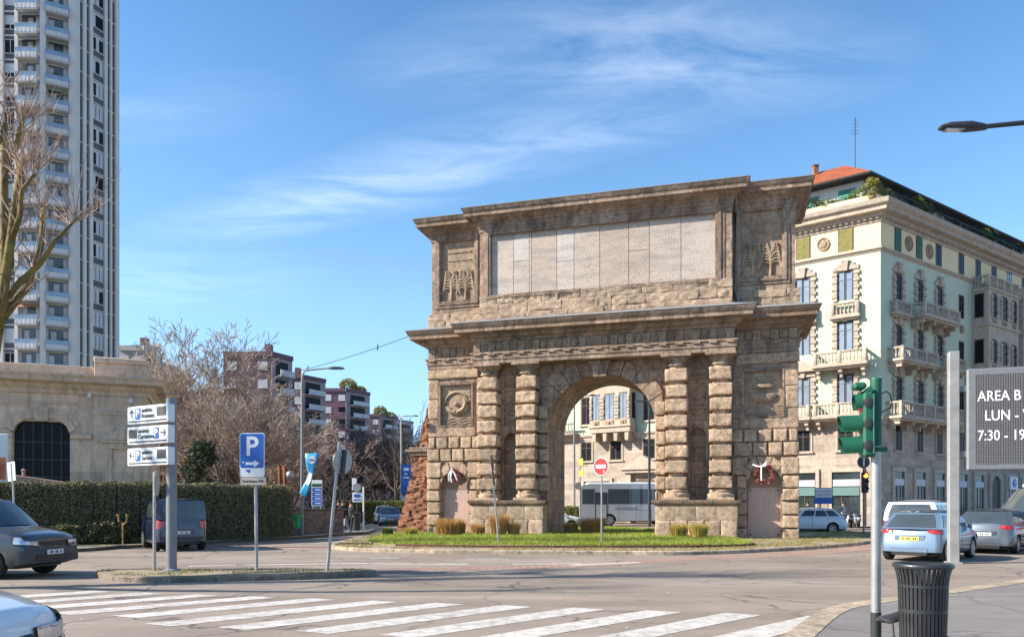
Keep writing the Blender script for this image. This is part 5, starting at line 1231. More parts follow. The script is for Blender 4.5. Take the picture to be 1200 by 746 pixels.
# dark evergreen behind the signs
rg=random.Random(17); ev=thing('evergreen_shrub','dark evergreen shrub behind the blue van and the parking signs','tree',(PX(234,37.5),37.5,.1))
mb=MB(); mb.tube([(0,0,0),(0,0,4.0)],[.12,.05],6); mb.build('trunk',MT['bark'],ev)
mb=MB()
for k in range(26):
    z=rg.uniform(.8,4.4); r=1.35*(1-z/6); a=rg.uniform(0,6.28); leafblob(mb,(r*.7*math.cos(a),r*.7*math.sin(a),z),.62,.62,.42,210,.08,rg,0,-.35)
mb.build('crown',MT['leaf_dark'],ev,recalc=False)
# clipped hedges
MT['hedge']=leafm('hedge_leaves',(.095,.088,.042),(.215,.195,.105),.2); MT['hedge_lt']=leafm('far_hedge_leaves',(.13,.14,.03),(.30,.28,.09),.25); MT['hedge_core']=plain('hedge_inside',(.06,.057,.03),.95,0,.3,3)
def hedge(label,path,h,th,n,s,mat,z=.12,seed=1):
    rg=random.Random(seed); mb=MB(); P=[Vector(p) for p in path]
    t=thing('hedge',label,'hedge',(P[0].x,P[0].y,z)); o=P[0]
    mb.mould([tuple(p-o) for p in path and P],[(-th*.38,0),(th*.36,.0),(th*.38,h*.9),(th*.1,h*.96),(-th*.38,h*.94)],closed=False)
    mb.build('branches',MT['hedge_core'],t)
    seg=[(P[i],P[i+1]) for i in range(len(P)-1)]; ls=[(b-a).length for a,b in seg]; T=sum(ls)
    mb=MB()
    for k in range(n):
        d=rg.uniform(0,T)
        for (a,b),l in zip(seg,ls):
            if d<=l: break
            d-=l
        f=(b-a).normalized(); q=a+f*min(d,l)-o; nn=Vector((f.y,-f.x))
        w_=rg.random()
        lump=.13*noise.noise(Vector((q.x*1.1,q.y*1.1,1)))+.06*noise.noise(Vector((q.x*3.2,q.y*3.2,5)))
        if w_<.68: off=th/2+rg.uniform(-.1,.06)+lump; zz=rg.uniform(0.02,h)+lump*.4
        elif w_<.95: off=rg.uniform(-th/2,th/2); zz=h+rg.uniform(-.12,.08)+lump
        else: off=-th/2; zz=rg.uniform(.3,h)
        if noise.noise(Vector((q.x*1.6+9,zz*1.9,q.y*1.6)))<-.55: continue
        p=Vector((q.x+nn.x*off,q.y+nn.y*off,zz)); u=Vector((rg.gauss(0,1),rg.gauss(0,1),rg.gauss(0,1))).normalized(); v=u.orthogonal().normalized(); a_=s*rg.uniform(.6,1.3)
        mb.add([tuple(p-u*a_),tuple(p+v*a_*.55),tuple(p+u*a_),tuple(p-v*a_*.55)],[(0,1,2,3)])
    mb.build('foliage',MT[mat],t,recalc=False); return t
hedge('long dark clipped hedge in front of the toll house',smooth_poly([(-29,27.6),(-20,29.1),(-15.6,30.3),(-13.2,32.6),(-11.8,34.8),(-11.0,36.8)],5),2.32,1.1,62000,.052,'hedge')
hedge('sunlit yellow green hedge along the far side of the avenue',[(-17.5,74),(-7.2,67)],1.95,1.4,9000,.10,'hedge_lt',0,2)
hedge('low green hedge seen through the archway behind the white car',[(3.4,57.0),(4.9,56.6)],1.5,1.0,2500,.06,'hedge_lt',0,3)
lw=MB(); lw.bbox(0,4.6,-.15,.15,0,1.25,.03); lw.bbox(-.05,4.65,-.2,.2,1.25,1.33,.02); lo=lw.build('low_wall',stone('grey_wall',(.22,.18,.16),(.12,.1,.09),isl=0,bricks=(.5,.2,.01),pit=.2)); lo.location=(-11.6,38.6,.12); lo.rotation_euler=(0,0,R_(62)); tag(lo,'low grey wall continuing from the end of the long hedge','wall')
# weeds growing in front of the hedge
for i,(px,D,h,m_) in enumerate(((96,29.4,.95,'hedge'),(75,28.9,.8,'hedge'),(122,29.5,1.0,'hedge'),(160,30.0,.7,'hedge'))):
    mb=MB(); leafblob(mb,(0,0,h*.5),.75,.5,h*.52,900,.06,rg,0,-.3); o=mb.build('shrub',leafm('olive_leaves',(.06,.07,.025),(.17,.16,.07)) if i==0 else bpy.data.materials['olive_leaves'],recalc=False); o.location=(PX(px,D),D,.12)
    tag(o,'olive green shrub growing at the foot of the long dark hedge','shrub','shrubs at the foot of the long hedge')
# ------------------------------------------------------------------ vehicles
def smoothstep(a,b,x):
    t_=max(0,min(1,(x-a)/(b-a))); return t_*t_*(3-2*t_)
def lerp_tab(tab,x):
    if x<=tab[0][0]: return tab[0][1]
    for (a,b),(c,d) in zip(tab,tab[1:]):
        if x<=c: return b+(d-b)*(x-a)/(c-a)
    return tab[-1][1]
WHEEL={}
def wheel(par,x,y,r,w,side,spokes=5,rim='rim'):
    key=(r,w,spokes,rim)
    if key not in WHEEL:
        mb=MB(); n=28
        prof=[(r*.62,-w/2),(r*.9,-w/2),(r*.985,-w*.38),(r,-w*.2),(r,w*.2),(r*.985,w*.38),(r*.9,w/2),(r*.66,w/2),(r*.62,w*.35)]
        mb.rings([[(rr_*math.cos(a),yy,rr_*math.sin(a)) for a in [6.2832*j/n for j in range(n)]] for rr_,yy in prof],0,False)
        tm=MB(); 
        tm.rings([[(rr_*math.cos(a),yy,rr_*math.sin(a)) for a in [6.2832*j/n for j in range(n)]] for rr_,yy in ((r*.67,w*.5),(r*.64,w*.46),(r*.60,w*.38),(r*.58,w*.1),(.01,w*.05))],1,False)
        tm.rings([[(rr_*math.cos(a),yy,rr_*math.sin(a)) for a in [6.2832*j/n for j in range(n)]] for rr_,yy in ((r*.68,w*.46),(r*.68,w*.51),(r*.60,w*.50),(r*.59,w*.40))],0,False)
        for k in range(spokes):
            a=6.2832*k/spokes; c,s=math.cos(a),math.sin(a); h1,h2=r*.10,r*.13
            def P(rad,t_,y): return (rad*c-t_*s,y,rad*s+t_*c)
            tm.add([P(r*.08,-h1,w*.46),P(r*.08,h1,w*.46),P(r*.62,h2,w*.49),P(r*.62,-h2,w*.49),P(r*.08,-h1*1.2,w*.2),P(r*.08,h1*1.2,w*.2),P(r*.62,h2*1.1,w*.3),P(r*.62,-h2*1.1,w*.3)],[(0,1,2,3),(0,4,5,1),(1,5,6,2),(3,2,6,7),(0,3,7,4)],0)
        tm.rings([[(rr_*math.cos(a),yy,rr_*math.sin(a)) for a in [6.2832*j/12 for j in range(12)]] for rr_,yy in ((r*.17,w*.3),(r*.17,w*.5),(r*.1,w*.54),(.005,w*.54))],0,False)
        o1=mb.build('wheel',MT['tyre'],None,smooth=45); o2=tm.build('rim',[MT[rim],MT['black']],o1,smooth=40)
        WHEEL[key]=(o1,o2); first=True
    else: first=False
    a,b=WHEEL[key]
    if first: o,q=a,b
    else:
        o=a.copy(); COL.objects.link(o); q=b.copy(); COL.objects.link(q); q.parent=o
    o.parent=par; o.location=(x,y,r); o.rotation_euler=(0,0,0 if side>0 else math.pi); return o
def car(name,label,cat,loc,hd,group=None,L=4.2,W=1.75,H=1.48,pm=None,zlo=.2,hood=((.0,.66),(.12,.76),(.5,.86)),cowl=.62,belt=.93,xc=.95,xf=.35,xb=-1.45,xr=-1.85,tail=.95,wb=2.55,foh=.82,wr=.31,taper=.1,trw=.24,lamps=True,lowm=None,lowz=.0,pillar=True,rails=False,plate='plate',rim='rim',spokes=5,glass_m='glass',doors=2,rwin=(.12,.88),sidew=None,bumper=None,frontz=(.56,.72),rearz=(.78,1.0),hatchglass=True,nose=.78,nlen=.5,lf=.42,tf_=.27,rl=.13,fl=.08):
    t=thing(name,label,cat,loc,hd,group); P=paintm=pm
    xF=L/2; xR=-L/2; ax1=xF-foh; ax2=ax1-wb
    # stations
    xs=[]
    for q in range(8): xs.append(xF-.42*(1-math.cos(q/7*math.pi/2)))
    ra=wr+.055
    for ax in (ax1,ax2):
        xs+= [ax+ra*math.cos(k*math.pi/10) for k in range(11)]+[ax+ra+.02,ax-ra-.02]
    x=xF-.5
    while x>xR+.4: xs.append(x); x-=.22
    for q in range(7): xs.append(xR+.34*(1-math.cos(q/6*math.pi/2)))
    xs=sorted({round(v,3) for v in xs},reverse=True); xs=[v for i,v in enumerate(xs) if i==0 or xs[i-1]-v>.012]
    hoodtab=sorted([(xF-a,b) for a,b in hood]+[(xc+.02,belt+.03),(xc-.4,belt),(xr+.2,belt+.03),(xR+.12,tail),(xR,tail-.03)])
    def whalf(x):
        w=W/2
        e=(xF-x)/nlen
        if e<1: w*=nose+(1-nose)*math.sqrt(max(0,1-(1-e)**2))
        e=(x-xR)/.42
        if e<1: w*=.78+.22*math.sqrt(max(0,1-(1-e)**2))
        return w*(1-.02*smoothstep(xF-1.6,xF,x))
    def lo(x):
        z=zlo+.10*smoothstep(xF-.5,xF,x)+.08*smoothstep(xR+.45,xR,x)
        for ax in (ax1,ax2):
            if abs(x-ax)<=ra: z=max(z,wr+math.sqrt(max(0,ra*ra-(x-ax)**2)))
        return z
    NJ=9
    def lean(x,z):
        if x<xR+.38: return x+rl*(1-(x-xR)/.38)*max(0,min(1,(z-.45)/.6))
        if x>xF-.34: return x-fl*(1-(xF-x)/.34)*max(0,min(1,(z-.45)/.5))
        return x
    def sec(x,s,d=0):   # s 0..8 from sill to centre line (left half), y>0
        hi=lerp_tab(hoodtab,x); l0=lo(x); w=whalf(x); nom=zlo; h=hi-nom
        tabw=[.93,.975,1.0,1.0,.985,.95,.86,.55,0]; tabz=[0,.10,.32,.56,.80,.93,1.0,1.03,1.045]
        i=min(7,int(s)); f=s-i
        ww=tabw[i]+(tabw[i+1]-tabw[i])*f; zz=nom+h*(tabz[i]+(tabz[i+1]-tabz[i])*f)
        zz=max(zz,l0); return Vector((lean(x,zz),w*ww+d,zz))
    mb=MB(); rings=[]
    for x in xs:
        half=[sec(x,j) for j in range(NJ)]; ring=[tuple(p) for p in half]+[(p.x,-p.y,p.z) for p in half[-2::-1]]; rings.append(ring)
    n=len(rings[0]); vs=[p for r in rings for p in r]; fs=[]; mi=[]
    for i in range(len(rings)-1):
        for j in range(n-1): fs.append((i*n+j,i*n+j+1,(i+1)*n+j+1,(i+1)*n+j)); mi.append(1 if (j in (0,n-2) or (lowm and max(vs[i*n+j][2],vs[i*n+j+1][2])<lowz)) else 0)
        fs.append((i*n,(i+1)*n,(i+1)*n+n-1,i*n+n-1)); mi.append(1)
    for b0,flip_ in ((0,False),((len(rings)-1)*n,True)):
        for j in range(n//2):
            q_=(b0+j,b0+j+1,b0+n-2-j,b0+n-1-j) if j+1!=n-2-j else (b0+j,b0+j+1,b0+n-1-j)
            fs.append(q_); mi.append(1 if (j==0 or (lowm and vs[b0+j+1][2]<lowz+.03)) else 0)
    mb.v=vs; mb.f=fs; mb.m=mi
    body=mb.build('body',[P,lowm or MT['black']],t,smooth=42)
    # dark underside between the wheels
    mb=MB(); mb.box(xR+.3,xF-.35,-W/2+.22,W/2-.22,zlo-.02,belt-.25); mb.build('underbody',MT['black'],t)
    # cabin
    wbt=W/2-.07; wrf=W/2-trw
    def side(a,h,s,d=0):
        lowx=xr+(xc-xr)*a; upx=xb+(xf-xb)*a
        y=(wbt+(wrf-wbt)*h+.045*math.sin(math.pi*h)*.8+d)*s; z0=belt-.02
        return Vector((lowx+(upx-lowx)*h,y,z0+(H-.075-z0)*h))
    def front(b,h,d=0):
        lowx=xc+.16*(1-b*b); upx=xf+.07*(1-b*b); z0=belt-.0; y=b*(wbt+(wrf-wbt)*h+.045*math.sin(math.pi*h)*.8)
        return Vector((lowx+(upx-lowx)*h+d*.6,y,z0+(H-.075-z0)*h+d*.6+.015*(1-b*b)))
    def rear(b,h,d=0):
        lowx=xr-.09*(1-b*b); upx=xb-.06*(1-b*b); z0=belt-.02; y=b*(wbt+(wrf-wbt)*h+.045*math.sin(math.pi*h)*.8)
        return Vector((lowx+(upx-lowx)*h-d,y,z0+(H-.075-z0)*h+d*.3+.012*(1-b*b)))
    def roof(a,b):
        f=front(b,1); r_=rear(b,1); p=r_.lerp(f,a); p.z+=.065*(1-b*b)**.6*(.5+.5*math.sin(math.pi*a))+.03*math.sin(math.pi*a); return p
    mb=MB(); S_=8
    for s in (1,-1): mb.grid(lambda a,h:side(a,h,s),S_*2,S_)
    mb.grid(lambda a,h:front(a*2-1,h),S_,S_); mb.grid(lambda a,h:rear(a*2-1,h),S_,S_); mb.grid(lambda a,b:roof(a,b*2-1),S_*2,S_)
    cab=mb.build('roof',P,t,smooth=180)
    bm=bmesh.new(); bm.from_mesh(cab.data); bmesh.ops.remove_doubles(bm,verts=bm.verts,dist=.004); bmesh.ops.recalc_face_normals(bm,faces=bm.faces); bm.to_mesh(cab.data); bm.free(); cab.data.set_sharp_from_angle(angle=R_(50))
    G_=MT[glass_m]
    mb=MB(); mb.grid(lambda a,h:front((a*2-1)*.90,.06+.86*h,.014),10,6); mb.build('windscreen',G_,t,smooth=180)
    if hatchglass: mb=MB(); mb.grid(lambda a,h:rear((a*2-1)*(.84-.06*h),rwin[0]+(rwin[1]-rwin[0])*h,.014),10,6); mb.build('rear_window',G_,t,smooth=180)
    for s in (1,-1):
        for a0,a1 in (sidew or ((.08,.30),(.33,.60),(.63,.93))):
            mb=MB(); mb.grid(lambda a,h:side(a0+(a1-a0)*a,.13+.73*h,s,.010),6,5); mb.build('side_window',G_,t,smooth=180)
        if doors:
            dd=[(xc-.98,xc-.02),(xc-1.92,xc-1.0)][:doors]
            for x0,x1 in dd:
                mb=MB(); q=[]
                for (xa,xb_) in ((x0,x0+.012),(x1-.012,x1)):
                    mb.grid(lambda a,b: (lambda p:(p.x,p.y*s,p.z))(sec(xa+(xb_-xa)*a,1.2+4.2*b,.004)),1,8)
                mb.grid(lambda a,b: (lambda p:(p.x,p.y*s,p.z))(sec(x0+(x1-x0)*a,1.2+.04*b,.004)),8,1)
                o=mb.build('door_seam',MT['black'],body)
                mb=MB(); p=sec(x0+.14,4.3,.0); mb.bbox(p.x-.09,p.x+.09,p.y*s-.028,p.y*s+.028,p.z-.012,p.z+.02,.01); mb.build('door_handle',P,body)
        # mirrors
        mb=MB(); p=side(.93,.10,s,.0); 
        mb.rings([[(p.x-.05*k,p.y+s*(.02+.11*q),p.z+zz) for q,zz in ((0,-.03),(1,-.07),(1.15,.0),(1,.09),(.2,.08))] for k in (-1,.0,1)]); mb.build('mirror',P,t,smooth=60)
    def patch(nm,x0,x1,s0,s1,m_,d=.012,nx=8,ns=5):
        for s in (1,-1):
            mb=MB(); mb.grid(lambda a,b:(lambda p:(p.x,p.y*s,p.z))(sec(x0+(x1-x0)*(a**1.0),s0+(s1-s0)*b,d)),nx,ns)
            # thicken towards the body
            o=mb.build(nm,m_,t,smooth=180,recalc=False)
    def spz(x,z): # section parameter at a height
        a,b=0.,7.9
        for _ in range(20):
            m_=(a+b)/2
            if sec(x,m_).z<z: a=m_
            else: b=m_
        return a
    if lamps:
        for s in (1,-1):
            mb=MB(); hq=[0]
            def hl(a,b):
                if hq[0]: a=-.04+1.08*a; b=-.22+1.44*b
                r_=hl0(max(0,min(1,a)) if not hq[0] else a,b)
                return r_ if not hq[0] else (r_[0]-.006,r_[1]-.004*s,r_[2])
            def hl0(a,b):
                z=frontz[0]+(frontz[1]-frontz[0])*b*(.55+.45*math.sin(math.pi*(.15+.7*a)))+.05*a; wF=whalf(xF)*.95
                if a<.6: return (lean(xF,z)+.020-.02*a,(wF*(1-lf)+wF*lf*a/.6+.006)*s,min(z,lerp_tab(hoodtab,xF-.03)-.02))
                q_=(a-.6)/.4; x=xF-.008-.30*q_; p=sec(x,min(5.0,spz(x,z))); return (p.x+.022,(p.y+.016)*s,min(z,p.z+.01) if spz(x,z)>=5 else z)
            mb.grid(hl,12,5); hb_=mb.build('headlight',MT['lamp_clear'],t,smooth=180); hq[0]=1; mb=MB(); mb.grid(hl,12,5); mb.build('lamp_bezel',MT['black'],hb_,smooth=180)
            mb=MB()
            def tl(a,b):
                z=rearz[0]+(rearz[1]-rearz[0])*b; wR=whalf(xR)*.95
                if a<.55: return (lean(xR,z)-.026,(wR*(1-tf_)+wR*tf_*a/.55+.006)*s,min(rearz[0]+(rearz[1]-rearz[0])*(.5+(b-.5)*(.45+a)),tail-.06))
                q_=(a-.55)/.45; x=xR+.008+.26*q_; p=sec(x,min(5.0,spz(x,z))); return (p.x-.012,(p.y+.012)*s,min(z,p.z+.02) if spz(x,z)>=5 else z)
            mb.grid(tl,12,5)
            mb.build('taillight',MT['lamp_red'],t,smooth=60)
    # front face: grille, plate
    mb=MB(); wq=whalf(xF)*.9; q_=lean(xF,frontz[0]+.03); mb.bbox(q_-.03,q_+.014,-wq*.56,wq*.56,frontz[0]-.02,frontz[0]+.09,.01); mb.bbox(xF-.03,xF+.015,-wq*.8,wq*.8,zlo+.14,zlo+.27,.01); mb.build('grille',MT['black'],t)
    mb=MB(); mb.bbox(xF,xF+.03,-.26,.26,zlo+.27,zlo+.38,.005); pl_=mb.build('licence_plate',MT['plate'],t)
    q_=lean(xR,.70)-.01
    mb=MB(); mb.bbox(q_-.012,q_+.06,-.40,.40,(.57 if zlo<.3 else .67),(.755 if zlo<.3 else .855),.008); mb.build('plate_recess',P,t)
    mb=MB(); mb.bbox(q_-.03,q_,-.26,.26,(.60 if zlo<.3 else .7),(.71 if zlo<.3 else .81),.005); mb.build('licence_plate',MT[plate],t)
    mb=MB()
    for k in range(7):
        if k==2 or k==5: continue
        mb.box(xF+.03,xF+.033,-.18+.055*k,-.145+.055*k,zlo+.295,zlo+.355); mb.box(q_-.033,q_-.03,-.18+.055*k,-.145+.055*k,(.625 if zlo<.3 else .725),(.685 if zlo<.3 else .785))
    mb.build('plate_characters',MT['ink'],pl_)
    mb=MB(); mb.bbox(xR-.02,xR+.05,-wq*.85,wq*.85,zlo+.06,zlo+.20,.02); mb.build('bumper',bumper or P,t); mb=MB(); mb.bbox(xR-.015,xR+.1,-wq*.8,wq*.8,zlo-.02,zlo+.06,.01); mb.build('bumper_lip',MT['black'],t)
    if rails:
        for s in (1,-1):
            mb=MB(); mb.tube([(xf-.1,s*(wrf-.06),H+.02),(xf-.25,s*(wrf-.06),H+.09),(xb+.3,s*(wrf-.06),H+.09),(xb+.12,s*(wrf-.06),H+.02)],.018,6); mb.build('roof_rail',MT['black'],t)
    for x in (ax1,ax2):
        for s in (1,-1): wheel(t,x,s*(W/2-.12),wr,.20,s,spokes,rim)
    return t
P_dgrey=paint('car_paint_graphite',(.045,.05,.06),.5); P_blue=paint('car_paint_navy',(.008,.014,.055),.0); P_white=paint('car_paint_white',(.74,.75,.76)); P_silver=paint('car_paint_silver_blue',(.18,.245,.33),.5,.3); P_grey=paint('car_paint_steel',(.12,.137,.155),.6,.3); P_teal=paint('car_paint_grey_blue',(.16,.20,.24),.5); P_black=paint('car_paint_black',(.015,.015,.017)); P_lsil=paint('car_paint_light_silver',(.50,.51,.52),.5)
plastic=plain('bumper_plastic',(.042,.043,.045),.55,0,.15,8)
HR=lambda dx,dy: math.atan2(dy,dx)
# graphite people carrier entering from the left
def nosepos(x,y,h,L): return (x-math.cos(h)*L/2,y-math.sin(h)*L/2,.004)
h=HR(.993,-.10)
mpv=dict(L=4.3,W=1.82,H=1.79,zlo=.24,hood=((0,.80),(.10,.93),(.45,1.02)),belt=1.10,xc=1.15,xf=.50,xb=-1.95,xr=-2.08,tail=1.10,foh=.86,wb=2.65,wr=.33,trw=.20,frontz=(.72,.90),rearz=(.85,1.2),nose=.90,nlen=.34,lf=.36)
car('people_carrier','dark graphite people carrier with black bumper in front of the hedge at the left edge','car',nosepos(-10.3,17.3,h,4.3),h,pm=P_dgrey,lowm=plastic,lowz=.72,bumper=plastic,**mpv)
# white car nose in the lower left corner
h=HR(.999,-.02)
car('white_hatchback','white hatchback whose bonnet and headlamp enter at the lower left corner','car',nosepos(-3.30,4.95,h,4.1),h,pm=P_white,nose=.86,nlen=.4,L=4.1,W=1.76,H=1.56,hood=((0,.72),(.08,.85),(.5,.965),(.9,1.0)),belt=1.02,xc=.85,xf=.2,xb=-1.5,xr=-1.85,frontz=(.62,.80),wr=.31)
# navy van at the hedge
h=HR(-.55,.835)
car('small_van','navy blue boxy van seen from behind by the long hedge','van',(-11.55-.55*1.95,26.9+.835*1.95,.004),h,pm=P_blue,L=3.95,W=1.72,H=1.84,zlo=.25,hood=((0,.85),(.1,.95),(.5,1.05)),belt=1.12,xc=1.1,xf=.55,xb=-1.88,xr=-1.93,tail=1.12,foh=.75,wb=2.6,wr=.32,trw=.14,rl=.04,fl=.05,rearz=(.80,1.16),tf_=.14,rwin=(.14,.86),bumper=plastic,lowm=plastic,lowz=.5)
# queue on the right
h=R_(90-45)
def rearpos(x,y,h,L): return (x+math.cos(h)*L/2,y+math.sin(h)*L/2,.004)
car('silver_hatchback','silver blue hatchback with yellow rear plate behind the traffic light pole','car',rearpos(11.32,21.9,h,3.95),h,pm=P_silver,L=3.95,W=1.70,H=1.46,belt=.94,tail=.98,plate='plate_y',rearz=(.80,1.0),xb=-1.35,xr=-1.88,spokes=7)
h=R_(90-43)
car('grey_hatchback','steel grey hatchback right of the message board post','car',rearpos(15.55,25.4,h,4.3),h,pm=P_grey,L=4.3,W=1.80,H=1.47,belt=.97,tail=1.0,rearz=(.82,.98),xb=-1.3,xr=-1.95,foh=.9,wb=2.6)
h=R_(90-40)
car('white_people_carrier','white people carrier with roof rails ahead of the silver hatchback','car',rearpos(13.55,26.2,h,4.4),h,pm=P_white,rails=True,**{**mpv,'L':4.4,'H':1.78})
# ambulance-like van at the right edge
h=R_(180)
av=car('ambulance','navy and white ambulance van with red band at the right edge','van',(PX(1166,29.5)+2.75,29.9,.004),h,pm=P_blue,L=5.4,W=2.0,H=2.35,zlo=.3,hood=((0,1.02),(.12,1.12),(.6,1.24)),belt=1.28,xc=1.85,xf=1.05,xb=-2.55,xr=-2.65,tail=1.3,foh=.95,wb=3.3,wr=.35,trw=.14,frontz=(.8,1.05),rearz=(1.0,1.4),doors=1,sidew=((.74,.93),),spokes=6)
mb=MB()
for s in (1,-1):
    mb.box(-2.6,.55,s*1.0-(.012 if s<0 else -.0),s*1.0+(.012 if s>0 else 0),.95,1.25,1); mb.box(-2.6,.55,s*1.0-(.010 if s<0 else 0),s*1.0+(.010 if s>0 else 0),.55,.94,0); mb.box(-2.6,.55,s*.985-(.012 if s<0 else 0),s*.985+(.012 if s>0 else 0),1.26,1.9,0)
mb.build('side_panel',[MT['white'],MT['red']],av)
mb=MB(); mb.bbox(-2.5,.9,-.86,.86,2.30,2.46,.06); mb.build('roof_pod',MT['white'],av)
mb=MB()
for s in (1,-1):
    for x in (.95,1.3): mb.rings([[(x+r_*math.cos(q*.524),s*(1.0+d),.98+r_*math.sin(q*.524)) for q in range(12)] for r_,d in ((.09,0),(.09,.008),(.055,.008),(.055,.004))],0,False)
mb.build('emblem',MT['white'],av)
# white hatch parked in front of the shops
h=R_(183)
car('white_estate','white hatchback passing the shop fronts right of the gate','car',(PX(986,44.2)-2.05,44.3,.004),h,pm=P_white,L=4.3,W=1.78,H=1.46,belt=.95,tail=1.0,xb=-1.35,xr=-1.9,rearz=(.82,1.0))
h=R_(5)
car('white_city_car','white small car visible through the archway beside the coach','car',(PX(682,50.5)-1.95,50.5,.004),h,pm=P_white,L=3.9,W=1.7,H=1.48,belt=.93)
# cars on the avenue
h=R_(-78)
car('oncoming_hatchback','grey blue hatchback driving towards the camera left of the brick buttress','car',(PX(453,60.0),61.5,.004),h,pm=P_teal,L=4.1,W=1.78,H=1.5)
car('oncoming_white_car','white car close behind the grey blue hatchback','car',(PX(447,66),67.5,.004),h,pm=P_white,L=4.2,W=1.8,H=1.6)
for i,(px,D,hh,pm_,lb) in enumerate(((427,76,-60,P_black,'black car waiting behind the two pedestrians'),(341,82,-20,P_lsil,'silver car parked far behind the reddish trees'),(352,80,-25,P_black,'black car parked under the street lamp'),(365,86,-20,P_grey,'grey car parked far behind the blue notice board'))):
    car('parked_car',lb,'car',(PX(px,D),D,.004),R_(hh),'cars parked far along the avenue',pm=pm_)
# coach seen through the arch
ch=thing('coach','silver white tourist coach passing behind the gate','bus',(PX(681,59.5)+4.1,60.8,.004),R_(1.5))
LB,WBs,HB=8.6,2.5,3.25
mb=MB()
sideprof=[(-LB/2,.42),(-LB/2+.05,1.2),(-LB/2+.12,HB-.3),(-LB/2+.35,HB-.02),(LB/2-1.0,HB),(LB/2-.35,HB-.25),(LB/2-.05,1.5),(LB/2,.9),(LB/2-.02,.42)]
wheels=[(-1.95,.47),(2.25,.47)]
bot=[(LB/2-.02,.42)]
for ax,_ in wheels[::-1]:
    bot+=[(ax+.56*math.cos(a),.42+.0+.56*math.sin(a)) for a in [math.pi*k/10 for k in range(11)]]
poly=sideprof[:-1]+bot
mb.prism(poly,-WBs/2,WBs/2); mb.build('body',P_lsil,ch,smooth=35)
mb=MB(); mb.box(-LB/2+.3,LB/2-.3,-WBs/2+.3,WBs/2-.3,.35,1.0); mb.build('underbody',MT['black'],ch)
for s in (1,-1):
    e=.012
    for x0,x1 in ((-4.05,-3.1),(-2.05,-.35),(-.32,1.45),(1.48,3.35)):
        mb=MB(); mb.box(x0,x1,s*WBs/2-e,s*WBs/2+e,1.72,2.88); mb.build('side_window',MT['glass'],ch)
    mb=MB(); mb.prism([(3.38,1.72),(3.38,2.88),(3.75,2.82),(4.15,1.15),(3.85,1.1)],s*WBs/2-e,s*WBs/2+e); mb.build('side_window',MT['glass'],ch)
    mb=MB(); mb.box(-3.06,-2.10,s*WBs/2-.02,s*WBs/2+.02,.55,2.62,0); mb.box(-2.98,-2.18,s*WBs/2-.026,s*WBs/2+.026,1.75,2.54,1); mb.box(-2.98,-2.18,s*WBs/2-.026,s*WBs/2+.026,.6,1.68,2); mb.build('door',[MT['black'],MT['glass'],P_lsil],ch)
    mb=MB()
    for x in (-1.2,.1,1.3): mb.box(x-.012,x+.012,s*WBs/2-.006,s*WBs/2+.006,.5,1.25)
    mb.box(-1.2,3.2,s*WBs/2-.006,s*WBs/2+.006,1.25,1.27); mb.build('hatch_seam',MT['greysteel'],ch)
    mb=MB(); rr=random.Random(6)
    xx=-1.5
    for k in range(9):
        yv=s*(WBs/2+.004); ww=.17; hgt=.13 if k not in (1,4,8) else .24
        mb.tube([(xx+s*0,yv,1.38),(xx+.05,yv,1.38+hgt),(xx+.10,yv,1.40),(xx+ww,yv,1.44+.05*(k%2))],.016,4); xx+=.2
    mb.tube([(-1.6,s*(WBs/2+.004),1.33),(.45,s*(WBs/2+.004),1.31)],.008,4); mb.build('lettering',MT['ink'],ch)
mb=MB(); mb.bbox(-3.6,2.2,-.9,.9,HB-.02,HB+.16,.06); mb.build('roof_unit',MT['white'],ch)
for x in (-1.95,2.25):
    for s in (1,-1): wheel(ch,x,s*(WBs/2-.16),.47,.28,s,8,'rim')
# scooters in front of the shop
def scooter(px,D,hd,label,pm):
    t=thing('scooter',label,'scooter',(PX(px,D),D,.1),hd,'scooters parked by the shop')
    mb=MB()
    mb.rings([[(x,y*w,z0+(z1-z0)*zz) for y,zz in ((-.5,.1),(-.5,.7),(-.3,1),(.3,1),(.5,.7),(.5,.1),(.2,0),(-.2,0))] for x,w,z0,z1 in ((-.72,.10,.55,.72),(-.5,.34,.42,.78),(-.2,.38,.34,.74),(.02,.36,.26,.42),(.3,.36,.24,.34),(.42,.40,.25,.7),(.5,.34,.3,.95),(.56,.16,.4,1.02))]); b=mb.build('body',pm,t,smooth=60)
    mb=MB(); mb.bbox(-.68,.0,-.15,.15,.76,.86,.04); mb.build('seat',MT['black'],t)
    mb=MB(); mb.tube([(.6,0,.3),(.5,0,.9),(.46,0,1.08)],.03,6); mb.tube([(.44,-.34,1.06),(.48,-.1,1.1),(.48,.1,1.1),(.44,.34,1.06)],.02,6); mb.build('handlebar',MT['darksteel'],t)
    mb=MB(); mb.rings([[(.55-.05*k,.2*math.cos(q*.785),1.3+.22*math.sin(q*.785)+.03*k) for q in range(8)] for k in (0,.4)]); mb.build('windshield',MT['glass'],t)
    for x in (-.5,.64):
        mb=MB(); mb.rings([[(x+(.17+.07*math.cos(b_))*math.cos(a),.06*math.sin(b_),.24+(.17+.07*math.cos(b_))*math.sin(a)) for b_ in [j*1.047 for j in range(6)]] for a in [k*.393 for k in range(16)]],0,False,True); mb.build('wheel',MT['tyre'],t,smooth=180)
    return t
scooter(978,50,R_(60),'white scooter nearest the white car at the shop front',P_white); scooter(986,50.5,R_(75),'black scooter in the middle of the shop front row',P_black); scooter(997,51,R_(70),'grey scooter in front of the dark shop opening',P_grey); scooter(1004,52,R_(80),'silver scooter by the small traffic light',P_lsil)
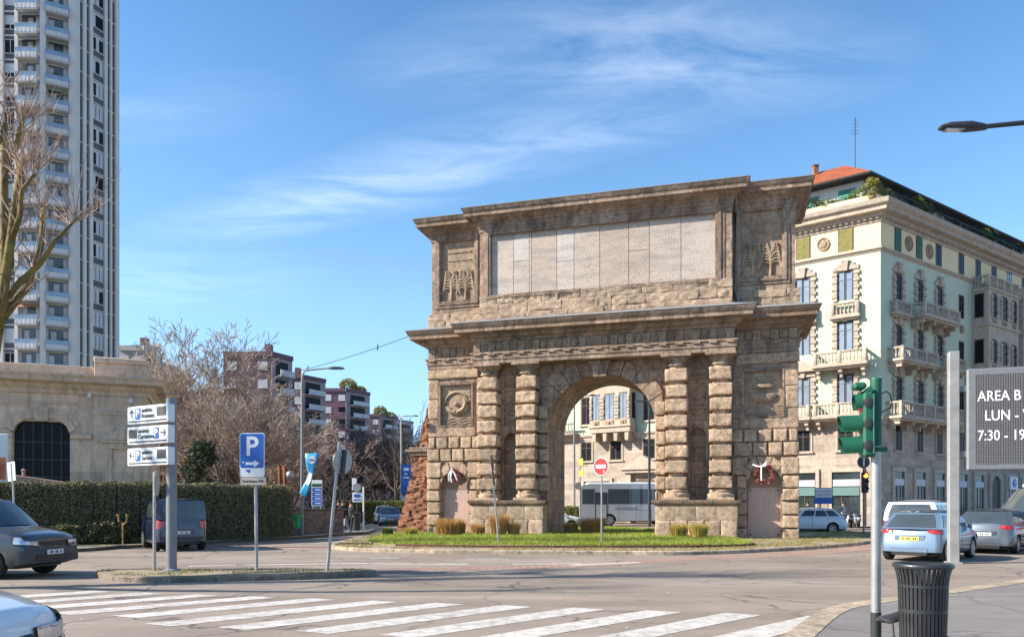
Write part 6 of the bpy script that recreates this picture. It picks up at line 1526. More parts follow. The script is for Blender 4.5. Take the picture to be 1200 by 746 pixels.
# ------------------------------------------------------------------ signs, lights and other street furniture
RX=R_(90)
def disc(mb,r,y0,y1,mi=0,c=(0,0),n=28): mb.rings([[(c[0]+r*math.cos(6.2832*k/n),y,c[1]+r*math.sin(6.2832*k/n)) for k in range(n)] for y in (y0,y1)],mi)
def rrect(mb,x0,x1,z0,z1,y0,y1,r=.05,mi=0):
    P=[]
    for cx,cz,a in ((x1-r,z0+r,-90),(x1-r,z1-r,0),(x0+r,z1-r,90),(x0+r,z0+r,180)):
        for k in range(5): P.append((cx+r*math.cos(R_(a+22.5*k)),cz+r*math.sin(R_(a+22.5*k))))
    mb.prism(P,y0,y1,mi)
def arrow(mb,cx,cz,s,ang,y0,y1,mi=0):
    c,q=math.cos(ang),math.sin(ang)
    def T(p): return (cx+p[0]*c-p[1]*q, cz+p[0]*q+p[1]*c)
    for a,b in (((-s,0),(s*.9,0)),((s*.95,0),(s*.2,s*.85)),((s*.95,0),(s*.2,-s*.85))):
        d=Vector((b[0]-a[0],b[1]-a[1])); n_=Vector((-d.y,d.x)).normalized()*s*.13
        mb.prism([T((a[0]+n_.x,a[1]+n_.y)),T((a[0]-n_.x,a[1]-n_.y)),T((b[0]-n_.x,b[1]-n_.y)),T((b[0]+n_.x,b[1]+n_.y))],y0,y1,mi)
# parking guidance cluster
D=17.5; t=thing('direction_sign','three stacked white parking direction signs on a thick grey pole','sign',(PX(201,D),D,.118),R_(-30))
mb=MB(); mb.tube([(0,0,0),(0,0,3.92)],.115,18); mb.lathe([(.2,0),(.2,.02),(.13,.05)],14,(0,0,0)); mb.build('pole',MT['greysteel'],t,smooth=50)
W_S=1.46; x0=-.44-W_S/2
for i,zc in enumerate((3.56,3.09,2.60)):
    mb=MB(); rrect(mb,x0,x0+W_S,zc-.20,zc+.20,-.30,-.13,.03); mb.box(-.1,.1,-.14,.02,zc-.05,zc+.05); b=mb.build('sign_box',MT['signwhite'],t)
    y=-.303; X=lambda f:x0+W_S*f
    mb=MB(); mb.box(X(.03),X(.97),y-.003,y+.01,zc-.165,zc-.135,0)
    rc=(.735,.95) if i!=1 else (.03,.24); mb.box(X(rc[0]),X(rc[1]),y-.004,y+.01,zc-.06,zc+.14,1)
    ax={0:.11,1:.885,2:.105}[i]; arrow(mb,X(ax),zc+.03,.085,(R_(90),0,R_(180))[i],y-.004,y+.01,0)
    mb.build('print',[MT['ink'],MT['led']],b)
    px_=X(.265) if i!=1 else X(.715)
    mb=MB(); rrect(mb,px_-.09,px_+.09,zc-.10,zc+.15,y-.004,y+.01,.015); sq=mb.build('parking_symbol',MT['blue'],b)
    text_obj('lettering','P',.25,MT['signwhite'],b,(px_,y-.007,zc+.025),(RX,0,0),.002,bold=.006)
    tx=X(.355) if i!=1 else X(.27)
    text_obj('lettering','ambito',.14,MT['ink'],b,(tx,y-.005,zc+.095),(RX,0,0),.002,'LEFT',1.0,.0015); text_obj('lettering',('Romana','Curtatone','Suriaza')[i],.14,MT['ink'],b,(tx,y-.005,zc-.035),(RX,0,0),.002,'LEFT',1.0,.0015)
# round sign seen almost edge on
D=17.6; t=thing('round_sign','round traffic sign turned nearly edge on beside the thick sign pole','sign',(PX(181,D),D,.118),R_(105))
mb=MB(); mb.tube([(0,0,0),(-.0,0,2.25)],.035,10); mb.build('pole',MT['galv'],t,smooth=60)
mb=MB(); disc(mb,.30,-.06,-.045,0,(0,2.0)); mb.build('disc',MT['galv'],t); mb=MB(); disc(mb,.29,-.045,-.04,0,(0,2.0)); mb.build('face',MT['signwhite'],t)
# P sign
D=17.35; t=thing('parking_sign','blue parking sign with white letter and arrow above a cream name plate','sign',(PX(298.5,D),D,.118),R_(-6))
mb=MB(); mb.tube([(.03,.03,0),(-.0,.03,3.05)],.038,12); mb.build('pole',MT['galv'],t,smooth=60)
mb=MB(); rrect(mb,-.34,.24,2.13,3.12,-.03,-.012,.05,0); rrect(mb,-.325,.225,2.33,3.10,-.034,-.028,.04,1); pnl=mb.build('panel',[MT['signwhite'],MT['blue']],t)
text_obj('lettering','P',.60,MT['signwhite'],pnl,(-.05,-.037,2.80),(RX,0,0),.003,bold=.012)
mb=MB(); mb.prism([(-.2,2.40),(.0,2.40),(.0,2.35),(.13,2.43),(.0,2.51),(.0,2.46),(-.2,2.46)],-.038,-.03,0); mb.box(-.27,-.24,-.038,-.03,2.44,2.48,0); mb.box(.16,.19,-.038,-.03,2.44,2.48,2); mb.prism([(-.22,2.29),(-.08,2.29),(-.12,2.21)],-.036,-.028,1); mb.build('arrow',[MT['signwhite'],MT['blue'],MT['rust']],pnl)
mb=MB(); mb.box(-.33,.27,-.03,-.014,1.95,2.12); pl_=mb.build('name_plate',plain('cream_plate',(.52,.45,.36),.6),t)
text_obj('lettering','Porta Romana ATM',.075,MT['ink'],pl_,(-.03,-.032,2.03),(RX,0,0),.002,sx=.80,bold=.002)
# leaning round sign seen from behind
D=17.35; t=thing('round_sign','grey back of a round traffic sign on a leaning pole','sign',(PX(383.5,D),D,.118),R_(0))
mb=MB(); mb.tube([(0,0,0),(.27,.02,2.92)],.037,12); mb.build('pole',MT['galv'],t,smooth=60)
mb=MB(); mb.M=Matrix.Translation((.34,.05,2.48))@Matrix.Rotation(R_(6),4,'Y')@Matrix.Rotation(R_(58),4,'Z'); disc(mb,.30,0,.012,0); 
for zz in (-.12,.12): mb.box(-.12,.12,-.02,0,zz-.015,zz+.015,0)
mb.box(-.05,.05,-.05,.0,-.29,.26,1); mb.build('disc',[MT['galv'],MT['darksteel']],t)
# no entry sign on the lawn
D=28.6; t=thing('no_entry_sign','red no entry sign on a thin pole on the lawn before the archway','sign',(PX(705,D),D,.2),R_(-40))
mb=MB(); mb.tube([(0,0,0),(0,0,3.05)],.033,10); mb.build('pole',MT['galv'],t,smooth=60)
mb=MB(); disc(mb,.33,-.05,-.035,0,(0,2.85)); disc(mb,.31,-.053,-.045,1,(0,2.85)); mb.box(-.22,.22,-.058,-.045,2.79,2.92,0); mb.box(.10,.16,-.056,-.05,2.64,2.69,0); mb.build('disc',[MT['signwhite'],MT['red']],t)
# leaning sign edge on
D=28.4; t=thing('edge_on_sign','dark traffic sign seen edge on atop a leaning pole on the lawn','sign',(PX(584.5,D),D,.2),R_(0))
mb=MB(); mb.tube([(0,0,0),(-.20,0,2.2)],.033,10); mb.tube([(-.20,0,2.2),(-.30,0,3.15)],.03,10); mb.build('pole',MT['galv'],t,smooth=60)
mb=MB(); mb.M=Matrix.Translation((-.285,0,2.98))@Matrix.Rotation(R_(-6),4,'Y')@Matrix.Rotation(R_(82),4,'Z'); disc(mb,.30,-.05,-.03,0); mb.M=Matrix.Translation((-.24,0,2.42))@Matrix.Rotation(R_(-6),4,'Y')@Matrix.Rotation(R_(82),4,'Z'); rrect(mb,-.2,.2,-.26,.24,-.05,-.03,.03); mb.build('panel',MT['darksteel'],t)
# green traffic light, near right
D=7.0; t=thing('traffic_light','green traffic light seen from the side on a grey pole beside the litter bin','traffic light',(PX(1026.5,D),D,.11),0)
mb=MB(); mb.tube([(0,0,.5),(0,0,2.1)],.043,16); mb.build('pole',MT['galv'],t,smooth=60)
mb=MB(); mb.tube([(0,0,0),(0,0,.52)],.046,16); mb.build('pole_foot',MT['darksteel'],t,smooth=60)
mb=MB(); mb.tube([(0,0,2.03),(0,0,2.63)],.05,16); mb.lathe([(.05,0),(.058,.01),(.058,.03),(.05,.04)],16,(0,0,1.98)); mb.lathe([(.052,0),(.045,.02),(.01,.03)],14,(0,0,2.63)); mb.bbox(-.03,.09,-.05,.05,1.98,2.02,.01); mb.build('mast_head',MT['green'],t,smooth=50)
mb=MB(); q=Matrix.Rotation(R_(-13),4,'Z'); mb.M=q
mb.bbox(-.125,-.035,-.105,.105,1.93,2.52,.02); mb.prism([(-.125,2.52),(-.035,2.52),(-.07,2.57)],-.09,.09); mb.bbox(-.05,-.03,-.12,.12,1.95,2.50,.008); hs_=mb.build('housing',MT['green'],t)
mb=MB(); mb.M=q
for z in (2.42,2.225,2.03): mb=MB(); mb.M=q; mb.rings([[(-.085+r_*math.cos(6.2832*k/20),-.105-d,z+r_*1.25*math.sin(6.2832*k/20)) for k in range(20)] for r_,d in ((.04,0),(.038,.012),(.02,.018))],0); mb.build('boss',MT['darksteel'],hs_,smooth=50)
for i,z in enumerate((2.42,2.225,2.03)):
    mb=MB(); mb.M=q
    L_=(.07,.20,.19)[i]; n=14
    for (r_a,r_b) in ((.093,.089),):
        out=[];inn=[]
        for k in range(n+1):
            a=R_(-25+230*k/n); out.append((a,)); 
        vs=[];fs=[]
        for k in range(n+1):
            a=R_(-35+250*k/n); c,s=math.cos(a),math.sin(a); dx=L_*(1-.22*(1-s)/2)
            vs+=[(-.125,.093*c,z+.093*s),(-.125-dx,.090*c,z+.090*s),(-.125-dx,.085*c,z+.085*s),(-.125,.088*c,z+.088*s)]
        for k in range(n):
            for j in range(4): fs.append((k*4+j,k*4+(j+1)%4,(k+1)*4+(j+1)%4,(k+1)*4+j))
        mb.add(vs,fs)
    if i==0: mb.M=q@Matrix.Translation((-.0,0,.0)); 
    mb.build('visor',MT['green'],hs_,smooth=50)
    mb=MB(); mb.M=q; mb.rings([[(-.125-d,r_*math.cos(6.2832*k/20),z+r_*math.sin(6.2832*k/20)) for k in range(20)] for r_,d in ((.086,0),(.07,.02),(.02,.03))],0); mb.build('lens',[MT['lamp_red'],plain('amber_lens',(.2,.1,.01),.3),plain('green_lens',(.01,.12,.08),.3)][i],hs_,smooth=60)
mb=MB(); mb.M=q; mb.bbox(-.20,-.09,-.075,.075,2.545,2.61,.02); mb.box(-.08,-.06,-.02,.02,2.5,2.56); mb.build('top_unit',MT['green'],hs_)
mb=MB(); mb.tube([(.04,0,2.50),(.09,-.01,2.53),(.13,0,2.50),(.145,0,2.43),(.13,0,2.38),(.05,0,2.34)],.006,6); mb.build('cable',MT['black'],t,smooth=60)
# litter bin
D=6.5; t=thing('litter_bin','black slatted cast iron litter bin with flared rim on the near pavement','bin',(PX(1081.5,D),D,.118),0)
MT['bin']=plain('bin_black_paint',(.028,.029,.031),.42,.2,.45,9,.1,30,coat=.2)
mb=MB()
n=36
for k in range(n):
    a=6.2832*(k+.5)/n; w=.0115; c,s=math.cos(a),math.sin(a)
    prof=[(.165,.06),(.178,.35),(.187,.62),(.193,.82),(.200,.88),(.215,.94),(.226,.968)]
    vs=[]
    for r,z in prof:
        for dr,dw in ((0,-w),(0,w),(-.012,w),(-.012,-w)): vs.append(((r+dr)*c-dw*s,(r+dr)*s+dw*c,z))
    fs=[]
    for i in range(len(prof)-1):
        for j in range(4): fs.append((i*4+j,i*4+(j+1)%4,(i+1)*4+(j+1)%4,(i+1)*4+j))
    mb.add(vs,fs)
mb.build('slats',MT['bin'],t,smooth=30)
mb=MB()
for r,z,h in ((.172,.06,.05),(.1865,.585,.03),(.193,.80,.02)): mb.lathe([(r-.018,z),(r+.001,z),(r+.001,z+h),(r-.018,z+h)],40,(0,0,0),0,False)
mb.lathe([(.198,.965),(.230,.958),(.238,.972),(.234,.990),(.226,.996),(.198,.978),(.198,.965)],44,(0,0,0),0,False); mb.build('rim',MT['bin'],t,smooth=50)
mb=MB(); mb.lathe([(.0,.05),(.155,.05),(.172,.6),(.178,.84),(.170,.84),(.165,.6),(.15,.08),(.0,.07)],30,(0,0,0),0,False); mb.build('liner',MT['black'],t,smooth=60)
mb=MB(); mb.lathe([(.14,0),(.16,.02),(.16,.05),(.1,.06)],24,(0,0,0)); mb.build('foot',MT['darksteel'],t,smooth=40)
# folding bicycle parked between the pole and the bin
t=thing('folding_bicycle','small folding bicycle with black saddle parked between the pole and the bin','bicycle',(3.40,6.80,.085),R_(24))
mb=MB()
rs=[]
for x,w,zt in ((-.145,.02,.015),(-.13,.06,.0),(-.09,.075,.005),(-.03,.07,.008),(.04,.038,.018),(.10,.022,.030),(.145,.016,.034),(.155,.006,.030)):
    rs.append([(x*1.3,y*w*1.25,.53+zt*1.3+x*.12+zz) for y,zz in ((-1,-.025),(-.9,.005),(-.3,.022),(.3,.022),(.9,.005),(1,-.025),(.5,-.022),(-.5,-.022))])
mb.rings(rs); mb.build('saddle',plain('saddle_leather',(.03,.03,.032),.6,0,.3,20,.3),t,smooth=60)
mb=MB(); mb.tube([(-.05,0,.50),(.0,0,.14)],.014,10); mb.tube([(-.09,0,.49),(.09,0,.515)],.005,6); mb.build('seatpost',MT['chrome'],t,smooth=60)
mb=MB(); mb.tube([(.01,0,.24),(.25,0,.26),(.52,0,.33)],.02,10); mb.tube([(.0,0,.22),(-.28,0,.17)],.012,8); mb.tube([(.53,0,.42),(.50,0,.30),(.58,0,.17)],.016,8); mb.build('frame',P_blue,t,smooth=60)
mb=MB(); mb.tube([(.53,-.0,.42),(.50,-.05,.30)],.012,8); mb.tube([(.50,-.2,.30),(.50,.2,.30)],.011,8); mb.build('handlebar',MT['black'],t,smooth=60)
for x in (-.28,.58):
    mb=MB(); mb.rings([[(x+(.155+.018*math.cos(b))*math.cos(a),.018*math.sin(b),.173+(.155+.018*math.cos(b))*math.sin(a)) for b in [j*1.047 for j in range(6)]] for a in [k*.2244 for k in range(28)]],0,False,True); w_=mb.build('wheel',MT['tyre'],t,smooth=180)
    mb=MB()
    for k in range(14): a=6.2832*k/14; mb.tube([(x+.015*math.cos(a),.0,.173+.015*math.sin(a)),(x+.145*math.cos(a),.0,.173+.145*math.sin(a))],.0015,3)
    mb.build('spokes',MT['chrome'],w_)
# message board
D=21.2; t=thing('message_board','large grey electronic message board with white led text on a square post','sign',(PX(1118,D),D,.004),R_(-16.6))
t.scale=(.942,)*3; t.location.z=.093
mb=MB(); mb.bbox(-.16,.12,-.14,.14,-.09,6.1,.02); mb.box(-.22,.18,-.2,.2,-.095,-.04); mb.build('post',plain('post_grey',(.27,.265,.255),.6,.1,.2,3),t)
mb=MB(); mb.bbox(.30,4.1,-.20,.16,2.62,5.55,.03); 
for z in (3.1,5.0): mb.box(.1,.32,-.06,.06,z-.08,z+.08)
bx=mb.build('cabinet',MT['greysteel'],t)
def ledm():
    m,tt,b=nt('led_matrix'); co=coords(tt); w=wallvec(tt,co)
    bt=N(tt,'ShaderNodeTexBrick',Scale=1.0); bt.offset=0; bt.inputs['Brick Width'].default_value=.062; bt.inputs['Row Height'].default_value=.062; bt.inputs['Mortar Size'].default_value=.011; bt.inputs['Color1'].default_value=(.17,.165,.165,1); bt.inputs['Color2'].default_value=(.19,.185,.185,1); bt.inputs['Mortar'].default_value=(.03,.03,.03,1); tt.links.new(w,bt.inputs['Vector'])
    tt.links.new(bt.outputs[0],b.inputs['Base Color']); b.inputs['Roughness'].default_value=.6; return m
mb=MB(); mb.box(.50,3.9,-.212,-.19,2.80,5.38); scn=mb.build('screen',ledm(),t)
ledtxt=plain('led_white',(.75,.75,.75),.5,0,.03,2,emit=(1,.93,.9),es=.3)
for s_,x_,z_ in (('AREA B',.55,4.73),('LUN - VEN',.73,4.17),('7:30 - 19:30',.55,3.60)): text_obj('lettering',s_,.42,ledtxt,scn,(x_,-.216,z_),(RX,0,0),.003,'LEFT',.80,.0)
# street lamps
def lamp(label,px,D,pyt,armpx,z0,r=.06,rise=.25,head=(.55,.16),mat='greysteel',double=False,grp=None,rz=0):
    t=thing('street_lamp',label,'street lamp',(PX(px,D),D,z0),rz,grp); H=PZ(pyt,D)-z0; a=(armpx-px)/900*D
    mb=MB(); mb.tube([(0,0,0),(0,0,1.2),(0,0,H-.5)],[r*1.35,r*1.25,r*.8],10)
    for s in ((1,-1) if double else (1,)):
        mb.tube([(0,0,H-.55),(.03*a*s,0,H-.15),(.12*a*s,0,H+.0),(.5*a*s,0,H+rise*.5),(a*s,0,H+rise)],[r*.75,r*.7,r*.6,r*.55,r*.5],8)
    mb.build('pole',MT[mat],t,smooth=60)
    for s in ((1,-1) if double else (1,)):
        sg=1 if a*s>0 else -1
        mb=MB(); mb.rings([[(a*s+sg*x,y*w,H+rise+zz*h-.02) for y,zz in ((-1,0),(-.8,.9),(0,1.2),(.8,.9),(1,0),(.8,-.35),(-.8,-.35))] for x,w,h in ((-.1,.04,.05),(0,head[1]*.6,.07),(head[0]*.3,head[1],.09),(head[0]*.8,head[1],.07),(head[0],head[1]*.7,.03))]); hd=mb.build('lamp_head',MT['darksteel'],t,smooth=60)
        mb=MB(); xa,xb=sorted((a*s+sg*head[0]*.45,a*s+sg*head[0]*.9)); mb.box(xa,xb,-head[1]*.6,head[1]*.6,H+rise-.062,H+rise-.05); mb.build('diffuser',MT['lamp_clear'],hd)
    return t
D=13.0; t=lamp('dark street lamp head on a long arm entering at the upper right edge',1270,D,137,1150,.118,.08,-.17,(.70,.11),'darksteel')
lamp('curved grey street lamp post above the blue banner',354,38.4,434,386,.126,.07,.12,(.75,.16))
lamp('double armed pale street lamp against the dark trees left of the gate',470,75,487,485,.0,.09,.0,(.45,.15),'galv',True)
lamp('double armed lamp post seen through the left side of the archway',673,61,463,692,.004,.08,.0,(.4,.15),'greysteel',True)
lamp('dark lamp post seen through the right side of the archway',761,58,470,750,.004,.09,.0,(.4,.15),'darksteel')
# banners on the lamp posts
def bannermesh(rows):  # rows of (left,right) points
    mb=MB(); vs=[];fs=[]
    for l,r_ in rows:
        for k in range(5): vs.append(tuple(Vector(l).lerp(Vector(r_),k/4)))
    for i in range(len(rows)-1):
        for k in range(4): fs.append((i*5+k,i*5+k+1,(i+1)*5+k+1,(i+1)*5+k))
    mb.add(vs,fs); return mb
D=38.1; t=thing('banner','twisted light blue banner with white round emblem on the lamp post','banner',(PX(357.5,D),D,0),0)
s_=D/900; bz=lambda y:EYE+(HY-y)*s_; bx_=lambda x:(x-357.5)*s_
mb=bannermesh([((bx_(358),-.05,bz(531)),(bx_(374.5),-.05,bz(531))),((bx_(358),-.05,bz(538)),(bx_(372),-.08,bz(539))),((bx_(359),-.02,bz(547)),(bx_(369),-.02,bz(548))),((bx_(361),.05,bz(554)),(bx_(366.5),.0,bz(556))),((bx_(359),.03,bz(561)),(bx_(365.5),-.05,bz(563))),((bx_(355),.0,bz(569)),(bx_(363),-.05,bz(572))),((bx_(350.5),.0,bz(577)),(bx_(359.5),-.05,bz(583)))])
o=mb.build('cloth',MT['skyblue'],t,smooth=180); sd_=o.modifiers.new('thick','SOLIDIFY'); sd_.thickness=.012
mb=MB(); disc(mb,.19,-.10,-.09,0,(bx_(366),bz(538.5))); em=mb.build('emblem',MT['signwhite'],t)
text_obj('lettering','atm',.19,MT['blue'],em,(bx_(366),-.105,bz(538.5)),(RX,0,0),.002,bold=.004)
mb=bannermesh([((bx_(362),.02,bz(553)),(bx_(366),-.025,bz(555))),((bx_(359.6),.0,bz(561)),(bx_(364.6),-.075,bz(563))),((bx_(357),-.03,bz(566)),(bx_(362),-.08,bz(568.5)))]); mb.build('white_stripe',MT['signwhite'],em)
D=74.7; t=thing('banner','dark blue banner hanging from the double lamp beside the brick buttress','banner',(PX(476,D),D,0),0)
s_=D/900; mb=MB(); mb.box(-.45,.45,-.02,.02,bz(578),bz(545)); mb.box(-.55,.55,-.03,.03,bz(545),bz(544)); mb.build('cloth',MT['blue'],t)
mb=MB(); mb.box(-.25,.25,-.025,-.02,bz(551),bz(548)); mb.box(-.15,.1,-.025,-.02,bz(556),bz(554)); mb.box(-.3,.28,-.025,-.02,bz(560),bz(558.5)); mb.build('print',MT['signwhite'],t)
# notice board, rusty posts, green bag holder, fence, lights and signs at the corner
D=43.0; t=thing('notice_board','blue and white bus information board on two posts at the corner','sign',(PX(371.5,D),D,.126),0); s_=D/900
mb=MB(); mb.tube([(-.22,0,0),(-.22,0,1.5)],.03,8); mb.tube([(.2,0,0),(.2,0,1.5)],.03,8); mb.build('post',MT['galv'],t)
mb=MB(); mb.bbox(-.29,.29,-.04,.04,1.45,2.9,.01,0); mb.build('panel',MT['signwhite'],t)
mb=MB(); mb.box(-.27,.27,-.046,-.038,2.52,2.70,1)
for k in range(4): mb.box(-.27,.27,-.046,-.038,1.5+.25*k,1.72+.25*k,0)
mb.build('print',[MT['blue'],MT['green']],t)
mb=MB()
for k in range(4): mb.box(-.1,.22,-.05,-.044,1.58+.25*k,1.63+.25*k)
mb.build('print',MT['signwhite'],t)
for i,(px,D,lab) in enumerate(((328,37.6,'left one of the two rusty iron posts by the hedge end'),(334,37.4,'right one of the two rusty iron posts carrying a round lamp'))):
    t=thing('rusty_post',lab,'post',(PX(px,D),D,.12),0,'rusty iron posts by the hedge end'); H=PZ(546,D)-.12
    mb=MB(); mb.tube([(0,0,0),(.02,0,H*.5),(0,0,H)],.085,10); mb.bbox(-.16,.14,-.04,.04,H-.2,H-.08,.01); mb.build('shaft',MT['rust'],t,smooth=50)
    if i: mb=MB(); mb.tube([(0,0,H-.4),(.2,-.1,H-.4)],.03,6); mb.lathe([(.05,-.2),(.17,-.1),(.18,.08),(.06,.18),(.0,.19)],14,(.27,-.1,H-.42)); mb.build('lamp',MT['galv'],t,smooth=60)
D=38.2; t=thing('bag_holder','bright green waste bag on a ring stand by the rusty posts','bin',(PX(348,D),D,.126),0)
mb=MB(); mb.tube([(0,.25,0),(0,.25,1.05)],.03,8); mb.lathe([(.25,1.0),(.27,1.0),(.27,1.03),(.25,1.03)],16,(0,0,0),0,False); mb.lathe([(.1,.0),(.2,.02),(.2,.06),(.05,.06)],10,(0,.25,0)); mb.build('stand',MT['darksteel'],t)
mb=MB(); mb.lathe([(.02,.3),(.14,.33),(.19,.55),(.17,.75),(.25,.98),(.29,1.03),(.28,.9)],14,(0,0,0),0,False); mb.build('bag',plain('green_bag',(.03,.36,.12),.45,0,.15,5),t,smooth=60)
D=36.9; t=thing('fence','low grey wooden fence panel between the hedge and the rusty posts','fence',(PX(314,D),D,.12),R_(50))
mb=MB()
for k in range(14): mb.bbox(-.9+.135*k,-.9+.135*k+.11,-.02,.02,.05,1.1,.005)
mb.bbox(-.92,.98,.02,.06,.25,.33,.005); mb.bbox(-.92,.98,.02,.06,.85,.93,.005); mb.build('pickets',plain('grey_wood',(.16,.145,.135),.85,0,.3,4,.2),t)
def siglight(label,px,D,ytop,ybot,lit=None,zb=.126,back=False,sign=None):
    t=thing('traffic_light',label,'traffic light',(PX(px,D),D,zb),0); s_=D/900; zt=PZ(ytop,D)-zb; zl=PZ(ybot,D)-zb
    mb=MB(); mb.tube([(0,0,0),(0,0,zt+.1)],.05,8); mb.build('pole',MT['galv'] if lit else MT['greysteel'],t)
    mb=MB(); mb.bbox(-.16,.16,-.25,-.03,zl,zt,.03); h_=mb.build('housing',MT['black'],t)
    for i in range(3):
        z=zt-(zt-zl)*(i+.5)/3; rr_=min(.12,(zt-zl)/7); on=(lit==i)
        mb=MB(); disc(mb,rr_,-.262,-.245,0,(0,z),14); mb.build('lens',plain('lit_orange',(.8,.25,.03),.4,emit=(1,.22,.03),es=3.0) if on else MT['darksteel'],h_)
        mb=MB(); mb.rings([[(rr_*1.15*math.cos(R_(a)),y,z+rr_*1.15*math.sin(R_(a))) for a in range(0,181,30)]+[(rr_*1.02*math.cos(R_(a)),y,z+rr_*1.02*math.sin(R_(a))) for a in range(180,-1,-30)] for y in (-.25,-.40)]); mb.build('visor',MT['black'],h_)
    return t
siglight('dark distant traffic light beside the two pedestrians',396,45,572,598)
t=siglight('small traffic light glowing orange under a round black sign before the shop',1012,41,553,577,0)
mb=MB(); disc(mb,.34,-.05,-.03,0,(-.02,PZ(541,41)-.126),20); disc(mb,.30,-.056,-.045,1,(-.02,PZ(541,41)-.126),20); mb.box(-.05,.03,-.064,-.05,PZ(541,41)-.35,PZ(541,41)+.12,2); mb.tube([(0,0,PZ(553,41)-.2),(0,0,PZ(536,41)-.1)],.05,8,0); mb.build('round_plate',[MT['greysteel'],MT['darksteel'],MT['signwhite']],t)
D=46; t=thing('street_sign','white and blue oval emblem sign with a round dial on the distant corner','sign',(PX(418.5,D),D,.126),0); s_=D/900; z_=lambda y:PZ(y,D)-.126
mb=MB(); mb.tube([(0,0,0),(0,0,z_(560))],.045,8); mb.build('pole',MT['darksteel'],t)
mb=MB(); mb.bbox(-.27,.30,-.06,-.03,z_(588),z_(576.5),.01,0); pn=mb.build('panel',MT['signwhite'],t)
mb=MB(); mb.rings([[(.02+.21*math.cos(q*.393),y,z_(580.5)+.11*math.sin(q*.393)) for q in range(16)] for y in (-.07,-.055)]); mb.box(-.2,.24,-.066,-.055,z_(586),z_(584.5)); mb.build('emblem',MT['blue'],pn)
mb=MB(); disc(mb,.26,-.09,-.04,0,(.02,z_(571)),18); disc(mb,.22,-.095,-.085,1,(.02,z_(571)),18); mb.build('dial',[MT['greysteel'],MT['galv']],t)
mb=MB(); mb.bbox(-.30,.0,-.02,.02,z_(574),z_(560),.01); mb.build('plate',MT['signwhite'],t)
D=44; t=thing('sign_back','pale post with the dark back of a sign right of the oval emblem sign','sign',(PX(426,D),D,.126),R_(20))
mb=MB(); mb.tube([(0,0,0),(0,0,PZ(570,D)-.126)],.045,8); mb.build('pole',MT['signwhite'],t); mb=MB(); mb.bbox(-.05,.16,.03,.2,PZ(581,D)-.126,PZ(570.5,D)-.126,.02); mb.build('box',MT['black'],t)
D=45.5; t=thing('waste_bin','dark waste bin standing behind the two pedestrians','bin',(PX(417.5,D),D,.126),0)
mb=MB(); mb.lathe([(.0,0),(.24,.0),(.27,.9),(.30,.93),(.30,1.0),(.2,1.08),(.0,1.1)],14,(0,0,0)); mb.build('body',MT['darksteel'],t,smooth=40)
# back of a sign at the left edge
D=25.9; t=thing('leaning_sign','grey back of a rectangular sign on a leaning pole above the people carrier','sign',(PX(18,D),D,.12),R_(-25))
mb=MB(); mb.tube([(0,0,0),(-.16,0,PZ(541,D)-.1)],.035,8); mb.build('pole',MT['galv'],t); z_=PZ(552,D)-.12
mb=MB(); mb.M=Matrix.Translation((-.14,-.04,z_))@Matrix.Rotation(R_(-6),4,'Y'); rrect(mb,-.2,.2,-.32,.32,-.01,.01,.03); mb.box(-.02,.02,-.04,.0,-.3,.3); mb.build('panel',MT['signwhite'],t)
# yellow marker post before the hedge
D=29.3; t=thing('marker_post','rusty yellow forked marker post in front of the long hedge','post',(PX(144,D),D,.12),0)
mb=MB(); mb.tube([(0,0,0),(0,0,.75),(0,0,.85)],.035,7); mb.tube([(-.17,0,1.12),(-.15,0,.86),(.0,0,.74),(.15,0,.86),(.17,0,1.12)],.035,7); mb.lathe([(.06,0),(.06,.08)],8,(-.17,0,1.08)); mb.lathe([(.06,0),(.06,.08)],8,(.17,0,1.08)); mb.build('fork',plain('ochre_paint',(.30,.19,.06),.7,0,.25,6),t,smooth=50)
# shop side information sign
D=45.5; t=thing('information_sign','white gridded sign with a blue lower band before the shop front','sign',(PX(964.5,D),D,.10),0); s_=D/900
mb=MB(); mb.tube([(-.3,0,0),(-.3,0,2.5)],.03,6); mb.tube([(.3,0,0),(.3,0,2.5)],.03,6); mb.build('post',MT['galv'],t)
za,zb_,zc=PZ(590,D)-.1,PZ(583,D)-.1,PZ(571,D)-.1
mb=MB(); mb.bbox(-.56,.54,-.07,-.03,za,zb_,.01); mb.build('band',MT['blue'],t)
mb=MB(); mb.bbox(-.50,.48,-.07,-.03,zb_,zc,.01); 
mb.build('panel',MT['galv'],t)
mb=MB()
for k in range(3): mb.box(-.46,.44,-.078,-.068,zb_+.05+.19*k,zb_+.15+.19*k)
mb.build('print',MT['signwhite'],t)
# small signs seen through the arch
D=54; t=thing('direction_plates','yellow green plates on a thin pole at the left inside the archway','sign',(PX(679.5,D),D,.004),R_(-40))
mb=MB(); mb.tube([(0,0,0),(0,0,PZ(535,D))],.05,7); mb.build('pole',MT['galv'],t)
mb=MB(); mb.bbox(-.05,.32,-.07,-.03,PZ(545,D),PZ(537,D),.01); mb.bbox(-.05,.32,-.07,-.03,PZ(558,D),PZ(551,D),.01); mb.build('panel',plain('yellow_green',(.45,.50,.04),.5),t)
mb=MB(); disc(mb,.26,-.08,-.05,0,(-.1,PZ(569,D)),16); mb.build('disc',MT['darksteel'],t)
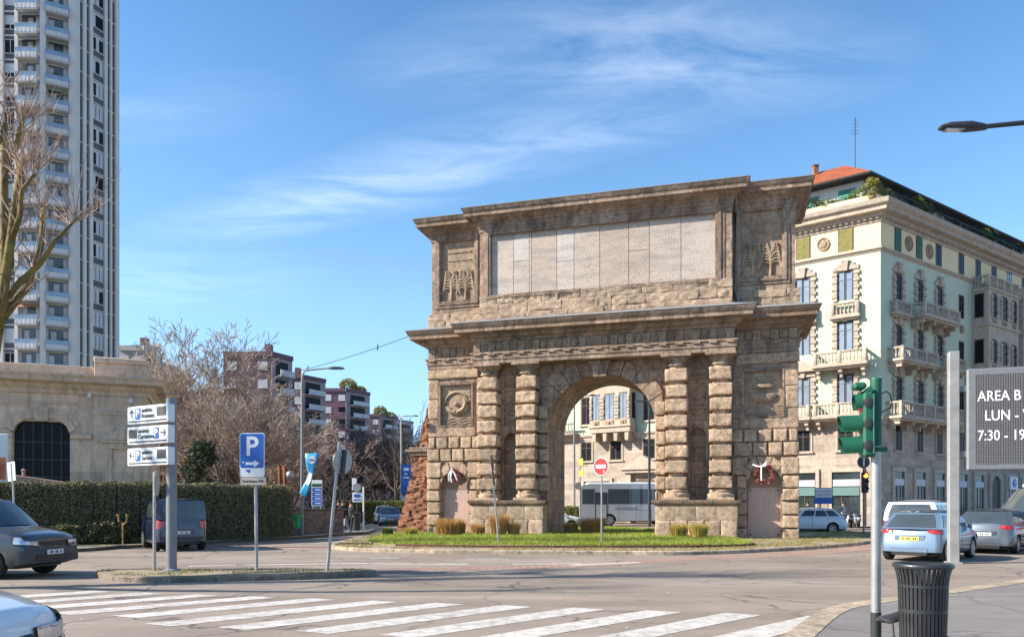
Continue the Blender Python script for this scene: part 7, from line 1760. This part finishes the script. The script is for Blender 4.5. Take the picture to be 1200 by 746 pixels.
# overhead cable from the cornice to the toll house
a=Vector(AP(-.6,-.4,10.3)); b_=Vector((p0.x+.5,p0.y,8.2)); mb=MB()
o_=a; pts=[]
for k in range(25):
    q=k/24; p=a.lerp(b_,q); p.z-=4*q*(1-q)*.55; pts.append(tuple(p-o_))
mb.tube(pts,.018,5); mb.lathe([(.03,-.15),(.03,.15)],6,(pts[9][0],pts[9][1],pts[9][2])); mb.lathe([(.03,-.15),(.03,.15)],6,(pts[3][0],pts[3][1],pts[3][2]))
c=mb.build('overhead_cable',MT['black']); c.location=o_; tag(c,'thin dark cable strung from the gate cornice to the toll house','cable')
# ------------------------------------------------------------------ people
def person(label,loc,hd,H,top,legs,hair,skin='skin',pose=None,bag=None,seed=0,scarf=None):
    t=thing('person',label,'person',loc,hd)
    k=H/1.75; J={}; pose=pose or {}
    arm_l=pose.get('al',[(.02,.24,1.16),(.10,.25,.92)]); arm_r=pose.get('ar',[(.02,-.24,1.16),(.10,-.25,.92)])
    st=pose.get('stride',.10)
    V=[(0,0,.96),(0,0,1.18),(0,0,1.40),(.01,0,1.50),(.03,0,1.60),(.025,0,1.70),
       (0,.10,.93),(.03+st*.3,.11,.50),(-.02+st,.11,.08),(.12+st,.12,.03),
       (0,-.10,.93),(.05-st*.2,-.11,.50),(-.04-st,-.11,.09),(.10-st,-.12,.03),
       (0,.19,1.41),arm_l[0],arm_l[1],(arm_l[1][0]+.06,arm_l[1][1],arm_l[1][2]-.06),
       (0,-.19,1.41),arm_r[0],arm_r[1],(arm_r[1][0]+.06,arm_r[1][1],arm_r[1][2]-.06)]
    Ed=[(0,1),(1,2),(2,3),(3,4),(4,5),(0,6),(6,7),(7,8),(8,9),(0,10),(10,11),(11,12),(12,13),(2,14),(14,15),(15,16),(16,17),(2,18),(18,19),(19,20),(20,21)]
    Rr=[(.15,.19),(.14,.17),(.13,.17),(.055,.055),(.095,.08),(.085,.075),(.10,.10),(.07,.07),(.05,.05),(.045,.045),(.10,.10),(.07,.07),(.05,.05),(.045,.045),(.075,.075),(.058,.058),(.045,.045),(.035,.03),(.075,.075),(.058,.058),(.045,.045),(.035,.03)]
    me=bpy.data.meshes.new('p'); me.from_pydata([(x*k,y*k,z*k) for x,y,z in V],Ed,[]); o=bpy.data.objects.new('p',me); COL.objects.link(o)
    m=o.modifiers.new('s','SKIN'); 
    for i,v in enumerate(me.skin_vertices[0].data): v.radius=(Rr[i][0]*k,Rr[i][1]*k); v.use_root=(i==0)
    m.use_smooth_shade=True; q=o.modifiers.new('u','SUBSURF'); q.levels=2; q.render_levels=2
    dg=bpy.context.evaluated_depsgraph_get(); dg.update(); bme=bpy.data.meshes.new_from_object(o.evaluated_get(dg)); bpy.data.objects.remove(o)
    bme.name='body'
    for mm in (top,legs,MT[skin],MT['ink']): bme.materials.append(mm)
    hem=pose.get('hem',.88)*k
    hands=[Vector(V[17])*k,Vector(V[21])*k]
    for f in bme.polygons:
        c=f.center; f.use_smooth=True
        f.material_index=0
        if c.z>1.485*k: f.material_index=2
        elif min((c-h_).length for h_ in hands)<.085*k: f.material_index=2
        elif c.z<.09*k: f.material_index=3
        elif c.z<hem and abs(c.y)<.22*k: f.material_index=1
    b=bpy.data.objects.new('body',bme); COL.objects.link(b); b.parent=t
    mb=MB(); mb.rings([[(.022*k+(r*1.05)*math.cos(a)*k-(.02*k if z<1.68 else 0),r*.9*math.sin(a)*k,z*k) for a in [6.2832*j/14 for j in range(14)]] for r,z in ((.088,1.63),(.108,1.68),(.104,1.74),(.07,1.79),(.01,1.805))]); mb.build('hair',hair,t,smooth=180)
    mb=MB(); 
    for s in (1,-1): mb.lathe([(.0,-.009),(.011,0),(.0,.009)],6,(.108*k,s*.032*k,1.645*k))
    mb.build('eyes',MT['ink'],t)
    mb=MB(); mb.rings([[(x*k,y*w*k,z*k) for y,w in ((-1,.016),(1,.016),(0,.004))] for x,z in ((.105,1.64),(.135,1.605))]); mb.build('nose',MT[skin],t)
    if bag:
        mb=MB(); c=hands[1]; mb.bbox(c.x-.16,c.x+.16,c.y-.06,c.y+.06,c.z-.48,c.z-.12,.03); mb.tube([(c.x-.1,c.y,c.z-.12),(c.x,c.y,c.z),(c.x+.1,c.y,c.z-.12)],.01,5); o=mb.build('bag',bag,None); o.location=(0,0,0); o.parent=t
    if scarf: mb=MB(); mb.rings([[(.01*k+r*math.cos(a)*k,r*math.sin(a)*k,z*k) for a in [6.2832*j/12 for j in range(12)]] for r,z in ((.09,1.40),(.115,1.45),(.105,1.52),(.075,1.54))]); mb.build('scarf',scarf,t,smooth=180)
    return t
cloth=lambda n,c: plain(n,c,.85,0,.2,5)
hb=cloth('hair_brown',(.05,.03,.02)); hbk=cloth('hair_black',(.012,.011,.010)); navy=cloth('coat_navy',(.02,.022,.035)); blk=cloth('coat_black',(.016,.016,.018)); grey_=cloth('trousers_grey',(.08,.08,.09)); denim=cloth('denim',(.05,.07,.12))
D=44.5
person('person in black jacket and trousers standing behind the leaning sign pole',(PX(396.5,D),D,.126),R_(-30),1.78,blk,blk,hbk)
person('person in black facing the road, left of the walker with a scarf',(PX(402,43.8),43.8,.126),R_(-75),1.75,navy,blk,hb,pose={'al':[(.10,.24,1.18),(.28,.10,1.28)],'hem':.80})
person('person in long dark coat with pinkish scarf carrying a pale bag',(PX(411.5,43.2),43.2,.126),R_(-120),1.70,blk,navy,hb,bag=cloth('pale_bag',(.5,.5,.52)),scarf=cloth('pink_scarf',(.5,.25,.2)),pose={'hem':.55,'stride':.14})
person('person in a dark blue jacket in front of the teal shop window',(PX(946.5,50.5),50.5,.10),R_(-100),1.76,navy,denim,hbk)
person('person in a light top standing at the dark shop opening',(PX(988,53),53,.10),R_(-60),1.72,cloth('pale_top',(.45,.42,.4)),grey_,hb)
# ---- a few scraps on the road
mb=MB(); rg=random.Random(9)
for k in range(240):
    x=rg.uniform(-7,8); y=rg.uniform(9,24); s=rg.uniform(.008,.03); a=rg.uniform(0,3.1)
    c,q=math.cos(a)*s,math.sin(a)*s; mb.add([(x-c,y-q,.010),(x+q*.6,y-c*.6,.012),(x+c,y+q,.016),(x-q*.6,y+c*.6,.013)],[(0,1,2,3)],rg.choice((0,0,0,1)))
tag(mb.build('litter_leaves',[MT['dryleaf'],MT['signwhite']],recalc=False),kind='stuff')
